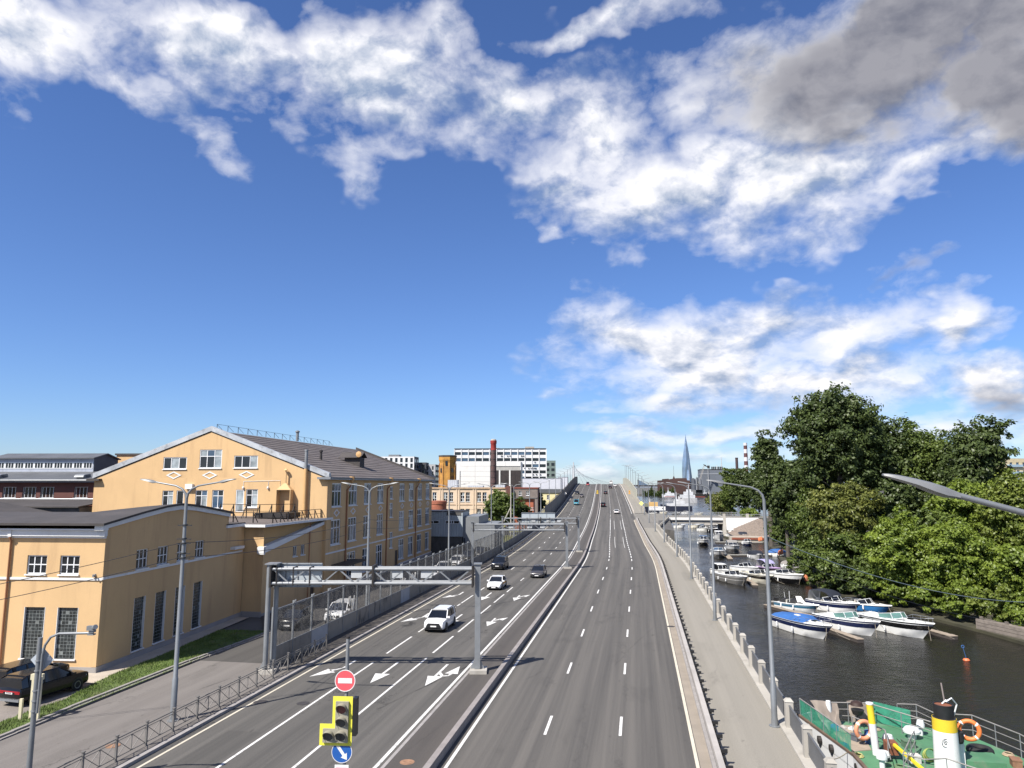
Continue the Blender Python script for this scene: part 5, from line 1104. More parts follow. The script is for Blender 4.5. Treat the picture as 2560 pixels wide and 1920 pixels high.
    MB().box(fx + .012, fx + .035, -.26, .26, hood - .50, hood - .39).build('number_plate', SGW, o); q = MB().box(-fx - .012, -fx + .02, -.26, .26, belt - .34, belt - .22).build('number_plate', SGW, o)
    MB().box(-fx - .016, -fx - .011, -.2, .2, belt - .30, belt - .26).build('plate_print', PLASTB, q)
    if accent == 'yellow': 
        for sd in (-1, 1): MB().box(-.25 * L, .2 * L, min(sd * (h - .01), sd * (h + .006)), max(sd * (h - .01), sd * (h + .006)), belt - .33, belt - .12).build('taxi_stripe', M('amber sticker', (.65, .33, .05)), o)
    if accent == 'rails':
        for sd in (-1, 1): MB().bar((r1 * L, sd * h * .72, top + .07), (f1 * L, sd * h * .72, top + .07), .04).build('roof_rail', PLASTB, o)
    return o
IN = lambda s: R(-90) + yaw(s)          # heads towards the camera
OUT = lambda s: R(90) + yaw(s)          # drives away over the ramp
car('car', 'white SUV with black grille driving towards the traffic light', rp(-17.8, 64.6), IN(64), 4.6, 1.88, 1.68, CARW, 'suv', accent='rails')
car('car', 'white taxi sedan with amber stickers on its flank', rp(-17.6, 90.0), IN(90), 4.55, 1.80, 1.46, CARW, 'sedan', accent='yellow')
car('car', 'dark graphite hatchback in the lane beside the median', rp(-14.0, 101.9), IN(102), 4.35, 1.83, 1.5, CARG, 'hatch')
car('car', 'big black SUV next to the verge in front of the first unboarded gantry', rp(-21.1, 110.3), IN(110), 4.95, 1.96, 1.78, CARN, 'suv')
car('van', 'turquoise blue delivery van coming down the ramp', rp(-18.7, 298), IN(298), 5.4, 2.05, 2.3, CARBLUE, 'van', cat='van')
car('car', 'brownish dark car just behind the turquoise van', rp(-18.0, 344.6), IN(344), 4.4, 1.8, 1.5, CARS, 'hatch')
car('car', 'black car on the ramp beside the solid dark barrier', rp(-20.8, 365), IN(365), 4.4, 1.8, 1.5, CARK, 'sedan')
car('car', 'small red car near the crest of the ramp', rp(-17.2, 453), IN(453), 4.1, 1.75, 1.5, CARRED, 'hatch')
car('car', 'black tall car right behind the red car at the crest', rp(-17.5, 466), IN(466), 4.6, 1.9, 1.9, CARK, 'suv')
car('car', 'white sedan driving away past the bridge junction', rp(-2.9, 259), OUT(259), 4.5, 1.8, 1.45, CARW, 'sedan')
car('car', 'black SUV driving away in the lane next to the median', rp(-7.8, 289.4), OUT(289), 4.7, 1.9, 1.72, CARK, 'suv')
car('car', 'black sedan driving away higher up next to the median', rp(-6.7, 367), OUT(367), 4.5, 1.82, 1.46, CARK, 'sedan')
car('car', 'black hatchback driving away in the middle lane high on the ramp', rp(-3.8, 416), OUT(416), 4.3, 1.8, 1.5, CARN, 'hatch')
car('car', 'white sedan driving away by the pale wall near the crest', rp(-.8, 433.6), OUT(433), 4.5, 1.8, 1.46, CARW, 'sedan')
car('van', 'white box van vanishing over the crest of the ramp', rp(-2.3, 492), OUT(492), 5.6, 2.1, 2.6, CARW, 'van', cat='van')
# parked cars
bk = car('car', 'parked black SUV with silver bumper and stickers on its rear window', (-35.9, 40.2, .04), R(84), 4.75, 1.92, 1.68, CARK, 'suv', accent='silver')
MB().box(-2.27, -2.25, -.62, -.42, 1.14, 1.32).box(-2.27, -2.25, .3, .42, 1.16, 1.28).build('window_sticker', M('cream sticker', (.7, .5, .32)), bk); MB().box(-2.40, -2.36, -.7, .7, .84, .90).build('light_bar', LAMPR, bk)
car('car', 'parked black car beyond the black SUV with silver bumper', (-38.6, 41.8, .04), R(86), 4.7, 1.88, 1.62, CARK, 'suv')
car('car', 'parked white SUV seen through the scratched clear barrier panels', (-27.9, 66.0, .1), R(-84), 4.6, 1.88, 1.7, CARW, 'suv')
car('car', 'parked dark car showing above the barrier next to the white SUV', (-30.6, 62.4, .1), R(-84), 4.5, 1.85, 1.6, CARK, 'suv')
for i, (x, s, lb, mt, kd) in enumerate(((-27.9, 97, 'white car behind the barrier near the second lamp', CARW, 'sedan'), (-28.3, 104, 'second white car behind the barrier by the ochre building', CARW, 'hatch'), (-28.2, 111.5, 'white SUV behind the barrier by the concrete slab wall', CARW, 'suv'), (-28.6, 121, 'dark blue car behind the barrier near the navy fence', CARN, 'suv'), (-28.6, 130, 'black car parked along the navy fence', CARK, 'sedan'), (-28.8, 137, 'dark car parked at the far end of the navy fence', CARN, 'suv'))):
    car('car', lb, (x, s, .05), R(-87), 4.5, 1.82, 1.6 if kd == 'suv' else 1.47, mt, kd)
# bicycles against the ochre wall
for i in range(2):
    o = thing('bicycle', 'black bicycle in the rack at the ochre entrance' if i == 0 else 'black bicycle leaning behind the first in the rack', 'bicycle', (-33.3 + .3 * i, 83.4 + i * .9, .05), R(70))
    for x in (-.52, .52): q = MB().torus(.32, .022, (x, 0, .34), 'y', 20, 6).build('wheel', BLACK, o); MB().tube([(x, -.03, .34), (x, .03, .34)], .03, 6).build('hub', GALV, q)
    MB().tube([(-.52, 0, .34), (-.15, 0, .82), (.35, 0, .8), (-.05, 0, .32), (-.52, 0, .34)], .018, 6).tube([(-.05, 0, .32), (-.15, 0, .82)], .018, 6).tube([(.52, 0, .34), (.35, 0, .95)], .018, 6).build('frame', STEELD, o)
    MB().box(-.28, -.05, -.06, .06, .86, .92).build('saddle', BLACK, o); MB().tube([(.35, -.28, .98), (.35, .28, .98)], .015, 6).build('handlebar', STEELD, o)
# ------------------------------------------------------------------ boats (local +X = bow, z = 0 at the water)
GEL = M('white gelcoat', (.80, .80, .78), .3, .05, .8, coat=.4, stain=((.58, .54, .42), .5, (.8, .8, 3), .55)); CREAMG = M('cream gelcoat', (.68, .64, .53), .35, .06, .8, coat=.3); HBL = M('black gelcoat', (.008, .008, .009), .2, .1, 1., coat=.4)
NVY = M('navy stripe', (.01, .017, .06), .3, .1, 2.); BLUT = M('blue tarpaulin', (.03, .12, .36), .7, .12, 1.2, .03, 3); NAVT = M('navy canvas', (.012, .016, .028), .75, .15, 1.5, .02, 3); GRYT = M('grey canvas', (.30, .28, .26), .8, .12, 1.5, .03, 3); BLKT = M('black canvas', (.012, .012, .013), .7, .2, 1.5, .05, 3)
LIL = M('lilac gelcoat', (.42, .30, .50), .35, .05, 1.); BLG = M('bright blue gelcoat', (.03, .16, .40), .3, .06, 1.); WSG = M('green tinted windscreen', (.10, .20, .18), .05, .1, 1., grain=0); GRH = M('grey hull paint', (.16, .155, .15), .45, .1, 1.); SEAT = M('cream vinyl seat', (.60, .57, .50), .6, .05, 2.); INOX = M('stainless tube', (.55, .56, .58), .25, .05, 3., met=.8)
FS = [0, .2, .42, .6, .75, .87, .95, 1.]
BF = [.94, 1., 1., .95, .80, .56, .30, .03]; WF = [.84, .88, .88, .78, .56, .28, .08, .0]
def lerp_tab(T, f):
    for i in range(len(FS) - 1):
        if f <= FS[i + 1]: a = (f - FS[i]) / (FS[i + 1] - FS[i]); return T[i] + (T[i + 1] - T[i]) * a
    return T[-1]
def boat(label, stern, bow, beam=2.5, fb=.95, hull=None, stripe=None, style='cuddy', top=None, deckm=None, lower=None, rails=True, tint=None, name='motor_boat', fend=2):
    hull = hull or GEL; deckm = deckm or GEL
    st, bw = Vector((*stern, 0)), Vector((*bow, 0)); L = (bw - st).length; rz = math.atan2(bw.y - st.y, bw.x - st.x); hb = beam / 2
    o = thing(name, label, 'boat', (st.x, st.y, -2.5), rz, 'boats moored in the channel'); sh = lambda f: fb * (1 + .32 * f * f)
    X = lambda f, z: f * L - (1 - z / sh(f)) * .16 * L * max(0, f - .72) / .28 if z < sh(f) else f * L
    def ring(f, z0, z1, out=0.):
        b0 = hb * (lerp_tab(WF, f) + (lerp_tab(BF, f) - lerp_tab(WF, f)) * min(1, max(0, z0 / sh(f))) ** .7) + out; b1 = hb * (lerp_tab(WF, f) + (lerp_tab(BF, f) - lerp_tab(WF, f)) * min(1, max(0, z1 / sh(f))) ** .7) + out
        return b0, b1
    fs = [0, .1, .2, .3, .42, .52, .6, .68, .75, .81, .87, .91, .95, .98, 1.]
    secs = []
    for f in fs:
        q = []
        for z in (sh(f), sh(f) * .72, sh(f) * .4, .02, -.3): b_ = hb * (lerp_tab(WF, f) + (lerp_tab(BF, f) - lerp_tab(WF, f)) * max(0, z / sh(f)) ** .7) * (1 if z >= 0 else .55); q.append((X(f, max(z, 0)), b_, z))
        secs.append(q + [(x, -y, z) for x, y, z in reversed(q)])
    MB().loft(secs, closed=False, caps=False).add([secs[0][i] for i in range(10)], [tuple(range(10))]).build('hull', hull, o, True)
    def band(nm, k0, k1, mt, out=.012):
        for sd in (1, -1):
            m = MB(); m.loft([[(X(f, sh(f) * k0), sd * (ring(f, sh(f) * k0, 0)[0] + out), sh(f) * k0), (X(f, sh(f) * k1), sd * (ring(f, sh(f) * k1, 0)[0] + out), sh(f) * k1), (X(f, sh(f) * k1), sd * (ring(f, sh(f) * k1, 0)[0] - .03), sh(f) * k1), (X(f, sh(f) * k0), sd * (ring(f, sh(f) * k0, 0)[0] - .03), sh(f) * k0)] for f in fs]); m.build(nm, mt, o)
    if stripe: band('hull_stripe', .55, .86, stripe)
    if lower: band('lower_hull', .03, .5, lower)
    band('rub_rail', .93, 1., stripe or PLASTB, .03)
    # deck: side decks + foredeck, open cockpit behind the windscreen
    c0, c1 = (.06, .56) if style != 'jet' else (.05, .7); zc = .25
    dk = MB(); dk.loft([[(f * L, hb * lerp_tab(BF, f), sh(f)), (f * L, hb * lerp_tab(BF, f) * .55, sh(f) + .10), (f * L, 0, sh(f) + .24 * min(1, (1 - f) * 4)), (f * L, -hb * lerp_tab(BF, f) * .55, sh(f) + .10), (f * L, -hb * lerp_tab(BF, f), sh(f))] for f in fs if f >= .5], closed=False, caps=False)
    for sd in (1, -1): dk.loft([[(f * L, sd * hb * lerp_tab(BF, f), sh(f)), (f * L, sd * (hb * lerp_tab(BF, f) - .28), sh(f) + .05), (f * L, sd * (hb * lerp_tab(BF, f) - .32), zc)] for f in (0., .1, .2, .3, .42, .52, .56)], closed=False, caps=False)
    dk.add([(0, hb * .94, sh(0)), (0, -hb * .94, sh(0)), (.07 * L, -hb * .94, sh(0) + .05), (.07 * L, hb * .94, sh(0) + .05), (.09 * L, hb * .9, zc), (.09 * L, -hb * .9, zc)], [(0, 1, 2, 3), (3, 2, 5, 4)]); dk.build('deck', deckm, o, True)
    MB().box(.05 * L, .55 * L, -hb * .85, hb * .85, zc - .04, zc).add([(.545 * L, -hb * .8, zc), (.545 * L, hb * .8, zc), (.52 * L, hb * .7, sh(.5) + .16), (.52 * L, -hb * .7, sh(.5) + .16)], [(0, 1, 2, 3)]).build('cockpit', M('cockpit liner', (.45, .43, .39), .6, .1, 2.), o)
    for y in (-.42, .42): MB().box(.30 * L, .38 * L, y - .26, y + .26, zc, zc + .45).box(.28 * L, .30 * L, y - .26, y + .26, zc, zc + .95).build('seat', SEAT, o)
    MB().box(.075 * L, .16 * L, -hb * .7, hb * .7, zc, zc + .45).build('bench', SEAT, o)
    if style in ('cuddy', 'bimini', 'hardtop', 'canopy'):
        P = [(.40, .84, .10), (.56, .70, .20), (.60, .0, .28)]; zt = .52 if style != 'hardtop' else .62; fr = MB(); pts = [(x * L, y * hb * .95, sh(x) + z * .6) for x, y, z in P]; pts += [(x, -y, z) for x, y, z in reversed(pts[:-1])]
        tp = [(x - .34, y * .92, z + zt * (.72 if i in (0, 4) else 1)) for i, (x, y, z) in enumerate(pts)]
        gl = o
        for i in range(4): MB().add([pts[i], pts[i + 1], tp[i + 1], tp[i]], [(0, 1, 2, 3)]).build('windscreen_pane', tint or GLASS, o)
        for i in range(4): fr.bar(tp[i], tp[i + 1], .04).bar(pts[i], pts[i + 1], .03)
        for i in range(5): fr.bar(pts[i], tp[i], .04)
        fr.build('windscreen_frame', PVC, o)
    z2 = sh(.4)
    if style == 'cover':
        m = MB(); m.loft([[(f * L, hb * lerp_tab(BF, f) * .97, sh(f) + .03), (f * L, hb * lerp_tab(BF, f) * .72, sh(f) + h * .75), (f * L, 0, sh(f) + h), (f * L, -hb * lerp_tab(BF, f) * .72, sh(f) + h * .75), (f * L, -hb * lerp_tab(BF, f) * .97, sh(f) + .03)] for f, h in ((.03, .1), (.08, .36), (.2, .46), (.33, .56), (.45, .66), (.52, .62), (.60, .30), (.66, .12))]); m.build('cockpit_cover', top, o, True)
        MB().box(.44 * L, .52 * L, -hb * .55, -hb * .30, z2 + .50, z2 + .62).build('cover_window', SGW, o)
    if style == 'bimini':
        m = MB(); m.loft([[(f * L, hb * .85, z2 + h - .10), (f * L, hb * .5, z2 + h), (f * L, -hb * .5, z2 + h), (f * L, -hb * .85, z2 + h - .10), (f * L, -hb * .5, z2 + h - .03), (f * L, hb * .5, z2 + h - .03)] for f, h in ((.08, 1.15), (.2, 1.3), (.35, 1.3), (.46, 1.12), (.53, .72))]); m.build('bimini', top, o, True)
        MB().add([(.08 * L, hb * .85, z2 + 1.05), (.08 * L, -hb * .85, z2 + 1.05), (.05 * L, -hb * .85, z2), (.05 * L, hb * .85, z2)], [(0, 1, 2, 3)]).build('clear_curtain', M('cloudy plastic', (.5, .5, .5), .3), o)
        m = MB(); [m.tube([(.3 * L, sd * hb * .9, z2), (f * L, sd * hb * .85, z2 + 1.15)], .02, 6) for sd in (-1, 1) for f in (.1, .32)]; m.build('bimini_frame', INOX, o)
    if style in ('hardtop', 'canopy'):
        m = MB(); m.loft([[(f * L, hb * .80, z2 + h - .05), (f * L, hb * .6, z2 + h + .03), (f * L, -hb * .6, z2 + h + .03), (f * L, -hb * .80, z2 + h - .05), (f * L, 0, z2 + h - .06)] for f, h in ((.14, .92), (.2, 1.), (.45, 1.02), (.54, .92))]); m.build('hard_top' if style == 'hardtop' else 'canopy', top or GEL, o, True)
        for sd in (-1, 1): MB().add([(.16 * L, sd * hb * .79, z2 + .9), (.5 * L, sd * hb * .79, z2 + .9), (.54 * L, sd * hb * .86, z2 + .08), (.12 * L, sd * hb * .86, z2 + .08)], [(0, 1, 2, 3)]).build('side_window', GLASS, o)
    if style == 'tarp':
        m = MB(); m.loft([[(f * L, hb * lerp_tab(BF, f) * 1.02, sh(f) - .05), (f * L, hb * lerp_tab(BF, f) * .9, sh(f) + h * .8), (f * L, hb * .2 * lerp_tab(BF, f), sh(f) + h), (f * L, -hb * .2 * lerp_tab(BF, f), sh(f) + h), (f * L, -hb * lerp_tab(BF, f) * .9, sh(f) + h * .8), (f * L, -hb * lerp_tab(BF, f) * 1.02, sh(f) - .05)] for f, h in ((.02, .3), (.1, .6), (.3, .72), (.5, .75), (.68, .5), (.82, .25), (.9, .06))]); m.build('tarpaulin', top, o, True)
    if style == 'jet':
        m = MB(); r_ = random.Random(int(L * 100)); m.loft([[(f * L, hb * .6 * (1 + .1 * r_.uniform(-1, 1)), sh(f) - .05), (f * L, hb * .45, sh(f) + h * r_.uniform(.6, .9)), (f * L, 0, sh(f) + h), (f * L, -hb * .45, sh(f) + h * r_.uniform(.6, .9)), (f * L, -hb * .6, sh(f) - .05)] for f, h in ((.1, .35), (.2, .55), (.3, .42), (.4, .6), (.5, .5), (.6, .42), (.68, .2))]); m.build('black_cover', BLKT, o, True)
        MB().tube([(.1 * L, hb * .6, sh(.1)), (.08 * L, hb * .6, sh(.1) + 1.1)], .02, 6).build('antenna', PVC, o); MB().tube([(.35 * L, -hb * .5, sh(.1)), (.35 * L, -hb * .5, sh(.1) + 1.5)], .03, 6).build('antenna', PVC, o); MB().add([(.55 * L, -hb * .5, sh(.5) + .1), (.75 * L, -hb * .4, sh(.5) + .1), (.62 * L, -hb * .4, sh(.5) + 1.), (.5 * L, -hb * .5, sh(.5) + .95)], [(0, 1, 2, 3)]).build('windscreen_pane', SGW, o)
    if style != 'jet' and style != 'tarp':
        MB().box(.68 * L, .75 * L, -.26, .26, sh(.7) + .16, sh(.7) + .26).build('deck_hatch', GLASS, o)
        for sd in (-1, 1): MB().add([(.58 * L, sd * (hb * .62), sh(.58) + .115), (.70 * L, sd * (hb * .50), sh(.7) + .12), (.70 * L, sd * (hb * .42), sh(.7) + .15), (.60 * L, sd * (hb * .52), sh(.6) + .15)], [(0, 1, 2, 3)]).build('cabin_window', GLASS, o)
    if rails:
        m = MB()
        for sd in (-1, 1):
            pts = [(f * L, sd * hb * lerp_tab(BF, f) * .93, sh(f) + .50) for f in (.48, .6, .72, .84, .93)]; pts[0] = (pts[0][0], pts[0][1], pts[0][2] - .42); m.tube(pts + [(L * .99, 0, sh(1.) + .52)], .018, 5)
            for f in (.6, .72, .84, .93): m.tube([(f * L, sd * hb * lerp_tab(BF, f) * .93, sh(f)), (f * L, sd * hb * lerp_tab(BF, f) * .93, sh(f) + .5)], .015, 5)
        m.build('bow_rail', INOX, o)
    for i in range(fend): MB().lathe([(.02, .75), (.09, .68), (.1, .3), (.02, .2)], 10, ((.2 + .3 * i) * L, -hb * 1.06, 0)).build('fender', PVC, o, True)
    for sd in (-1, 1): MB().tube([(.93 * L, sd * .12 * hb, sh(.93)), (1.0 * L, sd * .5 * hb, sh(1.) * .45), (1.08 * L, sd * 1.0 * hb, .32)], .018, 4).build('mooring_line', M('old rope', (.3, .26, .2)), o)
    if style in ('cuddy', 'jet', 'canopy', 'tarp'): MB().box(-.45, 0, -.22, .22, -.1, .75).box(-.5, -.05, -.2, .2, .75, 1.15).build('outboard_motor', PLASTB if style != 'canopy' else GEL, o)
    return o
boat('cruiser with bright blue cockpit cover and navy hull stripe', (14.9, 85.4), (18.35, 77.0), 2.7, 1.15, GEL, NVY, 'cover', BLUT)
boat('white cruiser with green tinted windscreen beside the blue-covered cruiser', (19.5, 86.6), (23.6, 79.6), 2.7, 1.2, GEL, NVY, 'cuddy', tint=WSG)
boat('large white cruiser with dark stripe next to the long finger pontoon', (24.0, 87.6), (28.4, 79.0), 2.9, 1.25, GEL, HBL, 'cuddy', tint=WSG)
boat('small runabout under crumpled black cover with teal hull', (17.0, 97.2), (20.9, 93.0), 2.0, .75, GEL, M('teal stripe', (.03, .12, .20), .4), 'jet', rails=False)
boat('white cuddy boat with navy bimini and clear curtain', (21.2, 98.2), (25.3, 92.5), 2.5, 1.05, GEL, NVY, 'bimini', NAVT, fend=2)
boat('low bright blue open boat under the overhanging branches', (25.2, 98.6), (29.4, 94.4), 2.1, .7, BLG, None, 'cuddy', rails=False)
boat('white hardtop boat with dark side windows at the end of the row', (12.7, 131.0), (14.5, 126.3), 2.1, .85, GEL, None, 'hardtop', rails=False)
boat('white open boat with slim black side window beside the hardtop', (12.9, 123.4), (15.9, 115.6), 2.6, 1.1, GEL, GRH, 'cuddy', lower=GRH)
boat('white boat with dark windscreen behind the cream boats', (16.5, 134.8), (19.6, 129.0), 2.4, 1.05, GEL, None, 'cuddy', lower=CREAMG, rails=False)
boat('cream cabin boat with black lower stripe', (16.9, 125.6), (19.9, 117.0), 2.7, 1.1, CREAMG, HBL, 'cuddy', deckm=CREAMG)
boat('lilac boat with open windscreen and lilac bimini', (20.9, 136.0), (23.4, 130.0), 2.1, .9, LIL, HBL, 'bimini', M('lilac canvas', (.35, .33, .55), .7), deckm=LIL, rails=False)
boat('white bowrider with black hull beside orange life jackets', (20.8, 125.6), (24.4, 117.6), 2.8, 1.25, HBL, GEL, 'cuddy')
boat('small boat under a light grey cover at the bank', (26.4, 143.0), (29.0, 139.4), 2.2, .7, GEL, None, 'tarp', GRYT, rails=False)
boat('white boat wrapped in navy cover at the jetty', (23.4, 160.2), (23.9, 154.6), 2.6, .9, GEL, None, 'tarp', NAVT, rails=False)
boat('white rowing boat under bright blue tarpaulin at the jetty', (27.3, 164.6), (31.0, 162.8), 2.4, .8, GEL, None, 'tarp', BLUT, rails=False, name='rowing_boat')
boat('white cruiser with dark canopy moored at the jetty end', (16.6, 165.0), (16.2, 156.6), 2.9, 1.2, GEL, None, 'canopy', NAVT, lower=GRH, tint=GLASSB)
boat('white cruiser with grey covered wheelhouse beside the dark canopy cruiser', (21.2, 178.5), (20.9, 169.8), 3.0, 1.25, GEL, None, 'canopy', GRYT, lower=GRH)
boat('white cabin boat with black hull in the fairway', (16.0, 193.5), (15.8, 186.2), 2.6, 1.3, HBL, GEL, 'hardtop', GLASSB)
boat('white boat with dark dome canopy near the white abutment', (27.8, 209.0), (27.8, 203.4), 2.5, 1.0, GEL, None, 'bimini', NAVT, rails=False)
boat('little white boat with navy hull near the white abutment', (26.7, 194.0), (26.7, 188.3), 2.1, .85, NVY, GEL, 'cuddy', rails=False)
boat('white flybridge boat tied behind the dark canopy cruiser', (21.8, 213), (21.6, 206.), 2.7, 1.3, GEL, None, 'hardtop', GEL, rails=False)
boat('white boat with square wheelhouse beside the abutment quay', (25.9, 221), (26.2, 215.), 2.2, 1.2, GEL, None, 'hardtop', GEL, rails=False)
for i, (a, b_, lb, mt) in enumerate((((12.4, 262), (15.8, 260), 'white boat moored beyond the bridge at its left end', GEL), ((17.5, 264), (21, 262), 'cream boat moored beyond the bridge', CREAMG), ((19.3, 246), (21.8, 243), 'white boat just beyond the bridge shadow', GEL), ((22.2, 243), (25.2, 240), 'black boat just beyond the bridge shadow', HBL), ((23.3, 266), (27, 262), 'boat under grey cover beyond the bridge', GRH))):
    boat(lb, a, b_, 2.4, 1., mt, None, 'cuddy' if i not in (4,) else 'tarp', GRYT, rails=False)
# ------------------------------------------------------------------ pontoons, jetties
PLK = M('weathered deck planks', (.33, .27, .21), .85, .18, 1.5, .006, 12); PLG = M('grey deck planks', (.30, .29, .26), .85, .15, 1.5, .006, 12)
def pontoon(label, a, b, w, mat=None, z=-2.15, name='pontoon', planks=True):
    a = Vector((*a, 0)); b = Vector((*b, 0)); L = (b - a).length; o = thing(name, label, 'pontoon', (a.x, a.y, z), math.atan2(b.y - a.y, b.x - a.x)); n = max(3, int(L / .42)); mat = mat or PLK
    MB().box(.05, L - .05, -w / 2 + .05, w / 2 - .05, -.5, -.06).build('float', M('tarred float', (.06, .05, .045), .8), o)
    pm_ = MB().box(.012, L / n - .012, -w / 2, w / 2, -.05, 0).mesh('plank', mat)
    for i in range(n): put('plank', pm_, o, (i * L / n, rnd.uniform(-.03, .03), rnd.uniform(0, .02)))
    return o
pontoon('narrow finger pontoon beside the black-covered runabout', (15.4, 96.9), (19.6, 89.0), .8)
pontoon('finger pontoon between the blue-covered cruiser and the white cruiser', (18.2, 86), (21.0, 77.2), .75)
pontoon('finger pontoon reaching past the large white cruiser', (27.6, 88.0), (30.6, 80.3), .85)
pontoon('finger pontoon between the open white boat and the cream boat', (16.7, 125), (16.9, 114.6), .85)
pontoon('walkway pontoon behind the black-hulled bowrider', (12, 127.6), (27.5, 124.4), 1.0, PLG)
pontoon('long jetty with white fenders below the blue tarpaulin boat', (17.2, 161.5), (31.0, 164.6), 1.5, PLG)
pontoon('short finger pontoon at the dark canopy cruiser', (18.3, 162.0), (18.0, 153.6), 1.0)
pontoon('far grey jetty in front of the gravel slope', (19.5, 197), (31.4, 197.6), 2.0, PLG)
pontoon('main walkway pontoon behind the near row of cruisers', (16.5, 99.5), (29.5, 97.0), 1.1, PLG)
o = thing('wooden_quay', 'old grey plank quay wall under the branches at right', 'quay', (34.6, 85.0, -2.5), R(-68))
for j in range(5): MB().box(0, 22, -.1, .1, -.3 + j * .33, -.3 + j * .33 + .30).build('plank', M('grey weathered timber', (.20, .17, .145), .9, .25, 1.5, .01, 10), o)
for j in range(8): MB().box(.3 + j * 3, .55 + j * 3, .1, .35, -1, 1.6).build('pile', M('grey weathered timber', (.20, .17, .145)), o)
MB().box(0, 22, .1, 1.2, 1.15, 1.26).build('walkway', M('grey weathered timber', (.20, .17, .145)), o)
o = thing('mooring_buoy', 'orange mooring buoy with blue ring pole floating on dark water', 'buoy', (27.9, 71.2, -2.5)); MB().lathe([(.05, -.15), (.24, -.05), (.28, .06), (.2, .17), (.05, .2)], 16).build('float', M('orange buoy', (.75, .17, .06), .5), o, True)
MB().tube([(0, 0, .2), (-.18, 0, 1.05)], .025, 6).build('pole', M('blue paint', (.04, .12, .3)), o); MB().torus(.11, .03, (-.2, 0, 1.18), 'y', 14, 6).build('ring', M('blue paint', (.04, .12, .3)), o)
for i, (x, y) in enumerate(((25.1, 119.4), (28.9, 161.5), (30.8, 199))): o = thing('life_jackets', ('bunch of orange life jackets hanging by the black-hulled bowrider', 'orange lifebuoy on the jetty by the blue tarpaulin', 'orange life jacket heap on the far jetty')[i], 'life jacket', (x, y, -2.1)); [MB().lathe([(.05, 0), (.26, .15), (.3, .7), (.12, 1.1)], 8, (q * .28, .1 * (q % 2), .1 * q)).build('jacket', M('faded orange', (.62, .20, .09), .8), o, True) for q in range(3)]
# ------------------------------------------------------------------ quay wall and channel bridge
QW = M('quay wall concrete', (.15, .145, .135), .85, .15, .5, .006, 10, stain=((.06, .06, .05), .7, (.6, .6, .3), .48))
mb = MB(); mb.loft([[(7.8 + off(s), s, -4), (7.74 + off(s), s, -4), (7.74 + off(s), s, .1), (7.8 + off(s), s, .1)] for s in stations(-40, 206, 6)]); struct(mb.build('quay_wall', QW))
BRW = M('white bridge paint', (.74, .73, .71), .7, .04, .4, stain=((.5, .48, .44), .4, (.5, .5, .15), .55))
br = thing('channel_bridge', 'low white concrete bridge across the boat channel', 'bridge', (8.9, 222, 0))
MB().box(0, 15.6, -.3, 14.3, 2.2, 2.95).build('deck_edge', BRW, br); MB().box(0, 15.6, .2, 13.8, 1.15, 2.2).build('girder', CONC, br); MB().box(-.2, 30, 0, 14, 2.95, 3.02).build('roadway', JOIN, br)
MB().add([(15.2, -.9, -3), (16.2, -1.2, -3), (16.2, -1.0, 3.1), (15.5, -.7, 3.1), (15.2, 14, -3), (16.2, 14, -3), (16.2, 14, 3.1), (15.5, 14, 3.1)], [(0, 1, 2, 3), (4, 7, 6, 5), (0, 4, 5, 1), (1, 5, 6, 2), (2, 6, 7, 3), (3, 7, 4, 0)]).build('abutment', CONC, br)
MB().add([(16.2, -1.0, -3), (27, -1.0, -3), (27, -1.0, 1.6), (25.2, -1.0, 3.0), (16.2, -1.0, 3.0), (16.2, -.5, -3), (27, -.5, -3), (27, -.5, 1.6), (25.2, -.5, 3.0), (16.2, -.5, 3.0)], [(0, 1, 2, 3, 4), (9, 8, 7, 6, 5), (0, 5, 6, 1), (1, 6, 7, 2), (2, 7, 8, 3), (3, 8, 9, 4)]).build('wing_wall', BRW, br)
MB().add([(-3.9, -24, -3), (-.0, -30, -3), (-.0, 0, -3), (-3.2, 0, -3), (-3.9, -24, 1.2), (0, -30, .9), (0, 0, 2.3), (-3.2, 0, 2.)], [(0, 1, 5, 4), (1, 2, 6, 5), (4, 5, 6, 7), (0, 4, 7, 3), (2, 3, 7, 6)]).build('left_wing_wall', CONCD, br)
for y in (0., 13.8):
    prl = MB().tube([(0, y, 3.95), (29, y, 3.95)], .07, 6).tube([(0, y, 3.5), (29, y, 3.5)], .04, 6).build('parapet_rail', GALV, br)
    for i in range(12): MB().box(i * 2.6, i * 2.6 + .12, y - .06, y + .06, 2.9, 3.95).build('parapet_post', GALV, br)
for x in (15.4, 22.): MB().box(x, x + .8, -.4, .4, 2.9, 4.15).build('parapet_pier', CONC, br)
for i in range(9): a = i / 8; MB().box(-3.6 + 3.3 * a - .18, -3.6 + 3.3 * a + .18, -26 + 25 * a - .18, -26 + 25 * a + .18, .9 + 1.1 * a, 2.2 + 1.2 * a).build('railing_post', CONC, br)
for i in range(8): a = i / 8; c_ = (i + 1) / 8; MB().hexa([(-3.6 + 3.3 * q - w, -26 + 25 * q, .9 + 1.1 * q + z) for z in (.2, 1.15) for q, w in ((a + .01, .04), (a + .01, -.04), (c_ - .01, -.04), (c_ - .01, .04))]).build('railing_panel', EPN, br)
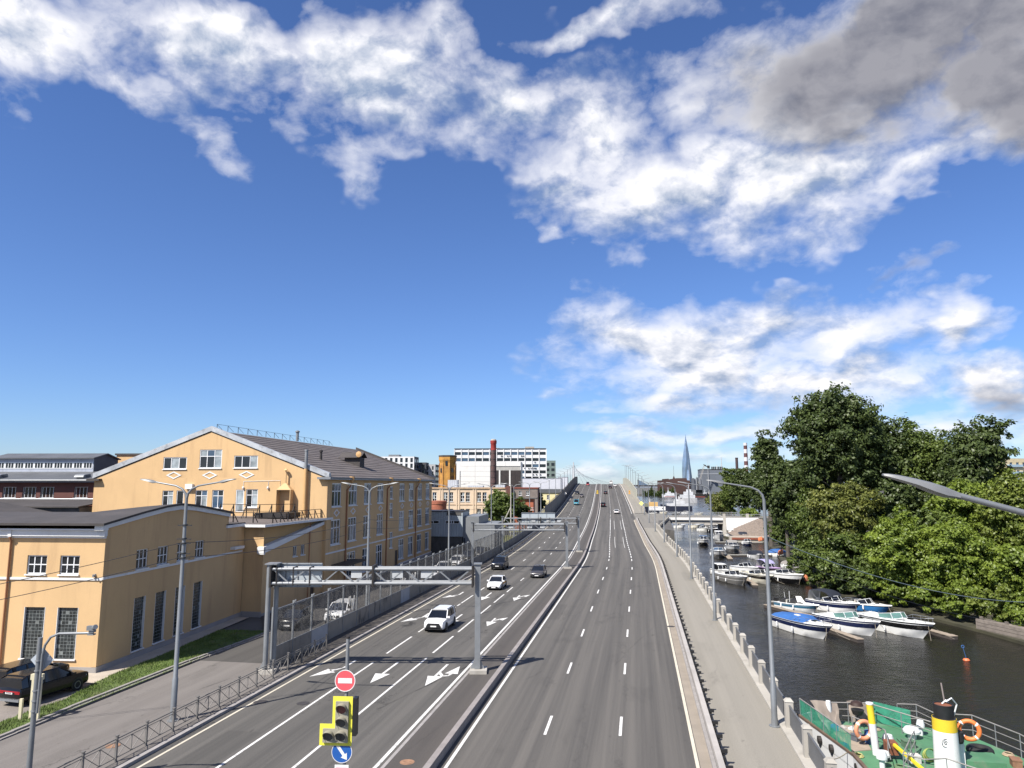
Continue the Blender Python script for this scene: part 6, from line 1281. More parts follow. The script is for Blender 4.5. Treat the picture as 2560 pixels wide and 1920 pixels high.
# gravel slope of small stones, low white kerb wall
def gz_(x, y): return -1.1 + max(0, (y - 203) / 18) * max(0, min(3.8, (x - 25) * .43))
mb = MB()
for i in range(6):
    for j in range(6):
        q = [(25 + (i + a) * 1.7, 203 + (j + b_) * 3.0) for a, b_ in ((0, 0), (1, 0), (1, 1), (0, 1))]; mb.add([(x, y, gz_(x, y)) for x, y in q], [(0, 1, 2, 3)])
struct(mb.build('gravel_slope', M('pinkish gravel', (.20, .165, .14), .95, .3, 6., .05, 9)))
gs = MB()
for i in range(2600):
    x = rnd.uniform(25.2, 35); y = rnd.uniform(203, 220.8); z = gz_(x, y); r_ = rnd.uniform(.08, .2)
    gs.add([(x - r_, y - r_, z), (x + r_, y - r_ * .6, z), (x + r_ * .7, y + r_, z + .02), (x - r_ * .8, y + r_ * .8, z + .03), (x, y - r_ * .3, z + r_ * 1.1)], [(0, 1, 4), (1, 2, 4), (2, 3, 4), (3, 0, 4)])
o = gs.build('gravel', M('pinkish stones', (.26, .21, .175), .9, .4, 3.)); o['kind'] = 'stuff'; tag(o, 'pinkish gravel stones on the slope beside the white abutment', 'gravel')
o = thing('landing_wall', 'low pale landing wall with rusty red timber edge below the gravel slope', 'wall', (24.6, 200.6, 0)); MB().box(-1, 8.5, 0, 2.6, -2.6, -1.0).build('wall', BEIGE, o); MB().box(-.5, 8.4, -.2, 0, -1.75, -1.25).build('timber_edge', M('rusty red timber', (.24, .07, .04), .8, .2, 2.), o)
# ------------------------------------------------------------------ ramp parapet on the river side
PAR = M('pale green beige panel', (.45, .44, .36), .7, .06, .4, stain=((.3, .29, .24), .4, (.4, .4, .15), .5)); par_ = thing('ramp_parapet', 'tall pale beige parapet wall along the river edge of the ramp', 'parapet', (0, 0, 0)); s = 330.
while s < 545:
    a, c = rp(7.2, s), rp(7.2, s + 5); MB().hexa([(a[0] - .12, a[1], a[2] - .1), (a[0] + .12, a[1], a[2] - .1), (c[0] + .12, c[1] - .03, c[2] - .1), (c[0] - .12, c[1] - .03, c[2] - .1), (a[0] - .12, a[1], a[2] + 4.3), (a[0] + .12, a[1], a[2] + 4.3), (c[0] + .12, c[1] - .03, c[2] + 4.3), (c[0] - .12, c[1] - .03, c[2] + 4.3)]).build('wall_panel', PAR, par_); s += 5
o = thing('ramp_railing', 'low pale railing wall beside the ramp pavement below the tall parapet', 'railing', (0, 0, 0)); s = 266.
while s < 330: a, c = rp(7.3, s), rp(7.3, s + 3.2); MB().hexa([(a[0] - .1, a[1], a[2] - .1), (a[0] + .1, a[1], a[2] - .1), (c[0] + .1, c[1] - .05, c[2] - .1), (c[0] - .1, c[1] - .05, c[2] - .1), (a[0] - .1, a[1], a[2] + 1.1), (a[0] + .1, a[1], a[2] + 1.1), (c[0] + .1, c[1] - .05, c[2] + 1.1), (c[0] - .1, c[1] - .05, c[2] + 1.1)]).build('panel', BEIGE, o); s += 3.2
# ------------------------------------------------------------------ moored working vessel at the quay
GRN = M('green deck paint', (.075, .205, .105), .7, .18, .8, .004, 20, stain=((.17, .22, .15), .65, (1.2, 1.2, 1.2), .5)); HUW = M('white hull paint', (.68, .69, .70), .5, .06, .8, stain=((.35, .25, .18), .5, (1, 1, .4), .58)); NET = bpy.data.materials.new('green debris netting'); NET.use_nodes = True
k = NT(NET.node_tree); b = k.n['Principled BSDF']; b.inputs['Base Color'].default_value = (.03, .24, .15, 1); b.inputs['Roughness'].default_value = .7; t_ = k.new('ShaderNodeTexCoord').outputs['Object']; k.put(b.inputs['Alpha'], k.ramp(k.noise(t_, 3., 5, .6), .3, .7, .55, .9))
ves = thing('working_vessel', 'white working vessel with green deck and yellow-banded funnel moored at the quay', 'ship', (0, 0, 0))
pl_ = [(8.45, 44.3), (9.3, 45.1), (12.6, 45.4), (15., 45.2), (17.2, 43.7), (18.4, 40.6), (18.9, 36), (18.9, 24), (16, 16), (12, 16), (10., 24), (9.75, 38.4)]
MB().prism(pl_, -3.2, -.55).build('hull', HUW, ves); MB().prism([(x + (13.5 - x) * .03, y + (32 - y) * .015) for x, y in pl_], -.55, -.42).build('deck', GRN, ves)
bw = MB()
for (a, c) in ((0, 11), (0, 1), (11, 10)):
    p, q = pl_[a], pl_[c]; bw.hexa([(p[0], p[1], -.6), (q[0], q[1], -.6), (q[0] + .12, q[1], -.6), (p[0] + .12, p[1], -.6), (p[0], p[1], .0), (q[0], q[1], .0), (q[0] + .12, q[1], .0), (p[0] + .12, p[1], .0)])
bw.build('bulwark', HUW, ves); MB().bar((8.5, 44.3, .05), (9.8, 38.4, .05), .16, .1).bar((9.8, 38.4, .05), (10.05, 30, .05), .16, .1).build('bulwark_cap', M('brown wooden cap', (.13, .085, .06), .8, .2, 2.), ves)
for y in (41.6, 40.4, 38., 36.8): MB().lathe([(.02, -.1), (.2, -.06), (.2, .1), (.1, .12)], 12, (8.98 + (41.6 - y) * .23 - .03, y, -.38), 'x').build('hawse_hole', STEELD, ves)
for (a, c) in (((8.6, 44.2), (9.75, 38.6)),): MB().add([(a[0], a[1], .05), (c[0], c[1], .05), (c[0], c[1], .95), (a[0], a[1], .95)], [(0, 1, 2, 3)]).build('netting', NET, ves)
MB().add([(12.7, 45.2, -.4), (14.3, 44.2, -.4), (14.3, 44.2, .6), (12.7, 45.2, .7)], [(0, 1, 2, 3)]).build('netting', NET, ves)
def pipe_rail(pts, zs=(.35, .75, 1.1), z0=-.42, r=.03, name='deck_railing', step=1.4):
    m = MB()
    for z in zs: m.tube([(x, y, z0 + z) for x, y in pts], r if z == zs[-1] else r * .65, 6)
    o = m.build(name, M('weathered rail', (.33, .31, .29), .6, .15, 2., met=.3), ves, True)
    for (a, c) in zip(pts[:-1], pts[1:]):
        d_ = math.dist(a, c); n = max(1, round(d_ / step))
        for i in range(n): MB().tube([(a[0] + (c[0] - a[0]) * i / n, a[1] + (c[1] - a[1]) * i / n, z0), (a[0] + (c[0] - a[0]) * i / n, a[1] + (c[1] - a[1]) * i / n, z0 + zs[-1])], .024, 6).build('stanchion', GALV, o)
pipe_rail([(13.9, 45.0), (14.9, 45.05), (15.3, 43.6)]); pipe_rail([(15.3, 43.6), (17.1, 43.55), (18.1, 40.8), (18.5, 37.5), (18.6, 30)]); pipe_rail([(8.6, 44.2), (9.75, 38.6)], (.5, 1.35))
pipe_rail([(9.9, 44.6), (12.6, 44.9)], (.4, .75, 1.1)); pipe_rail([(12.6, 44.8), (14.6, 42.2)], (.6, 1.05)); pipe_rail([(13.25, 40.6), (11.6, 37.2), (12.3, 36.6), (13.3, 36.9), (14.3, 35.6)], (.55, 1.05)); pipe_rail([(10.9, 42.6), (11.9, 40.6), (11.3, 38.0)], (.5, 1.0))
fx, fy = 13.95, 38.6
fn_ = MB().lathe([(.56, -.42), (.52, 1.35)], 28, (fx, fy, 0)).build('funnel', M('white funnel paint', (.76, .75, .74), .5, .04, 1.5, stain=((.5, .4, .3), .4, (2, 2, 1), .62)), ves, True)
MB().lathe([(.525, 1.35), (.515, 1.9)], 28, (fx, fy, 0)).build('yellow_band', M('yellow funnel band', (.72, .50, .03), .5, .05, 2.), fn_, True); MB().lathe([(.50, 1.9), (.43, 1.93), (.43, 2.5), (.38, 2.5), (.36, 1.98), (.05, 1.96)], 28, (fx, fy, 0)).build('black_top', M('sooty black steel', (.02, .02, .022), .5, .3, 3., met=.2), fn_, True)
MB().lathe([(.375, 2.46), (.372, 2.1)], 24, (fx, fy, 0)).build('rusty_lining', M('rust', (.20, .07, .035), .85, .3, 4.), fn_)
em = MB(); em.torus(.17, .012, (fx - .19, fy - .505, .9), 'y', 24, 5); em.tube([(fx - .19 + .1 * math.cos(a) * (1 - a / 9), fy - .515, .9 + .1 * math.sin(a) * (1 - a / 9)) for a in [i * .4 for i in range(20)]], .011, 5); em.build('funnel_emblem', PLASTB, fn_)
MB().box(fx + .35, fx + .9, fy + .3, fy + .5, -.42, .75).build('white_locker', HUW, ves); MB().lathe([(.25, 0), (.3, .1), (.3, .5), (.1, .55)], 14, (fx + .55, fy + .2, .75)).build('black_vent', BLACK, ves)
MB().tube([(fx + .55, fy + 1.0, 1.2), (fx + .35, fy + 1.0, 3.2)], .035, 6).build('rod_mast', M('dull brown rod', (.3, .25, .23)), ves)
MB().tube([(fx + .35, fy + .5, 1.5), (fx + .5, fy + .4, 2.3), (fx + .25, fy + .3, 2.6), (fx + .02, fy + .2, 2.45)], .035, 6).tube([(fx + .5, fy + .5, 1.5), (fx + .75, fy + .4, 2.4), (fx + .5, fy + .3, 2.7), (fx + .2, fy + .2, 2.55)], .035, 6).build('white_hoses', PVC, ves, True)
ms = MB().tube([(11.25, 40.0, -.42), (11.15, 40.0, 1.05)], .17, 14).build('mast', HUW, ves, True); MB().tube([(11.15, 40.0, 1.05), (11.08, 40.0, 1.95)], .165, 14).build('yellow_mast_top', M('yellow paint', (.74, .56, .03), .5), ms, True); MB().tube([(11.08, 40, 1.95), (11.08, 40, 2.02)], .18, 14).build('cap', HUW, ms)
def mushroom(x, y, r, h): MB().lathe([(r * .5, -.42), (r * .5, -.42 + h * .5), (r, -.42 + h * .55), (r * 1.02, -.42 + h * .75), (r * .75, -.42 + h), (.04, -.4 + h)], 18, (x, y, 0)).build('mushroom_vent', HUW, ves, True)
for a in ((13.85, 42.8, .42, .55), (14.5, 43.4, .2, .75), (12.1, 40.9, .27, .7), (11.0, 38.3, .25, .75), (10.1, 44.2, .16, 1.3), (11.35, 39.2, .3, .45)): mushroom(*a)
MB().box(14.9, 16.6, 38.9, 40.3, -.42, -.1).build('green_hatch', GRN, ves); MB().box(13.0, 13.04, 39.2, 42.6, -.43, -.405).build('deck_seam', STEELD, ves)
MB().prism([(9.9, 44.0), (11.6, 44.4), (11.2, 40.6), (10.2, 40.2)], -.42, -.38).build('wooden_grating', PLK, ves)
MB().box(11.6, 12.1, 39.4, 40.0, -.2, .35).build('winch', M('rust', (.20, .07, .035)), ves); MB().bar((11.9, 39.4, .3), (12.6, 37.6, -.2), .12, .12).build('yellow_boom', M('yellow paint', (.74, .56, .03)), ves)
for (x, y, z, rz, lb) in ((11.05, 41.2, .35, 20, 'faded orange lifebuoy hanging by the yellow-topped mast'), (15.5, 39.9, 1.0, -15, 'bright orange lifebuoy on the rail beside the funnel')):
    o = thing('lifebuoy', lb, 'lifebuoy', (x, y, z), R(rz)); rm = .42
    MB().torus(rm, .105, (0, 0, 0), 'y', 28, 10).build('ring', M('orange %d' % rz, (.80, .20, .05) if rz < 0 else (.72, .30, .17), .55, .08, 2.), o, True)
    for q in range(4): a = R(45 + 90 * q); MB().torus(rm, .11, (0, 0, 0), 'y', 3, 10, a - .1, a + .1).build('white_band', SGW, o)
o = thing('tyre_fender', 'old black tyre lying on the green deck near the funnel', 'tyre', (16.3, 40.9, -.22)); MB().torus(.42, .19, (0, 0, 0), 'z', 26, 12).build('tyre', BLACK, o, True)
o = thing('kettle_grill', 'black kettle barbecue with lifted lid on the stern', 'grill', (11.55, 44.0, -.4)); MB().lathe([(.05, .65), (.25, .7), (.34, .95), (.3, .95)], 16).build('bowl', PLASTB, o, True); MB().lathe([(.34, 0), (.28, .16), (.05, .25)], 16, (.0, .1, 1.15)).build('lid', M('black brown enamel', (.04, .02, .015)), o, True); [MB().tube([(0, 0, .7), (.3 * math.cos(a), .3 * math.sin(a), 0)], .018, 6).build('leg', STEELD, o) for a in (0, 2.1, 4.2)]
def cloth(label, pts, mat, cat='tarpaulin', name='tarpaulin'):
    A_, B_, C_, D_ = [Vector(p) for p in pts]; n = 10; vs = []; fs = []
    for i in range(n + 1):
        for j in range(n + 1):
            u_, v_ = i / n, j / n; p = A_.lerp(B_, u_).lerp(D_.lerp(C_, u_), v_); w = .07 * math.sin(u_ * 17 + v_ * 3) + .04 * math.sin(v_ * 9 + u_ * 5); vs.append((p.x + w, p.y + w * .7, p.z + .05 * math.sin(u_ * 6)))
    for i in range(n):
        for j in range(n): fs.append((i * (n + 1) + j, (i + 1) * (n + 1) + j, (i + 1) * (n + 1) + j + 1, i * (n + 1) + j + 1))
    o = MB().add(vs, fs).build(name, mat, None, True); tag(o, label, cat)
TRP = M('brown grey tarpaulin', (.27, .225, .19), .85, .12, 1.)
cloth('brown grey tarpaulin hung over the stern rail of the vessel', [(9.1, 44.0, .9), (10.7, 44.4, .75), (10.6, 44.0, -.3), (9.6, 43.4, -.35)], TRP); cloth('grey tarpaulin hung beside the kettle barbecue', [(11.2, 44.8, .75), (12.5, 44.9, .75), (12.5, 44.7, -.35), (11.3, 44.5, -.3)], TRP)
for i, (x, y, c, lb) in enumerate(((10.2, 43.4, (.03, .12, .42), 'blue plastic bag among clutter on the stern'), (10.55, 43.2, (.36, .33, .30), 'grey rag heap among clutter on the stern'), (11.0, 43.0, (.6, .58, .55), 'white rag heap beside the faded lifebuoy'), (9.9, 40.6, (.03, .14, .45), 'blue bag behind the green netting'))):
    r_ = random.Random(i); o = MB().lathe([(.1, 0), (.28, .05), (.25, .2), (.05, .3)], 9).build('deck_clutter', M('clutter %d' % i, c, .8, .2, 4., .05, 6), None, True, loc=(x, y, -.4)); o.scale = (1, r_.uniform(.6, 1.3), r_.uniform(.8, 1.2)); tag(o, lb, 'bag' if 'bag' in lb else 'rags')
o = thing('rope_coil', 'green and yellow mooring ropes hanging beside the funnel', 'rope', (13.35, 38.9, -.4)); [MB().torus(.22 + .02 * q, .025, (0, .05 * q, .55 - .04 * q), 'y', 16, 5).build('loop', M('rope %d' % (q % 2), ((.10, .22, .06), (.45, .42, .12))[q % 2], .9), o) for q in range(5)]
CLT = [(10.5, 42.3, 'box', (.36, .30, .22), 'small wooden crate on the stern grating'), (10.9, 41.9, 'box', (.10, .11, .13), 'dark toolbox beside the faded lifebuoy'), (12.4, 43.9, 'coil', (.36, .31, .22), 'coil of pale rope under the stern rail'), (15.2, 42.6, 'coil', (.30, .27, .22), 'coil of grey rope beside the tyre'), (11.4, 41.6, 'barrel', (.05, .13, .33), 'blue plastic barrel near the mast'), (12.7, 39.3, 'box', (.55, .54, .50), 'white locker box by the yellow boom'), (10.3, 39.6, 'coil', (.42, .39, .16), 'coil of yellowish rope inside the bulwark'), (17.3, 39.6, 'box', (.24, .12, .07), 'rusty steel box by the outer rail'), (17.6, 41.0, 'coil', (.40, .30, .20), 'coil of tan rope hung at the outer rail'), (9.6, 42.8, 'barrel', (.45, .44, .40), 'pale bucket behind the green netting'), (13.2, 41.4, 'box', (.09, .16, .10), 'low green locker on the deck'), (11.8, 38.4, 'coil', (.12, .2, .1), 'coil of green rope by the deck rail')]
for i, (x, y, kd, c, lb) in enumerate(CLT):
    mt = M('clutter item %d' % i, c, .8, .2, 4., .01, 20, stain=((.15, .09, .06), .5, (4, 4, 4), .55))
    o = thing('deck_' + {'box': 'box', 'coil': 'rope_coil', 'barrel': 'barrel'}[kd], lb, {'box': 'box', 'coil': 'rope', 'barrel': 'barrel'}[kd], (x, y, -.42), R(37 * i))
    if kd == 'box': MB().box(-.28, .28, -.2, .2, 0, .3).build('body', mt, o); MB().box(-.3, .3, -.22, .22, .3, .35).build('lid', mt, o)
    elif kd == 'barrel': MB().lathe([(.2, 0), (.23, .2), (.23, .45), (.2, .6)], 14).build('body', mt, o, True); MB().lathe([(.21, .58), (.21, .63), (.05, .63)], 14).build('lid', mt, o)
    else: [MB().torus(.24 - .03 * q, .03, (0, 0, .04 + .035 * q), 'z', 18, 6).build('turn', mt, o) for q in range(3)]
for j, (a, c, sg_) in enumerate((((9.7, 39, .0), (7.6, 36.5, .6), .3), ((8.6, 44.2, .0), (7.6, 47.5, .6), .25))): wire('mooring_rope', ('mooring rope from the vessel bulwark to the near quay post', 'mooring rope from the vessel stern to the quay railing')[j], a, c, sg_, .025, M('old rope', (.3, .26, .2)))
# cables slung over the channel towards the trees
TQ = M('blue green cable wrap', (.15, .19, .20), .6, .1, 4.)
wire('overhead_cable', 'thick wrapped cable slung from the nearest river lamp across the boats', (6.85, 42.0, 9.95), (28.5, 57.5, 4.6), 1.0, .026, TQ, 30)
wire('overhead_cable', 'thin black cable slung from the nearest river lamp above the near cruisers', (6.85, 42.0, 9.3), (28.5, 57.5, 2.9), .9, .014, None, 26)
wire('overhead_cable', 'thin black cable looping from the second river lamp towards the gravel slope', (6.85, 72.3, 11.2), (7.0, 101.8, 11.0), .9, .014, None, 26)
# ------------------------------------------------------------------ trees
def leafmat(name, c0, c1, tr=.35):
    c0 = [x * .92 for x in c0]; c1 = [x * .92 for x in c1]
    m = bpy.data.materials.new(name); m.use_nodes = True; k = NT(m.node_tree); k.n.clear()
    g = k.new('ShaderNodeNewGeometry'); t = k.new('ShaderNodeTexCoord').outputs['Object']
    f = k.math('ADD', k.math('MULTIPLY', g.outputs['Random Per Island'], .55), k.math('MULTIPLY', k.ramp(k.noise(t, .45, 3, .6), .3, .7), .45))
    col = k.mix(f, rgba(c0), rgba(c1))
    d_ = k.new('ShaderNodeBsdfDiffuse'); k.put(d_.inputs[0], col); tl_ = k.new('ShaderNodeBsdfTranslucent'); k.put(tl_.inputs[0], k.mix(.5, col, rgba((c1[0] * 1.2, c1[1] * 1.2, c1[2] * .6))))
    gl = k.new('ShaderNodeBsdfGlossy'); gl.inputs['Roughness'].default_value = .45; gl.inputs[0].default_value = (.5, .5, .5, 1)
    mx = k.new('ShaderNodeMixShader'); mx.inputs[0].default_value = tr; k.l.new(d_.outputs[0], mx.inputs[1]); k.l.new(tl_.outputs[0], mx.inputs[2])
    m2 = k.new('ShaderNodeMixShader'); m2.inputs[0].default_value = .035; k.l.new(mx.outputs[0], m2.inputs[1]); k.l.new(gl.outputs[0], m2.inputs[2])
    out = k.new('ShaderNodeOutputMaterial'); k.l.new(m2.outputs[0], out.inputs[0]); return m
LEAF = {'d': leafmat('dark foliage', (.026, .043, .015), (.105, .140, .042), .25), 'm': leafmat('mid green foliage', (.040, .068, .017), (.150, .195, .045), .3), 'b': leafmat('bright maple foliage', (.068, .112, .018), (.245, .310, .048), .35),
        'y': leafmat('yellowing foliage', (.062, .085, .020), (.205, .215, .052), .3), 'y2': leafmat('yellow green foliage', (.065, .100, .018), (.220, .260, .050), .33)}
BARK = M('grey bark', (.10, .085, .07), .95, .3, 2., .03, 10)
def tree(label, x, y, z0, zc, rx, rz, kind, nleaf, ls, seed, ry=None, group=None, name='tree', wind=0., nclump=None, trunk_r=None):
    rg = np.random.default_rng(seed); ry = ry or rx
    o = thing(name, label, 'tree' if name == 'tree' else 'bush', (x, y, z0), 0., group)
    nc = nclump or int(60 + 4.5 * rx * rz)
    d = rg.normal(size=(nc, 3)); d /= np.linalg.norm(d, axis=1)[:, None]; rad = .40 + .60 * rg.random(nc) ** .55
    ph = np.arctan2(d[:, 1], d[:, 0]); lob = 1 + .13 * np.sin(3 * ph + seed) + .10 * np.sin(7 * d[:, 2] + seed * 1.7 + 2 * ph) - .10 * rg.random(nc) + .22 * (rg.random(nc) < .08)
    c = d * (rad * lob)[:, None] * np.array([rx, ry, rz]) * .9
    c[:, 2] += zc - z0; c[:, 0] += wind * (c[:, 2] - (zc - z0))
    mr = (rx * ry * rz) ** (1 / 3); cr = (.13 + .15 * rg.random(nc)) * mr
    # every clump is a handful of looser sprays
    ns = 6; so = rg.normal(size=(nc, ns, 3)) * np.array([.62, .62, .42]); sc_ = (c[:, None, :] + so * cr[:, None, None]).reshape(-1, 3); sr = np.repeat(cr, ns) * (.25 + .35 * rg.random(nc * ns))
    per = rg.multinomial(nleaf, sr ** 2 / np.sum(sr ** 2)); idx = np.repeat(np.arange(nc * ns), per); n = len(idx)
    q = rg.normal(size=(n, 3)) * np.array([.62, .62, .40]); p = sc_[idx] + q * sr[idx][:, None]
    up = p - np.array([0, 0, zc - z0]); up /= np.linalg.norm(up, axis=1)[:, None] + 1e-9
    nrm = q * .7 + up * .35 + rg.normal(size=(n, 3)) * .5 + np.array([0, 0, .45]); nrm /= np.linalg.norm(nrm, axis=1)[:, None]
    a = np.cross(nrm, rg.normal(size=(n, 3))); a /= np.linalg.norm(a, axis=1)[:, None] + 1e-9; b_ = np.cross(nrm, a)
    s_ = ls * (.6 + .8 * rg.random(n))[:, None]
    # each leaf spray: a pointed kite
    v = np.stack([p - a * s_ * .55, p + b_ * s_ * .34, p + a * s_ * .6, p - b_ * s_ * .34], axis=1).reshape(-1, 3)
    me = bpy.data.meshes.new('crown'); me.vertices.add(n * 4); me.vertices.foreach_set('co', v.ravel()); me.loops.add(n * 4); me.loops.foreach_set('vertex_index', np.arange(n * 4)); me.polygons.add(n); me.polygons.foreach_set('loop_start', np.arange(0, n * 4, 4)); me.polygons.foreach_set('loop_total', np.full(n, 4)); me.update(); me.materials.append(LEAF[kind])
    put('crown', me, o)
    tb = MB(); h = zc - z0; r0 = trunk_r or max(.1, .017 * (h + rz)); top = h + rz * .55
    tb.tube([(0, 0, -.3), (.1, .05, h * .3), (-.1, .1, h * .7), (wind * rz * .3, 0, top)], [r0 * 1.2, r0, r0 * .75, r0 * .2], 8)
    order = np.argsort(-cr)[:min(nc, 34)]
    for i in order:
        e = c[i]; s0 = min(max(e[2] - .55 * math.hypot(e[0], e[1]) - .4, h * .25), top * .9); tb.tube([(0, 0, s0), (e[0] * .45, e[1] * .45, s0 + (e[2] - s0) * .35), tuple(e)], [r0 * .38, r0 * .22, r0 * .06], 5, False)
    tb.build('trunk', BARK, o, True)
    return o
GB2 = 'trees on the right river bank'
TREES = [
    ('tall dark willow towering above the other trees on the bank', 32.5, 125, 20.6, 6.8, 8.0, 'd', 62000, .42, -.12),
    ('narrow dark tree standing left of the tall willow', 31.6, 186, 16.6, 3.3, 9.8, 'd', 26000, .5, 0.),
    ('ragged dark tree with leaning side branches at the right of the grove', 50.6, 120, 15.6, 4.5, 8.0, 'd', 34000, .42, .2),
    ('mid green tree between the tall willow and the ragged tree', 46.1, 132, 15.6, 6.2, 7.6, 'm', 38000, .45, 0.),
    ('dark tree close against the right side of the tall willow', 39.2, 130, 17.4, 4.8, 7.2, 'd', 32000, .42, 0.),
    ('dark tree filling the grove below the tall willow', 31.4, 138, 12.0, 5.2, 6., 'd', 28000, .45, 0.),
    ('dark tree behind the narrow tree', 29.0, 153, 11.6, 4.9, 6.4, 'd', 24000, .48, 0.),
    ('mid green tree overhanging the water by the covered boats', 30.2, 131, 6.0, 4.8, 6.5, 'm', 34000, .36, 0.),
    ('low mid green tree overhanging the cream boats', 28.6, 112, 2.2, 4.3, 4.9, 'm', 30000, .33, 0.),
    ('yellowing tree in the middle of the grove', 29.6, 114, 8.0, 4.7, 5.4, 'y', 34000, .34, 0.),
    ('small dark tree behind the near lamp head', 37.9, 118, 8.7, 3.8, 4.4, 'd', 22000, .38, 0.),
    ('bright green maple leaning over the near cruisers', 32.3, 99, 4.0, 4.0, 5.2, 'b', 46000, .30, 0.),
    ('large bright green maple above the orange buoy', 37.2, 96.5, 3.8, 4.7, 5.1, 'b', 52000, .30, 0.),
    ('bright green maple top in the second row behind the buoy maple', 44.0, 110, 9.4, 4.6, 4.0, 'b', 30000, .33, 0.),
    ('yellow green tree at the right edge below the near lamp arm', 46.3, 101, 8.2, 4.2, 5.8, 'y2', 40000, .33, 0.),
    ('low bright maple above the old plank quay', 42.6, 93, 2.7, 4.0, 3.7, 'b', 34000, .30, 0.),
    ('mid green tree squeezed between the two bright maples', 39., 106, 6.3, 2.8, 3.6, 'm', 16000, .33, 0.),
    ('shaded tree at the foot of the bright maples', 37.5, 104, 1.6, 4.5, 3.6, 'm', 20000, .36, 0.),
    ('shaded low tree beside the bimini boat', 32.6, 106, 1.6, 3.6, 3.6, 'm', 16000, .34, 0.),
    ('dark tree in the rear row behind the ragged tree', 58, 134, 9.5, 5.5, 7.0, 'm', 20000, .5, 0.),
    ('dark tree in the rear row right of the yellow green tree', 55, 112, 6., 5., 6.0, 'd', 18000, .5, 0.),
    ('mid green tree in the rear row near the bridge', 33.5, 165, 8.0, 4.5, 6.5, 'd', 18000, .5, 0.),
    ('dark tree above the gravel slope', 37.5, 196, 6.5, 4.5, 6.8, 'd', 18000, .5, 0.),
    ('first dark tree beyond the channel bridge', 31.2, 258, 10.8, 3.0, 8.2, 'm', 16000, .5, 0.),
    ('second dark tree beyond the channel bridge', 34.6, 252, 10.9, 3.2, 8.0, 'd', 16000, .5, 0.),
    ('third dark tree beyond the channel bridge', 38.5, 246, 10.8, 3.4, 7.8, 'd', 16000, .5, 0.),
    ('brownish tree with thin crown in front of the white ships', 29.6, 275, 5.6, 5.2, 4.6, 'y', 6500, .5, -.3),
]
for i, (lb, x, y, zc, rx, rz, kd, n, ls, wd) in enumerate(TREES): tree(lb, x, y, -2.3, zc, rx, rz, kd, n, ls, 100 + i, None, GB2, 'tree', wd)
EDGE = [(24.9, 121, .6, 'm', 'mid green bush hanging over the bow of the black-hulled bowrider'), (26.0, 115, .2, 'm', 'mid green bush at the bank just beyond the life jackets'), (27.6, 108.6, .2, 'd', 'dark bush at the bank below the yellowing tree'), (29.6, 103, .0, 'm', 'mid green bush behind the low bright blue boat'), (31.6, 98.4, -.2, 'b', 'bright green bush behind the large white cruiser'), (33.4, 93.5, -.2, 'b', 'bright green bush at the far end of the plank quay'), (35.2, 89.2, -.1, 'b', 'bright green bush hanging over the start of the plank quay'), (37.0, 86.0, .2, 'y2', 'yellow green bush hanging over the plank quay'), (38.6, 82.5, .4, 'b', 'bright green bush growing above the middle of the plank quay'), (40.5, 77, .2, 'b', 'bright green bush growing above the near end of the plank quay'), (29.6, 134, .8, 'm', 'mid green bush beside the lilac boat'), (32.4, 150, 1., 'd', 'dark bush beside the grey-covered small boat'), (30.6, 168, 1.2, 'm', 'mid green bush at the shore end of the long jetty'), (32.6, 178, 1.6, 'm', 'mid green bush between the long jetty and the far jetty'), (33.4, 192, 1.8, 'd', 'dark bush at the shore end of the far grey jetty')]
for i, (x, y, zc, kd, lb) in enumerate(EDGE): tree(lb, x, y, -2.4, zc, 2.3, 2.2, kd, 9000, .26, 300 + i, None, 'bushes hanging over the water', 'bush', 0., 40, .07)
tree('pale green bush above the gravel slope', 32.8, 230, 1.8, 3.8, 3.0, 1.9, 'b', 9000, .35, 201, None, None, 'bush')
tree('big round bush in front of the peach factory', -34.9, 183, 0, 6.6, 4.1, 4.9, 'm', 34000, .40, 202, None, None, 'bush')
tree('lower dark bush right of the big round bush', -29.9, 187, 0, 5.6, 1.9, 3.0, 'd', 12000, .38, 203, None, None, 'bush')
tree('dark bush in front of the pale yellow house', -31.6, 230, 0, 6.6, 2.1, 3.0, 'd', 12000, .42, 204, None, None, 'bush')
MB_ = MB().add([(-60, 150, .03), (-26.6, 150, .03), (-31.5, 262, .03), (-60, 262, .03)], [(0, 1, 2, 3)]); struct(MB_.build('yard_grass', M('yellowish mown grass', (.19, .19, .06), .95, .3, .4, .03, 8)))
o = thing('iron_fence', 'dark iron bar fence at the edge of the yellowish lawn', 'fence', (-32.5, 168, 0), R(3))
for i in range(40): MB().box(-.03, .03, i * .5, i * .5 + .06, 0, 2.2).build('bar', STEELD, o)
MB().box(-.03, .03, 0, 20, 2., 2.06).box(-.03, .03, 0, 20, .3, .36).build('rail', STEELD, o)
o = thing('leaning_pole', 'concrete lamp column with raking timber strut in front of the bush', 'pole', (-31.0, 176, 0)); MB().tube([(0, 0, 0), (0, 0, 12.5)], [.2, .12], 10).build('column', CONC, o); MB().tube([(-3.4, -1, 0), (-.1, 0, 7.)], .13, 8).build('strut', CONC, o); MB().bar((-.5, 0, 12), (.5, 0, 12), .08).build('crossarm', STEELD, o)
o = thing('pipe_portal', 'grey pipe portal frame beside the noise barrier', 'pipe frame', (-31.2, 196, 0)); MB().tube([(0, 0, 0), (0, 0, 6.3), (2.9, 0, 6.3)], .12, 8).tube([(.6, 1, 0), (.6, 1, 5.7), (2.9, 1, 5.7)], .12, 8).build('pipes', GALV, o, True)
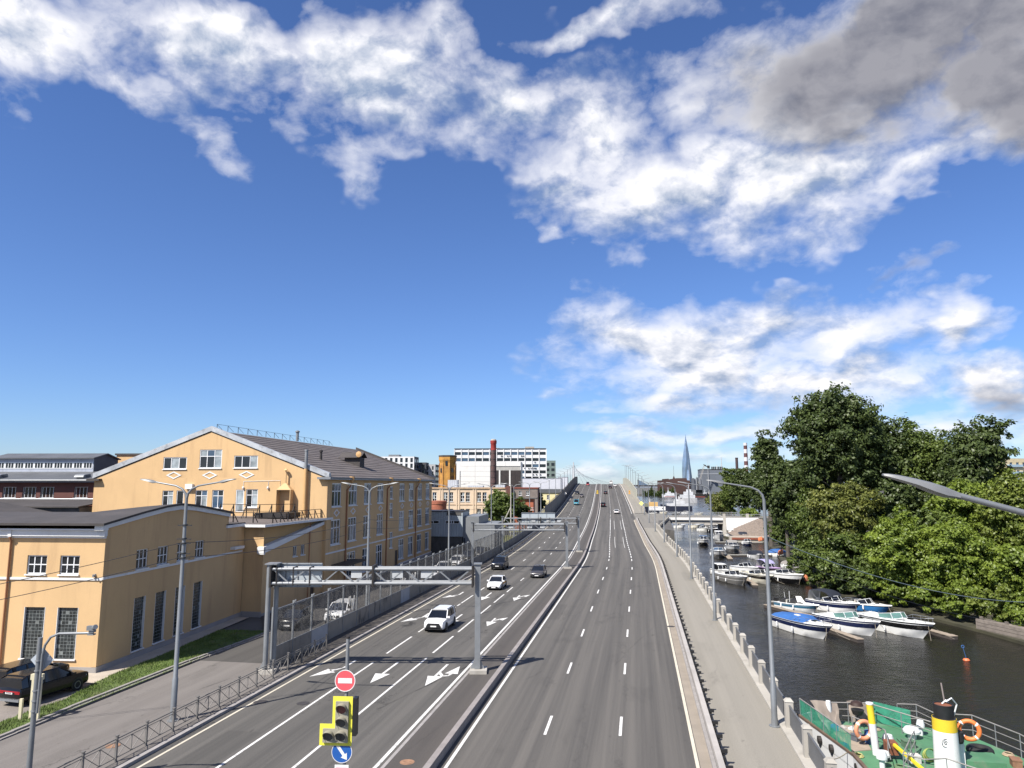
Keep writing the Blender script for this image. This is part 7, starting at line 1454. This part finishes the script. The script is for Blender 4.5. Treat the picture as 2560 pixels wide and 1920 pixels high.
# ------------------------------------------------------------------ far side of the river
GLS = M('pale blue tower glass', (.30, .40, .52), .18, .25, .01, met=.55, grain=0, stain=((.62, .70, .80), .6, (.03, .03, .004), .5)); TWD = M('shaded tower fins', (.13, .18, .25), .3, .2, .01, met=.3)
o = thing('needle_tower', 'slender twisting glass skyscraper tapering to a needle spire', 'skyscraper', (433, 6675, 0))
def tower_ring(z, r, tw, m=5, ex=.18):
    pts = []
    for j in range(40):
        a = 2 * math.pi * j / 40; rr = r * (1 + ex * math.cos(m * a)); pts.append((rr * math.cos(a + tw), rr * math.sin(a + tw), z))
    return pts
prof = [(0, 34), (40, 35), (90, 35.5), (150, 34), (210, 30), (270, 24), (330, 16.5), (380, 9.5), (415, 4.8), (440, 2.), (462, .4)]
MB().loft([tower_ring(z, r, z * .0032) for z, r in prof]).build('glass_shaft', GLS, o, True)
MB().loft([[(x * 1. + 24 - z * .055, y * 1. - 12, z_) for x, y, z_ in tower_ring(z, r * .62, z * .0032, 4, .15)] for z, r in prof[:8]] + [[(2, -5, 396)] * 40]).build('shaded_fin', TWD, o, True)  # second shaft in darker glass: the tower's shaded side put into colour
STRW = M('white chimney band', (.62, .61, .62), .7); STRR = M('dark red chimney band', (.11, .045, .045), .7)
o = thing('striped_chimney', 'tall red and white striped chimney rising behind the grove', 'chimney', (133.5, 937, 0)); zz = [0, 14, 20, 25.5, 31, 36, 41, 46, 51, 56, 61]
for i in range(10): MB().lathe([(2.9 - zz[i] * .012, zz[i]), (2.9 - zz[i + 1] * .012, zz[i + 1])], 18).build('band', STRR if i % 2 == 1 else STRW, o, True)
MB().lathe([(2.6, 60.5), (2.6, 61.3), (2.3, 61.3), (2.3, 64), (2., 64)], 18).build('crown_platform', STRW, o)
o = thing('dark_chimney', 'short dark brown chimney left of the striped chimney', 'chimney', (124, 950, 0)); MB().lathe([(1.7, 0), (1.7, 46), (1.2, 46)], 14).lathe([(1.9, 44.8), (1.9, 45.6)], 14).build('shaft', M('dark brown steel', (.06, .035, .035)), o, True)
GRS = M('slate grey shed cladding', (.13, .145, .17), .6, .1, .05); o = thing('shipyard_hall', 'huge slate grey shipyard hall with rooftop vents', 'building', (79.5, 960, 0)); MB().box(0, 34, 0, 40, 0, 31).build('wall', GRS, o); MB().box(-.4, 34.4, -.4, 40, 25.2, 26).build('band', M('pale band', (.35, .37, .4)), o); MB().box(-.3, 34, -.3, 40, 31, 31.8).build('roof_edge', STEELD, o)
for i in range(7): MB().lathe([(.8, 31.6), (.8, 34.3), (1.1, 34.4), (.2, 35.2)], 8, (15 + i * 2.1, 3, 0)).build('roof_vent', STEELD, o)
o = thing('lattice_crane', 'grey lattice jib crane leaning beside the shipyard hall', 'crane', (76, 945, 0))
cr_ = MB(); a = Vector((-1, 0, 12)); b_ = Vector((8, 0, 37))
for dx_ in (-.7, .7): cr_.bar(a + V3(dx_, 0, 0), b_ + V3(dx_, 0, 0), .3)
for i in range(12): cr_.bar(a.lerp(b_, i / 12) + V3(-.7, 0, 0), a.lerp(b_, (i + 1) / 12) + V3(.7, 0, 0), .18)
cr_.build('jib', CONC, o); MB().bar((8, 0, 37), (13.5, 0, 32), .8).bar((6.5, 0, 37.4), (9.5, 0, 35), .9).box(11, 14, -1, 1, 32.5, 36).build('head', STEELD, o); MB().tube([(8, 0, 37), (-8, 0, 14)], .1, 5).tube([(8, 0, 37), (-5, 0, 13)], .1, 5).build('stay', GALV, o); MB().box(-4, 4, -3, 3, 0, 13).build('tower', STEELD, o)
for i, (x, s, h, lb) in enumerate(((89, 958, 45, 'thin pale mast on the shipyard roof left'), (109, 985, 48, 'pale tapering pylon behind the shipyard hall'), (100.5, 962, 37, 'pale pylon in front of the shipyard hall'), (63.5, 935, 37, 'thin mast left of the glass skyscraper'))):
    o = thing('mast', lb, 'mast', (x, s, 0)); MB().lathe([(1.1 if i in (1, 2) else .4, 0), (.35 if i in (1, 2) else .1, h)], 8).build('shaft', M('pale mast', (.5, .5, .5)), o); MB().box(-.8, .8, -.8, .8, 0, 2).build('base', CONC, o)
BRN = M('rusty brown ship hull', (.055, .026, .022), .8, .25, .08, stain=((.09, .04, .03), .6, (.1, .1, .1), .5))
o = thing('rusty_ship', 'long rusty brown unfinished ship hull with stepped deckline', 'ship', (24, 930, -2.5)); MB().loft([[(x, 0, z0), (x, 10, z0), (x, 10, z1), (x, 0, z1)] for x, z0, z1 in ((0, 3, 19.6), (6, 3, 20), (6.2, 3, 21.5), (14, 3, 22), (14.2, 3, 21.2), (24, 3, 22.6), (36, 3, 22.6), (36.5, 3, 20), (40, 3, 19.5))]).build('hull', BRN, o)
MB().box(-.5, 45, -2, 12, 0, 3.2).build('dock', STEELD, o); MB().add([(19, 2, 22), (22, 2, 22), (20.5, 2, 26)], [(0, 1, 2)]).tube([(20.5, 2, 22), (20.5, 2, 38)], .15, 5).build('deck_mast', BRN, o)
for i in range(16): x = rnd.uniform(36, 52); MB().box(x, x + rnd.uniform(1, 4), rnd.uniform(0, 8), 10, 8, rnd.uniform(12, 24)).build('superstructure_block', M('grey ship steel %d' % (i % 3), ((.10, .11, .13), (.22, .23, .25), (.05, .05, .06))[i % 3]), o)
o = thing('far_quay_trees', 'dark mass of trees on the far shore below the rusty hull', 'wood', (0, 0, 0)); del o['category']; bpy.data.objects.remove(o)
def shore_wood():
    rg = np.random.default_rng(5); n = 9000; x = rg.uniform(5, 44, n); h = 7 + 2.5 * np.sin(x * .5) + 1.5 * np.sin(x * 1.7); p = np.stack([x, 905 + rg.uniform(-3, 3, n), rg.random(n) * h - 2], 1); s_ = 1.0
    a = rg.normal(size=(n, 3)); b2 = rg.normal(size=(n, 3)); v = np.stack([p - a * .4, p + b2 * .3, p + a * .4, p - b2 * .3], 1).reshape(-1, 3)
    me = bpy.data.meshes.new('shore_wood'); me.from_pydata(v.tolist(), [], [tuple(range(i * 4, i * 4 + 4)) for i in range(n)]); me.materials.append(LEAF['d']); q = bpy.data.objects.new('shore_wood', me); COL.objects.link(q); q['kind'] = 'stuff'; tag(q, 'dark belt of trees on the far shore below the rusty hull', 'trees')
shore_wood()
WSH = M('white ship paint', (.56, .57, .59), .5, .15, .3); HSH = M('navy ship hull', (.02, .025, .05), .5, .1, .3)
def ship(label, x, s, L, hull, hh, decks, rz=0., red=False):
    o = thing('ship', label, 'ship', (x, s, -2.5), R(rz)); MB().loft([[(f * L, -w, .0), (f * L, w, .0), (f * L, w * 1.1, h), (f * L, -w * 1.1, h)] for f, w, h in ((0, 2.4, hh), (.1, 2.8, hh), (.7, 2.8, hh), (.9, 1.6, hh * 1.2), (1., .2, hh * 1.4))]).build('hull', hull, o)
    if red: MB().box(.02 * L, .8 * L, -2.95, 2.95, -.1, .5).build('waterline', M('red oxide', (.3, .06, .04)), o)
    for (a, b_, w, z0, z1) in decks:
        q = MB().box(a * L, b_ * L, -w, w, z0, z1).build('deckhouse', WSH, o); n = int((b_ - a) * L / 1.3)
        for i in range(n): MB().box(a * L + .3 + i * 1.3, a * L + 1.1 + i * 1.3, -w - .04, -w, z0 + (z1 - z0) * .4, z0 + (z1 - z0) * .75).build('window', GLASS, q)
    mx = (decks[-1][0] + decks[-1][1]) / 2 * L; MB().tube([(mx, 0, decks[-1][4]), (mx, 0, decks[-1][4] + 4.2)], [.35, .15], 8).bar((mx - 1.8, 0, decks[-1][4] + 3), (mx + 1.8, 0, decks[-1][4] + 3), .12).build('mast', WSH, o)
    MB().tube([(.05 * L, -2.6, hh + 1), (.6 * L, -2.6, hh + 1)], .06, 5).tube([(.6 * L, -2.4, hh + 1), (.97 * L, -.4, hh * 1.3 + 1)], .06, 5).build('rail', WSH, o)
    return o
ship('white motor yacht with navy hull moored across the channel mouth', 30.5, 434, 18, HSH, 2.6, [(.1, .8, 2.3, 2.6, 4.1), (.22, .58, 2., 4.1, 5.6), (.42, .55, 1.5, 5.6, 6.5)], 180)
ship('white service ship with red waterline on the far shore', 44, 892, 16, WSH, 2.4, [(.1, .75, 2.3, 2.4, 4.6), (.35, .62, 2., 4.6, 6.2), (.5, .58, 1.5, 6.2, 7.4)], 180, True)
ship('black barge with white rail moored on the far shore', 62, 890, 20, STEELD, 3.4, [(.7, .9, 2, 3.4, 5.)], 0, True)
o = ship('large white passenger ship half hidden by the thin brownish tree', 47, 610, 15, M('greyish white ship paint', (.45, .45, .46)), 4, [(.1, .9, 2.6, 4, 6.6), (.2, .7, 2.3, 6.6, 9), (.3, .55, 1.6, 9, 11)], 180)
ship('dark barge with ochre deckhouse moored by the ramp', 11.2, 418, 11, HSH, 2.6, [(.3, .6, 2, 2.6, 3.4)], 180)
o = thing('ochre_shelter', 'ochre covered cargo on the dark barge by the ramp', 'cargo', (3.8, 417, .1)); MB().box(1.5, 6.8, -2, 2, 0, 2.6).build('box', M('ochre canvas', (.62, .40, .16), .8, .08, .4), o); MB().box(-.6, 1.4, -1.5, 1.5, 0, 1.9).build('drab_box', M('drab green canvas', (.20, .21, .15), .8), o)
boat('white speedboat with raised antenna next to the ramp edge', (1.2, 345), (2.6, 333), 3., 1.6, GEL, None, 'hardtop', GEL, rails=False); 
for i in range(5): boat('small moored boat far out by the channel mouth', (6 + i * 5.5, 372 + (i % 2) * 14), (9 + i * 5.5, 368 + (i % 2) * 14), 2.4, 1.0, (GEL, CREAMG, HBL)[i % 3], None, 'cuddy', rails=False, name='small_boat')
# distant cable-stayed bridge, stadium roof, viaduct
CB = M('pale pylon paint', (.50, .51, .53), .6)
for i, (x, s, h, lb) in enumerate(((-79.5, 905, 40, 'pale pylon of the cable-stayed bridge behind the ramp crest'),)):
    o = thing('bridge_pylon', lb, 'pylon', (x, s, 0)); MB().lathe([(2.2, 0), (1.5, 20), (.6, h)], 10).build('shaft', CB, o, True)
    for j in range(7): MB().tube([(0, 0, h - 2 - j * 2.2), (9 + j * 6.5, 40 + j * 8, 13.)], .12, 4).build('cable', CB, o)
o = thing('viaduct', 'dark motorway viaduct crossing the far river', 'viaduct', (-40, 2300, 0)); MB().box(-60, 420, 0, 12, 5.2, 9.).build('deck', STEELD, o); [MB().box(i * 40 - 40, i * 40 - 36, 2, 10, -4, 5.2).build('pier', CONCD, o) for i in range(11)]
o = thing('stadium_roof', 'slanting blue glass stadium roof rising beyond the viaduct', 'building', (0, 2480, 0)); MB().add([(.5, 0, 8), (.5, 0, 27), (34, 0, 9), (34, 0, 8), (.5, 30, 8), (.5, 30, 27), (34, 30, 9), (34, 30, 8)], [(0, 1, 2, 3), (4, 7, 6, 5), (0, 4, 5, 1), (1, 5, 6, 2), (2, 6, 7, 3)]).build('roof', M('blue grey glass', (.12, .17, .24), .3, .2, .05), o); MB().box(-2, .6, -1, 1, 0, 28).build('mast', STEELD, o); MB().box(-20, 300, 0, 30, 0, 8.2).build('plinth', M('hazy grey', (.2, .23, .28)), o)
S.render.engine = 'CYCLES'
